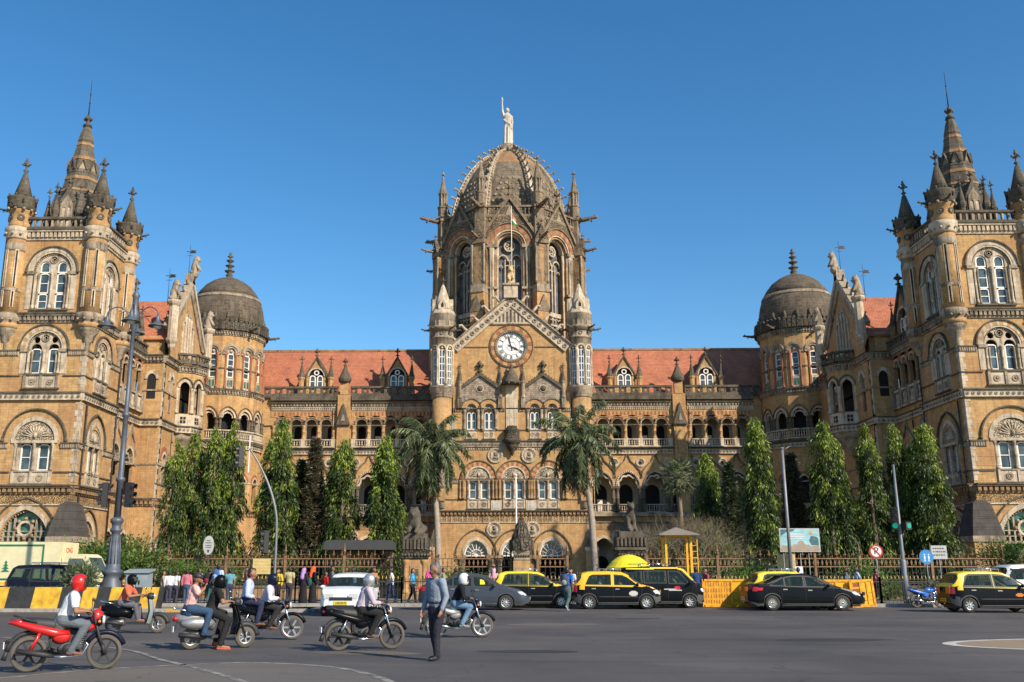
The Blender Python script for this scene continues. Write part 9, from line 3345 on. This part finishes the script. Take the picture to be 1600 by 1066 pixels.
# ================================================================== people, facing +x
CL = {}
def cloth(c, rough=0.9):
 k = 'cloth_%d_%d_%d' % tuple(int(x * 255) for x in c)
 if k not in MATS:
  plain(k, c, rough, spec=0.2, noise_amt=0.2, scale=3.2, bump=0.9)
 return k
plain('skin', (0.28, 0.135, 0.075), 0.6, noise_amt=0.08)
plain('skin_dark', (0.17, 0.08, 0.045), 0.6, noise_amt=0.08)
plain('hair', (0.012, 0.010, 0.009), 0.5)
plain('hair_grey', (0.10, 0.095, 0.09), 0.6)
plain('eye_white', (0.7, 0.66, 0.6), 0.4)
plain('lips', (0.2, 0.07, 0.05), 0.5)
LM = lambda a, b, t: tuple(a[i] + (b[i] - a[i]) * t for i in range(3))
def figure(J, head=(0, 0, 0), fingers=True, barefoot=False, gown=False, cap=None, beard=False, sleeve=1.0, belly=0.0, collar=True, shoes=True):
 """J: joints in metres; mats: 0 skin 1 shirt 2 trousers 3 shoes 4 hair 5 eye 6 lips"""
 P = []
 pel, che, nck, hd = (Vector(J[k]) for k in ('pelvis', 'chest', 'neck', 'head'))
 side = Vector((0, 1, 0))
 up = (che - pel).normalized()
 P.append((pel, LM(pel, che, 0.42), 0.172, 0.166 + belly, 1, 0.76, side))
 P.append((LM(pel, che, 0.42), che, 0.164 + belly, 0.19, 1, 0.72, side))
 P.append((che, LM(che, nck, 0.55), 0.188, 0.115, 1, 0.68, side))
 P.append((pel - up * 0.06, pel + up * 0.0, 0.170, 0.165, 2, 0.84, side))
 P.append((LM(che, nck, 0.7), hd, 0.057, 0.055, 0))
 fx = Matrix.Rotation(R(head[2]), 3, 'Z') @ Matrix.Rotation(R(head[1]), 3, 'Y') @ Vector((1, 0, 0))
 fy = Matrix.Rotation(R(head[2]), 3, 'Z') @ Vector((0, 1, 0))
 fz = fx.cross(fy)
 h = lambda x, y, z: hd + fx * x + fy * y + fz * z
 P.append((h(-0.01, 0, 0.045), h(-0.005, 0, 0.05), 0.100, 0.100, 0, 1.0))
 P.append((h(0.02, 0, 0.0), h(0.035, 0, -0.055), 0.078, 0.046, 4 if beard else 0, 0.9, fy))
 P.append((h(0.085, 0, 0.03), h(0.105, 0, -0.005), 0.012, 0.017, 0))
 for s in (-1, 1):
  P.append((h(-0.005, s * 0.088, 0.01), h(-0.01, s * 0.093, 0.035), 0.014, 0.02, 0))
  P.append((h(0.083, s * 0.034, 0.036), h(0.084, s * 0.034, 0.036), 0.0135, 0.0135, 5))
  P.append((h(0.078, s * 0.02, 0.055), h(0.074, s * 0.05, 0.056), 0.011, 0.009, 4))
  P.append((h(0.080, s * 0.022, 0.018), h(0.07, s * 0.045, 0.0), 0.02, 0.02, 0))
 P.append((h(0.086, -0.018, -0.035), h(0.086, 0.018, -0.035), 0.011, 0.011, 6))
 if cap is None or cap == 'hair':
  P.append((h(-0.036, 0, 0.066), h(-0.052, 0, 0.01), 0.096, 0.082, 4, 1.0, fy))
  P.append((h(0.035, 0, 0.116), h(-0.03, 0, 0.106), 0.05, 0.082, 4, 1.1, fy))
 for s, k in ((-1, 'R'), (1, 'L')):
  sh, el, wr = (Vector(J[q + k]) for q in ('sh', 'el', 'wr'))
  P.append((LM(che, nck, 0.45), sh, 0.095, 0.078, 1))
  cut = LM(sh, el, sleeve) if sleeve < 1 else el
  P.append((sh, cut, 0.076, 0.070 if sleeve < 1 else 0.057, 1))
  if sleeve < 1:
   P.append((LM(sh, el, sleeve * 0.8), el, 0.050, 0.044, 0))
   P.append((el, wr, 0.046, 0.030, 0))
  else:
   P.append((el, LM(el, wr, 0.92), 0.056, 0.044, 1))
   P.append((LM(el, wr, 0.7), wr, 0.027, 0.026, 0))
  # palm, four unequal bent fingers and a thumb
  hv = Vector(J.get('hv' + k, (wr - el).normalized()))
  hv.normalize()
  pn = Vector(J.get('pn' + k, (0, -s, 0)))
  ac = hv.cross(pn).normalized()
  pl = wr + hv * 0.075
  P.append((wr + hv * 0.01, pl, 0.028, 0.036, 0, 0.5, ac))
  if fingers:
   cu = J.get('curl' + k, 0.5)
   for i, ln in enumerate((0.066, 0.076, 0.070, 0.054)):
    o = ac * (0.028 - 0.0185 * i)
    a = pl + o + hv * 0.012
    d1 = (hv + pn * cu * 0.7).normalized()
    d2 = (hv * (1 - cu * 0.8) + pn * cu * 1.6).normalized()
    P.append((a, a + d1 * ln * 0.55, 0.0095, 0.009, 0))
    P.append((a + d1 * ln * 0.55, a + d1 * ln * 0.55 + d2 * ln * 0.5, 0.009, 0.0075, 0))
   b0 = wr + hv * 0.03 + ac * 0.03
   P.append((b0, b0 + (hv * 0.6 + ac * 0.5 + pn * 0.45 * cu).normalized() * 0.055, 0.0125, 0.0095, 0))
 if gown:
  P.append((pel, (pel.x, 0, 0.12), 0.17, 0.24, 2, 0.85, side))
 for k in ('R', 'L'):
  hp, kn, an, to = (Vector(J[q + k]) for q in ('hip', 'kn', 'an', 'toe'))
  P.append((hp, kn, 0.112, 0.078, 2))
  P.append((kn, LM(kn, an, 0.35), 0.076, 0.073, 2))
  P.append((LM(kn, an, 0.35), LM(kn, an, 0.97), 0.073, 0.060, 2))
  dn = Vector((0, 0, -1))
  d = (to - an)
  d.z = 0
  d = d.normalized() if d.length > 0 else Vector((1, 0, 0))
  P.append((LM(kn, an, 0.9), an + dn * 0.01, 0.038, 0.04, 0 if barefoot else 3))
  P.append((an + dn * 0.035 - d * 0.03, to, 0.042, 0.033, 0 if barefoot else 3, 0.85, side))
  if barefoot:
   P.append((an + Vector((0, 0, -0.072)) - d * 0.05, to + Vector((0, 0, -0.03)) + d * 0.02, 0.03, 0.03, 3, 1.0))
 return P
def make_person(label, loc, rz, J, mats, vox=0.013, sc=1.0, group=None, **kw):
 hm = kw.pop('helmet', None)
 me = blob('person', figure(J, **kw), vox, mats, 2)
 t = thing('person', label, 'person', loc, rz, group)
 t.scale = (sc * (0.96 if hm or kw.get('cap') == 'cap' else 1),) * 3
 obj('figure', me, t)
 hd = Vector(J['head'])
 hdr = kw.get('head', (0, 0, 0))
 M = Matrix.Translation(hd + Vector((0.0, 0, 0.035))) @ Matrix.Rotation(R(hdr[2]), 4, 'Z') @ Matrix.Rotation(R(hdr[1]), 4, 'Y')
 if hm:
  b = MB(M)
  pts, fs = [], []
  nu, nv = 20, 12
  for j in range(nv + 1):
   th = PI * 0.80 * j / nv
   for i in range(nu):
    a = 2 * PI * i / nu
    pts.append((0.145 * math.sin(th) * math.cos(a) - 0.01, 0.126 * math.sin(th) * math.sin(a), 0.145 * math.cos(th) + 0.02 - (0.035 if j > 9 else 0)))
  for j in range(nv):
   for i in range(nu):
    front = i in (0, 1, 2, nu - 1, nu - 2, nu - 3)
    if front and 5 <= j <= 8 and hm[1] != 'full':
     continue
    if front and j > 8 and hm[1] == 'open':
     continue
    i2 = (i + 1) % nu
    fs.append((j * nu + i, j * nu + i2, (j + 1) * nu + i2, (j + 1) * nu + i))
  b.add(pts, fs, hm[0], True)
  if hm[0] == 'sign_white':
   b.tube([(0.155 * math.cos(a) - 0.01, 0.0, 0.157 * math.sin(a) + 0.02) for a in np.linspace(-0.2, 3.2, 16)], 0.03, 'plastic', 6)
  ho = obj('helmet', b, t)
  b = MB(M)
  p = []
  for j in range(5):
   z = 0.07 - j * 0.035
   for i in range(9):
    a = R(-62 + 124 * i / 8)
    p.append((0.153 * math.cos(a) * math.cos(z * 2) - 0.005, 0.134 * math.sin(a) * math.cos(z * 2), z + 0.01))
  b.add(p, [(j * 9 + i, j * 9 + i + 1, j * 9 + i + 10, j * 9 + i + 9) for j in range(4) for i in range(8)], 'car_glass', True)
  obj('visor', b, ho)
 if kw.get('cap') == 'cap':
  b = MB(M)
  b.lathe([(0.112, 0.03), (0.115, 0.07), (0.095, 0.115), (0.05, 0.14), (0.001, 0.145)], -0.015, 0, 16, 'plastic')
  b.add([(0.06, -0.08, 0.045), (0.06, 0.08, 0.045), (0.19, 0.06, 0.02), (0.19, -0.06, 0.02)], [(0, 1, 2, 3)], 'plastic')
  obj('cap', b, t)
 return t
def standing(stride=0.0, arm=0.0, lean=0.0, y=0.19, turn=0):
 J = {'pelvis': (0, 0, 0.93), 'chest': (lean * 0.3, 0, 1.27), 'neck': (lean * 0.42, 0, 1.47), 'head': (lean * 0.5 + 0.02, 0, 1.575)}
 for s, k in ((-1, 'R'), (1, 'L')):
  q = s * stride
  J['sh' + k] = (lean * 0.38, s * y, 1.40)
  J['el' + k] = (lean * 0.35 - s * arm * 0.5 - 0.02, s * (y + 0.06), 1.13)
  J['wr' + k] = (lean * 0.3 - s * arm + 0.05 + abs(arm) * 0.2, s * (y + 0.06), 0.89)
  J['hip' + k] = (0, s * 0.09, 0.90)
  J['kn' + k] = (q * 0.45 + 0.03 + abs(stride) * 0.1, s * 0.09, 0.49)
  J['an' + k] = (q - 0.02, s * 0.09, 0.085 + (0.10 * abs(stride) if q < 0 else 0))
  J['toe' + k] = (q + 0.14, s * 0.10, 0.04 + (0.0 if q >= 0 else 0.0))
 return J
def seated(h=0.80, lean=0.12, hands=(0.62, 0.32, 1.02), knee=(0.40, 0.21), foot=(0.18, 0.18, 0.36), spread=0.0, hy=None):
 """astride a saddle of height h, hands forward"""
 J = {'pelvis': (0, 0, h + 0.10), 'chest': (lean * 0.8, 0, h + 0.39), 'neck': (lean * 1.15, 0, h + 0.575), 'head': (lean * 1.15 + 0.06, 0, h + 0.67)}
 for s, k in ((-1, 'R'), (1, 'L')):
  J['sh' + k] = (lean, s * 0.195, h + 0.505)
  J['wr' + k] = (hands[0] - 0.07, s * hands[1], hands[2] + 0.02)
  J['el' + k] = ((lean * 0.9 + hands[0]) / 2 - 0.08, s * (hands[1] + 0.07), (h + 0.505 + hands[2]) / 2 - 0.12)
  J['hv' + k] = (1, -s * 0.15, -0.1)
  J['pn' + k] = (0, 0, -1)
  J['curl' + k] = 0.95
  J['hip' + k] = (0, s * 0.1, h + 0.09)
  J['kn' + k] = (knee[0], s * knee[1], h + 0.02)
  J['an' + k] = (foot[0], s * foot[1], foot[2])
  J['toe' + k] = (foot[0] + 0.17, s * (foot[1] + 0.01), foot[2] - 0.05)
 return J
SB = lambda ln: seated(0.75, ln, (0.40, 0.31, 0.975), (0.38, 0.2), (0.16, 0.18, 0.34))
def on_bike(k, dx):
 dx *= 0.93
 (x, y, z), a = BK[k]
 return (x + dx * math.cos(R(a)), y + dx * math.sin(R(a)), 0.0), a
SK, SKD = 'skin', 'skin_dark'
std = lambda sh, tr, shoe='plastic', sk='skin', hair='hair': [sk, cloth(sh), cloth(tr), shoe if isinstance(shoe, str) else cloth(shoe), hair, 'eye_white', 'lips']
# crossing man, walking to the left, head turned left
J = standing(0.08, 0.05, 0.06)
J['wrL'] = (0.10, 0.27, 0.90)
wk = make_person('grey haired man in a blue grey shirt and dark trousers crossing the road on foot', (-2.92, 18.5, 0.005), 222, J, std((0.20, 0.235, 0.29), (0.028, 0.028, 0.038), 'plastic', SK, 'hair_grey'), 0.012, 1.0, head=(0, 6, -30), belly=0.02)
b = MB()
b.lathe([(0.152, 1.005), (0.156, 1.01), (0.156, 1.045), (0.152, 1.05)], 0, 0, 20, 'plastic', cap=False)
o = obj('belt', b, wk)
o.scale = (0.93, 1.18, 1)
b = MB()
for s in (-1, 1):
 b.prism([(0.0, 1.40), (s * 0.075, 1.475), (s * 0.055, 1.50), (0.0, 1.435)], -0.13, -0.122, cloth((0.24, 0.28, 0.34)))
b.box(0.05, 0.13, 0.0, 0.004, 1.2, 1.3, cloth((0.17, 0.20, 0.26)))
o = obj('collar', b, wk, Matrix.Rotation(R(90), 4, 'Z') @ Matrix.Translation((0, 0.0, 0)))
o.location = (0.02, 0, 0)
l, a = on_bike('A', -0.12)
make_person('rider in a white t shirt, grey jeans and red helmet on the red motorcycle', l, a, SB(0.14), std((0.66, 0.66, 0.66), (0.115, 0.135, 0.15), (0.2, 0.1, 0.08)), 0.012, helmet=('paint_red', 'part'), sleeve=0.62)
l, a = on_bike('B', -0.42)
make_person('rider in an orange polo shirt and black helmet on the black scooter', l, a, seated(0.72, 0.16, (0.60, 0.3, 1.0), (0.42, 0.16), (0.5, 0.14, 0.40)), std((0.62, 0.14, 0.07), (0.11, 0.11, 0.13), SKD), 0.013, helmet=('paint_black', 'part'), sleeve=0.7, barefoot=True)
l, a = on_bike('C', -0.2)
J = seated(0.72, 0.12, (0.40, 0.3, 1.0), (0.36, 0.18), (0.22, 0.28, 0.15))
J['anR'], J['toeR'] = (0.18, -0.32, 0.10), (0.36, -0.34, 0.045)
J['knR'] = (0.34, -0.26, 0.62)
make_person('scooter driver in a black t shirt, black helmet and orange sandals, one foot down', l, a, J, std((0.02, 0.02, 0.02), (0.022, 0.022, 0.022), (0.6, 0.12, 0.05)), 0.012, helmet=('paint_black', 'part'), sleeve=0.6, barefoot=True)
l, a = on_bike('C', -0.68)
J = seated(0.78, 0.08, (0.34, 0.16, 1.28), (0.40, 0.22), (0.30, 0.24, 0.36))
J['hvL'] = J['hvR'] = (0.3, 0, 1)
make_person('pillion passenger in a pink t shirt and black cap looking at a phone', l, a, J, std((0.66, 0.40, 0.36), (0.035, 0.075, 0.14), (0.03, 0.05, 0.1)), 0.012, head=(0, 16, -8), cap='cap', beard=True, sleeve=0.6)
b = MB()
b.box(-0.006, 0.006, -0.04, 0.04, -0.08, 0.08, 'plastic')
ph = obj('phone', b)
ph.location = (l[0] + 0.40, l[1] + 0.12, 1.42)
ph.rotation_euler = (0, R(30), R(a))
tag(ph, 'phone held up by the passenger in the pink t shirt', 'phone')
l, a = on_bike('D', -0.12)
make_person('motorcycle rider in a pale lilac shirt and dark blue helmet with a passenger behind him', l, a, SB(0.13), std((0.56, 0.54, 0.62), (0.03, 0.028, 0.03), (0.2, 0.1, 0.06)), 0.012, helmet=('paint_navy', 'part'))
l, a = on_bike('D', -0.58)
J = seated(0.83, 0.06, (0.22, 0.24, 0.98), (0.40, 0.2), (0.30, 0.2, 0.42))
J['hvL'] = J['hvR'] = (1, 0, -0.4)
make_person('bareheaded passenger in a light blue shirt behind the rider in lilac', l, a, J, std((0.42, 0.48, 0.68), (0.03, 0.035, 0.07), (0.2, 0.1, 0.06)), 0.012)
l, a = on_bike('E', -0.12)
make_person('rider in a dusty mauve shirt and silver helmet on a black motorcycle', l, a, SB(0.12), std((0.46, 0.39, 0.44), (0.018, 0.018, 0.018), (0.15, 0.08, 0.05)), 0.012, helmet=('alloy', 'part'), belly=0.012)
l, a = on_bike('F', -0.12)
make_person('rider in a black jacket, jeans and black and white helmet behind the crossing man', l, a, SB(0.16), std((0.012, 0.012, 0.014), (0.13, 0.22, 0.33), (0.25, 0.25, 0.25)), 0.013, helmet=('sign_white', 'part'))
# hurrying man in blue
J = standing(0.22, -0.12, 0.10)
J['anR'] = (-0.28, -0.09, 0.24)
J['toeR'] = (-0.24, -0.1, 0.10)
make_person('man in a bright blue t shirt hurrying away across the road with a backpack', (1.1, 40.6, 0.005), 62, J, std((0.015, 0.13, 0.50), (0.07, 0.11, 0.11), (0.4, 0.4, 0.4), SKD), 0.016, 1.0, sleeve=0.6)
def backpack(label, loc, rz, m, m2, sc=1.0):
 t = thing('backpack', label, 'backpack', loc, rz, 'backpacks worn by walkers')
 t.scale = (sc,) * 3
 b = MB()
 b.ball((-0.06, 0, 0), 0.2, m, 14, 1.25, 0.62, 0.85)
 obj('bag', b, t)
 b = MB()
 b.ball((-0.16, 0, -0.08), 0.12, m2, 10, 1.0, 0.5, 1.0)
 obj('pocket', b, t)
 b = MB()
 for s in (-1, 1):
  b.tube([(-0.02, s * 0.1, 0.2), (0.07, s * 0.13, 0.26), (0.2, s * 0.14, 0.12), (0.16, s * 0.15, -0.12), (0, s * 0.12, -0.18)], 0.018, m, 5)
 obj('strap', b, t)
bpk = lambda x, y, z, rz, off: (x - off * math.cos(R(rz)), y - off * math.sin(R(rz)), z)
backpack('grey backpack on the hurrying man in blue', bpk(1.1, 40.6, 1.22, 62, 0.13), 62, cloth((0.06, 0.075, 0.10)), cloth((0.3, 0.3, 0.32)))
# pedestrians on the pavement: five shared bodies dressed differently
rsn = [figure(standing(0.03, 0.02), fingers=False, sleeve=1.0), figure(standing(0.24, 0.16, 0.03), fingers=False), figure(standing(-0.2, -0.12, 0.02), fingers=False, sleeve=0.6), figure(standing(0.0, 0.05), fingers=False, gown=True), figure(standing(0.04, -0.1, 0.02), fingers=False, sleeve=0.6)]
BODY = [blob('person', p, 0.024, ['skin', 'skin', 'skin', 'plastic', 'hair', 'eye_white', 'lips'], 1) for p in rsn]
PED = [(-17.05, 0, 100, .84, (0.62, 0.62, 0.60), (0.05, 0.05, 0.08), 'boy in a white shirt at the end of the striped barrier'),
 (-16.75, 4, 70, .84, (0.55, 0.58, 0.62), (0.05, 0.05, 0.08), 'boy in a pale shirt with dark braces beside the striped barrier'),
 (-16.2, 0, 90, .88, (0.52, 0.16, 0.20), (0.05, 0.08, 0.14), 'boy in a pink checked shirt and jeans seen from behind'),
 (-15.7, 4, 60, .92, (0.48, 0.50, 0.55), (0.03, 0.04, 0.08), 'youth in a whitish shirt between the pink checked shirt and the backpacks'),
 (-15.25, 1, 80, .92, (0.03, 0.03, 0.05), (0.03, 0.10, 0.10), 'youth carrying a black and red backpack in the student group'),
 (-14.75, 0, 75, 1.02, (0.45, 0.55, 0.68), (0.02, 0.02, 0.03), 'tall youth in a light blue shirt with a large blue backpack'),
 (-17.4, 1, 20, .84, (0.5, 0.3, 0.2), (0.1, 0.08, 0.06), 'boy in a tan shirt walking out from behind the grey cabinet'),
 (-14.2, 2, 110, .9, (0.10, 0.25, 0.30), (0.04, 0.05, 0.08), 'youth in a teal t shirt right of the tall youth with the blue backpack'),
 (-13.4, 0, 200, .94, (0.35, 0.12, 0.1), (0.06, 0.06, 0.07), 'man in a maroon shirt half hidden behind the scooter pair'),
 (-11.4, 4, 80, .95, (0.45, 0.38, 0.2), (0.04, 0.04, 0.05), 'man in a mustard t shirt behind the rider in the lilac shirt'),
 (-7.6, 4, 330, .93, (0.5, 0.2, 0.05), (0.05, 0.05, 0.06), 'man in an orange t shirt right behind the white hatchback'),
 (-4.3, 1, 0, .92, (0.25, 0.3, 0.2), (0.07, 0.06, 0.05), 'man in an olive shirt right of the woman in the magenta sari'),
 (3.1, 2, 180, .92, (0.3, 0.05, 0.25), (0.05, 0.04, 0.08), 'person in a plum top behind the amber roofed taxi'),
 (8.15, 4, 200, .9, (0.35, 0.06, 0.08), (0.03, 0.03, 0.05), 'person in a crimson top at the end of the left barricade'),
 (-12.2, 0, 250, .9, (0.60, 0.42, 0.03), (0.03, 0.03, 0.03), 'person in a yellow shirt at the railing behind the paired riders'),
 (-10.75, 3, 60, .93, (0.03, 0.02, 0.03), (0.02, 0.018, 0.02), 'woman in a dark gown and lilac headscarf'),
 (-10.35, 3, 30, .97, (0.015, 0.015, 0.015), (0.02, 0.02, 0.02), 'woman in black with a long orange red headscarf'),
 (-9.75, 3, 40, .82, (0.45, 0.02, 0.02), (0.5, 0.03, 0.03), 'small woman in red beside the man in the checked shirt'),
 (-9.45, 0, 20, .96, (0.13, 0.14, 0.15), (0.02, 0.02, 0.02), 'man in a black and white checked shirt and black trousers'),
 (-8.75, 4, 200, .93, (0.06, 0.04, 0.08), (0.06, 0.10, 0.2), 'man in a purple shirt and jeans left of the white hatchback'),
 (-8.4, 1, 170, .94, (0.45, 0.5, 0.62), (0.05, 0.05, 0.06), 'man in a pale shirt just behind the white hatchback'),
 (-6.75, 1, 185, .93, (0.60, 0.62, 0.68), (0.03, 0.05, 0.13), 'man in a white shirt and navy trousers left of the lion pillar'),
 (-5.75, 2, 0, .90, (0.01, 0.30, 0.62), (0.015, 0.015, 0.015), 'person in a turquoise jacket striding before the lion pillar'),
 (-5.0, 3, 10, .86, (0.62, 0.05, 0.22), (0.42, 0.06, 0.36), 'woman in a pink and magenta sari beside the crossing man'),
 (-3.7, 0, 90, .92, (0.03, 0.03, 0.03), (0.03, 0.03, 0.03), 'dark haired person behind the rider in the black jacket'),
 (-1.9, 3, 90, .92, (0.52, 0.30, 0.34), (0.2, 0.1, 0.15), 'woman in a pale pink scarf behind the grey sedan'),
 (1.75, 0, 250, .9, (0.56, 0.56, 0.62), (0.25, 0.12, 0.12), 'person in a white shirt behind the front taxi'),
 (7.1, 4, 120, .9, (0.02, 0.03, 0.08), (0.02, 0.02, 0.02), 'person in dark clothes just right of the minivan taxi'),
 (7.65, 0, 80, .94, (0.03, 0.06, 0.16), (0.02, 0.02, 0.03), 'person in navy beside the left barricade'),
 (11.6, 0, 100, .9, (0.5, 0.25, 0.1), (0.05, 0.05, 0.05), 'person in an ochre top behind the black sedan bonnet'),
 (12.4, 1, 70, .93, (0.1, 0.15, 0.4), (0.05, 0.05, 0.05), 'person in blue behind the barricade past the sedan'),
 (14.75, 0, 160, .93, (0.10, 0.13, 0.2), (0.12, 0.14, 0.16), 'person in greyish blue by the leaning barricade'),
 (15.15, 1, 175, .95, (0.38, 0.45, 0.6), (0.03, 0.03, 0.06), 'man in a light blue shirt walking under the no parking sign'),
 (16.0, 1, 0, .9, (0.50, 0.04, 0.08), (0.05, 0.02, 0.02), 'person in a red checked shirt left of the parked blue motorcycle')]
yy = lambda x: 46.02 + 0.16 * math.sin(x * 9) if x < -8 and x != -12.2 else 46.95 + 0.25 * math.sin(x * 7)
for x, k, rz, sc, c1, c2, lb in PED:
 t = thing('person', lb, 'person', (x, yy(x), 0.14), rz, 'people on the pavement')
 t.scale = (sc,) * 3
 o = obj('figure', BODY[k], t)
 for i, m in ((0, SK if sc < .93 else SKD), (1, cloth(c1)), (2, cloth(c2))):
  o.material_slots[i].link = 'OBJECT'
  o.material_slots[i].material = MATS[m]
 scarf = {'woman in a dark gown': (0.42, 0.25, 0.55), 'woman in black': (0.75, 0.10, 0.03), 'woman in a pink': (0.75, 0.08, 0.3), 'woman in a pale': (0.6, 0.3, 0.36)}
 for key, col in scarf.items():
  if lb.startswith(key):
   q = blob('headscarf', [((0.0, 0, 1.62), (0.0, 0, 1.65), 0.115, 0.11, 0), ((-0.04, 0, 1.6), (-0.10, 0, 1.25), 0.10, 0.12, 0), ((0.03, 0, 1.48), (0.05, 0, 1.32), 0.09, 0.10, 0)], 0.03, [cloth(col)], 1)
   obj('headscarf', q, t)
backpack('black and red backpack in the student group', bpk(-15.25, yy(-15.25), 1.24, 80, 0.12), 80, cloth((0.02, 0.02, 0.03)), cloth((0.3, 0.02, 0.06)))
backpack('large blue backpack on the tall youth', bpk(-14.75, yy(-14.75), 1.42, 75, 0.13), 75, cloth((0.05, 0.11, 0.28)), cloth((0.3, 0.36, 0.5)), 1.1)
backpack('dark green bag on the woman in black', bpk(-10.35, yy(-10.35), 1.1, 30, 0.12), 30, cloth((0.01, 0.10, 0.08)), cloth((0.02, 0.14, 0.11)), 0.9)
# drivers and passengers sitting in the cars
SJ = {'pelvis': (0, 0, 0.52), 'chest': (-0.06, 0, 0.85), 'neck': (-0.07, 0, 1.05), 'head': (-0.03, 0, 1.15)}
for s, k in ((-1, 'R'), (1, 'L')):
 SJ.update({'sh' + k: (-0.06, s * 0.18, 0.98), 'el' + k: (0.12, s * 0.22, 0.78), 'wr' + k: (0.36, s * 0.14, 0.86), 'hip' + k: (0, s * 0.1, 0.5), 'kn' + k: (0.4, s * 0.12, 0.6), 'an' + k: (0.6, s * 0.12, 0.3), 'toe' + k: (0.72, s * 0.12, 0.28)})
SEAT = blob('person', figure(SJ, fingers=False), 0.024, ['skin', 'skin', 'skin', 'plastic', 'hair', 'eye_white', 'lips'], 1)
for x, y, z, c1, lb in ((3.62, 43.2, 0.08, (0.55, 0.42, 0.12), 'driver in a pale yellow shirt in the amber roofed taxi'), (2.75, 43.2, 0.08, (0.6, 0.6, 0.6), 'passenger in white in the back of the amber roofed taxi'), (0.1, 44.65, 0.08, (0.6, 0.6, 0.58), 'driver in white in the taxi behind the grey sedan'),
      (-0.75, 44.65, 0.08, (0.4, 0.1, 0.3), 'passenger in purple in the taxi behind the grey sedan'), (6.15, 44.4, 0.22, (0.5, 0.34, 0.14), 'driver in khaki in the minivan taxi'), (-2.7, 42.15, 0.0, (0.1, 0.45, 0.45), 'driver in teal in the grey sedan'), (11.1, 41.85, 0.0, (0.55, 0.55, 0.5), 'driver in a pale shirt in the black sedan'), (-21.3, 44.2, 0.25, (0.3, 0.1, 0.08), 'driver in the dark navy estate')):
 t = thing('person', lb, 'person', (x, y, z), 0, 'people seated in the cars')
 o = obj('figure', SEAT, t)
 o.material_slots[1].link = o.material_slots[0].link = 'OBJECT'
 o.material_slots[1].material = MATS[cloth(c1)]
 o.material_slots[0].material = MATS[SK]
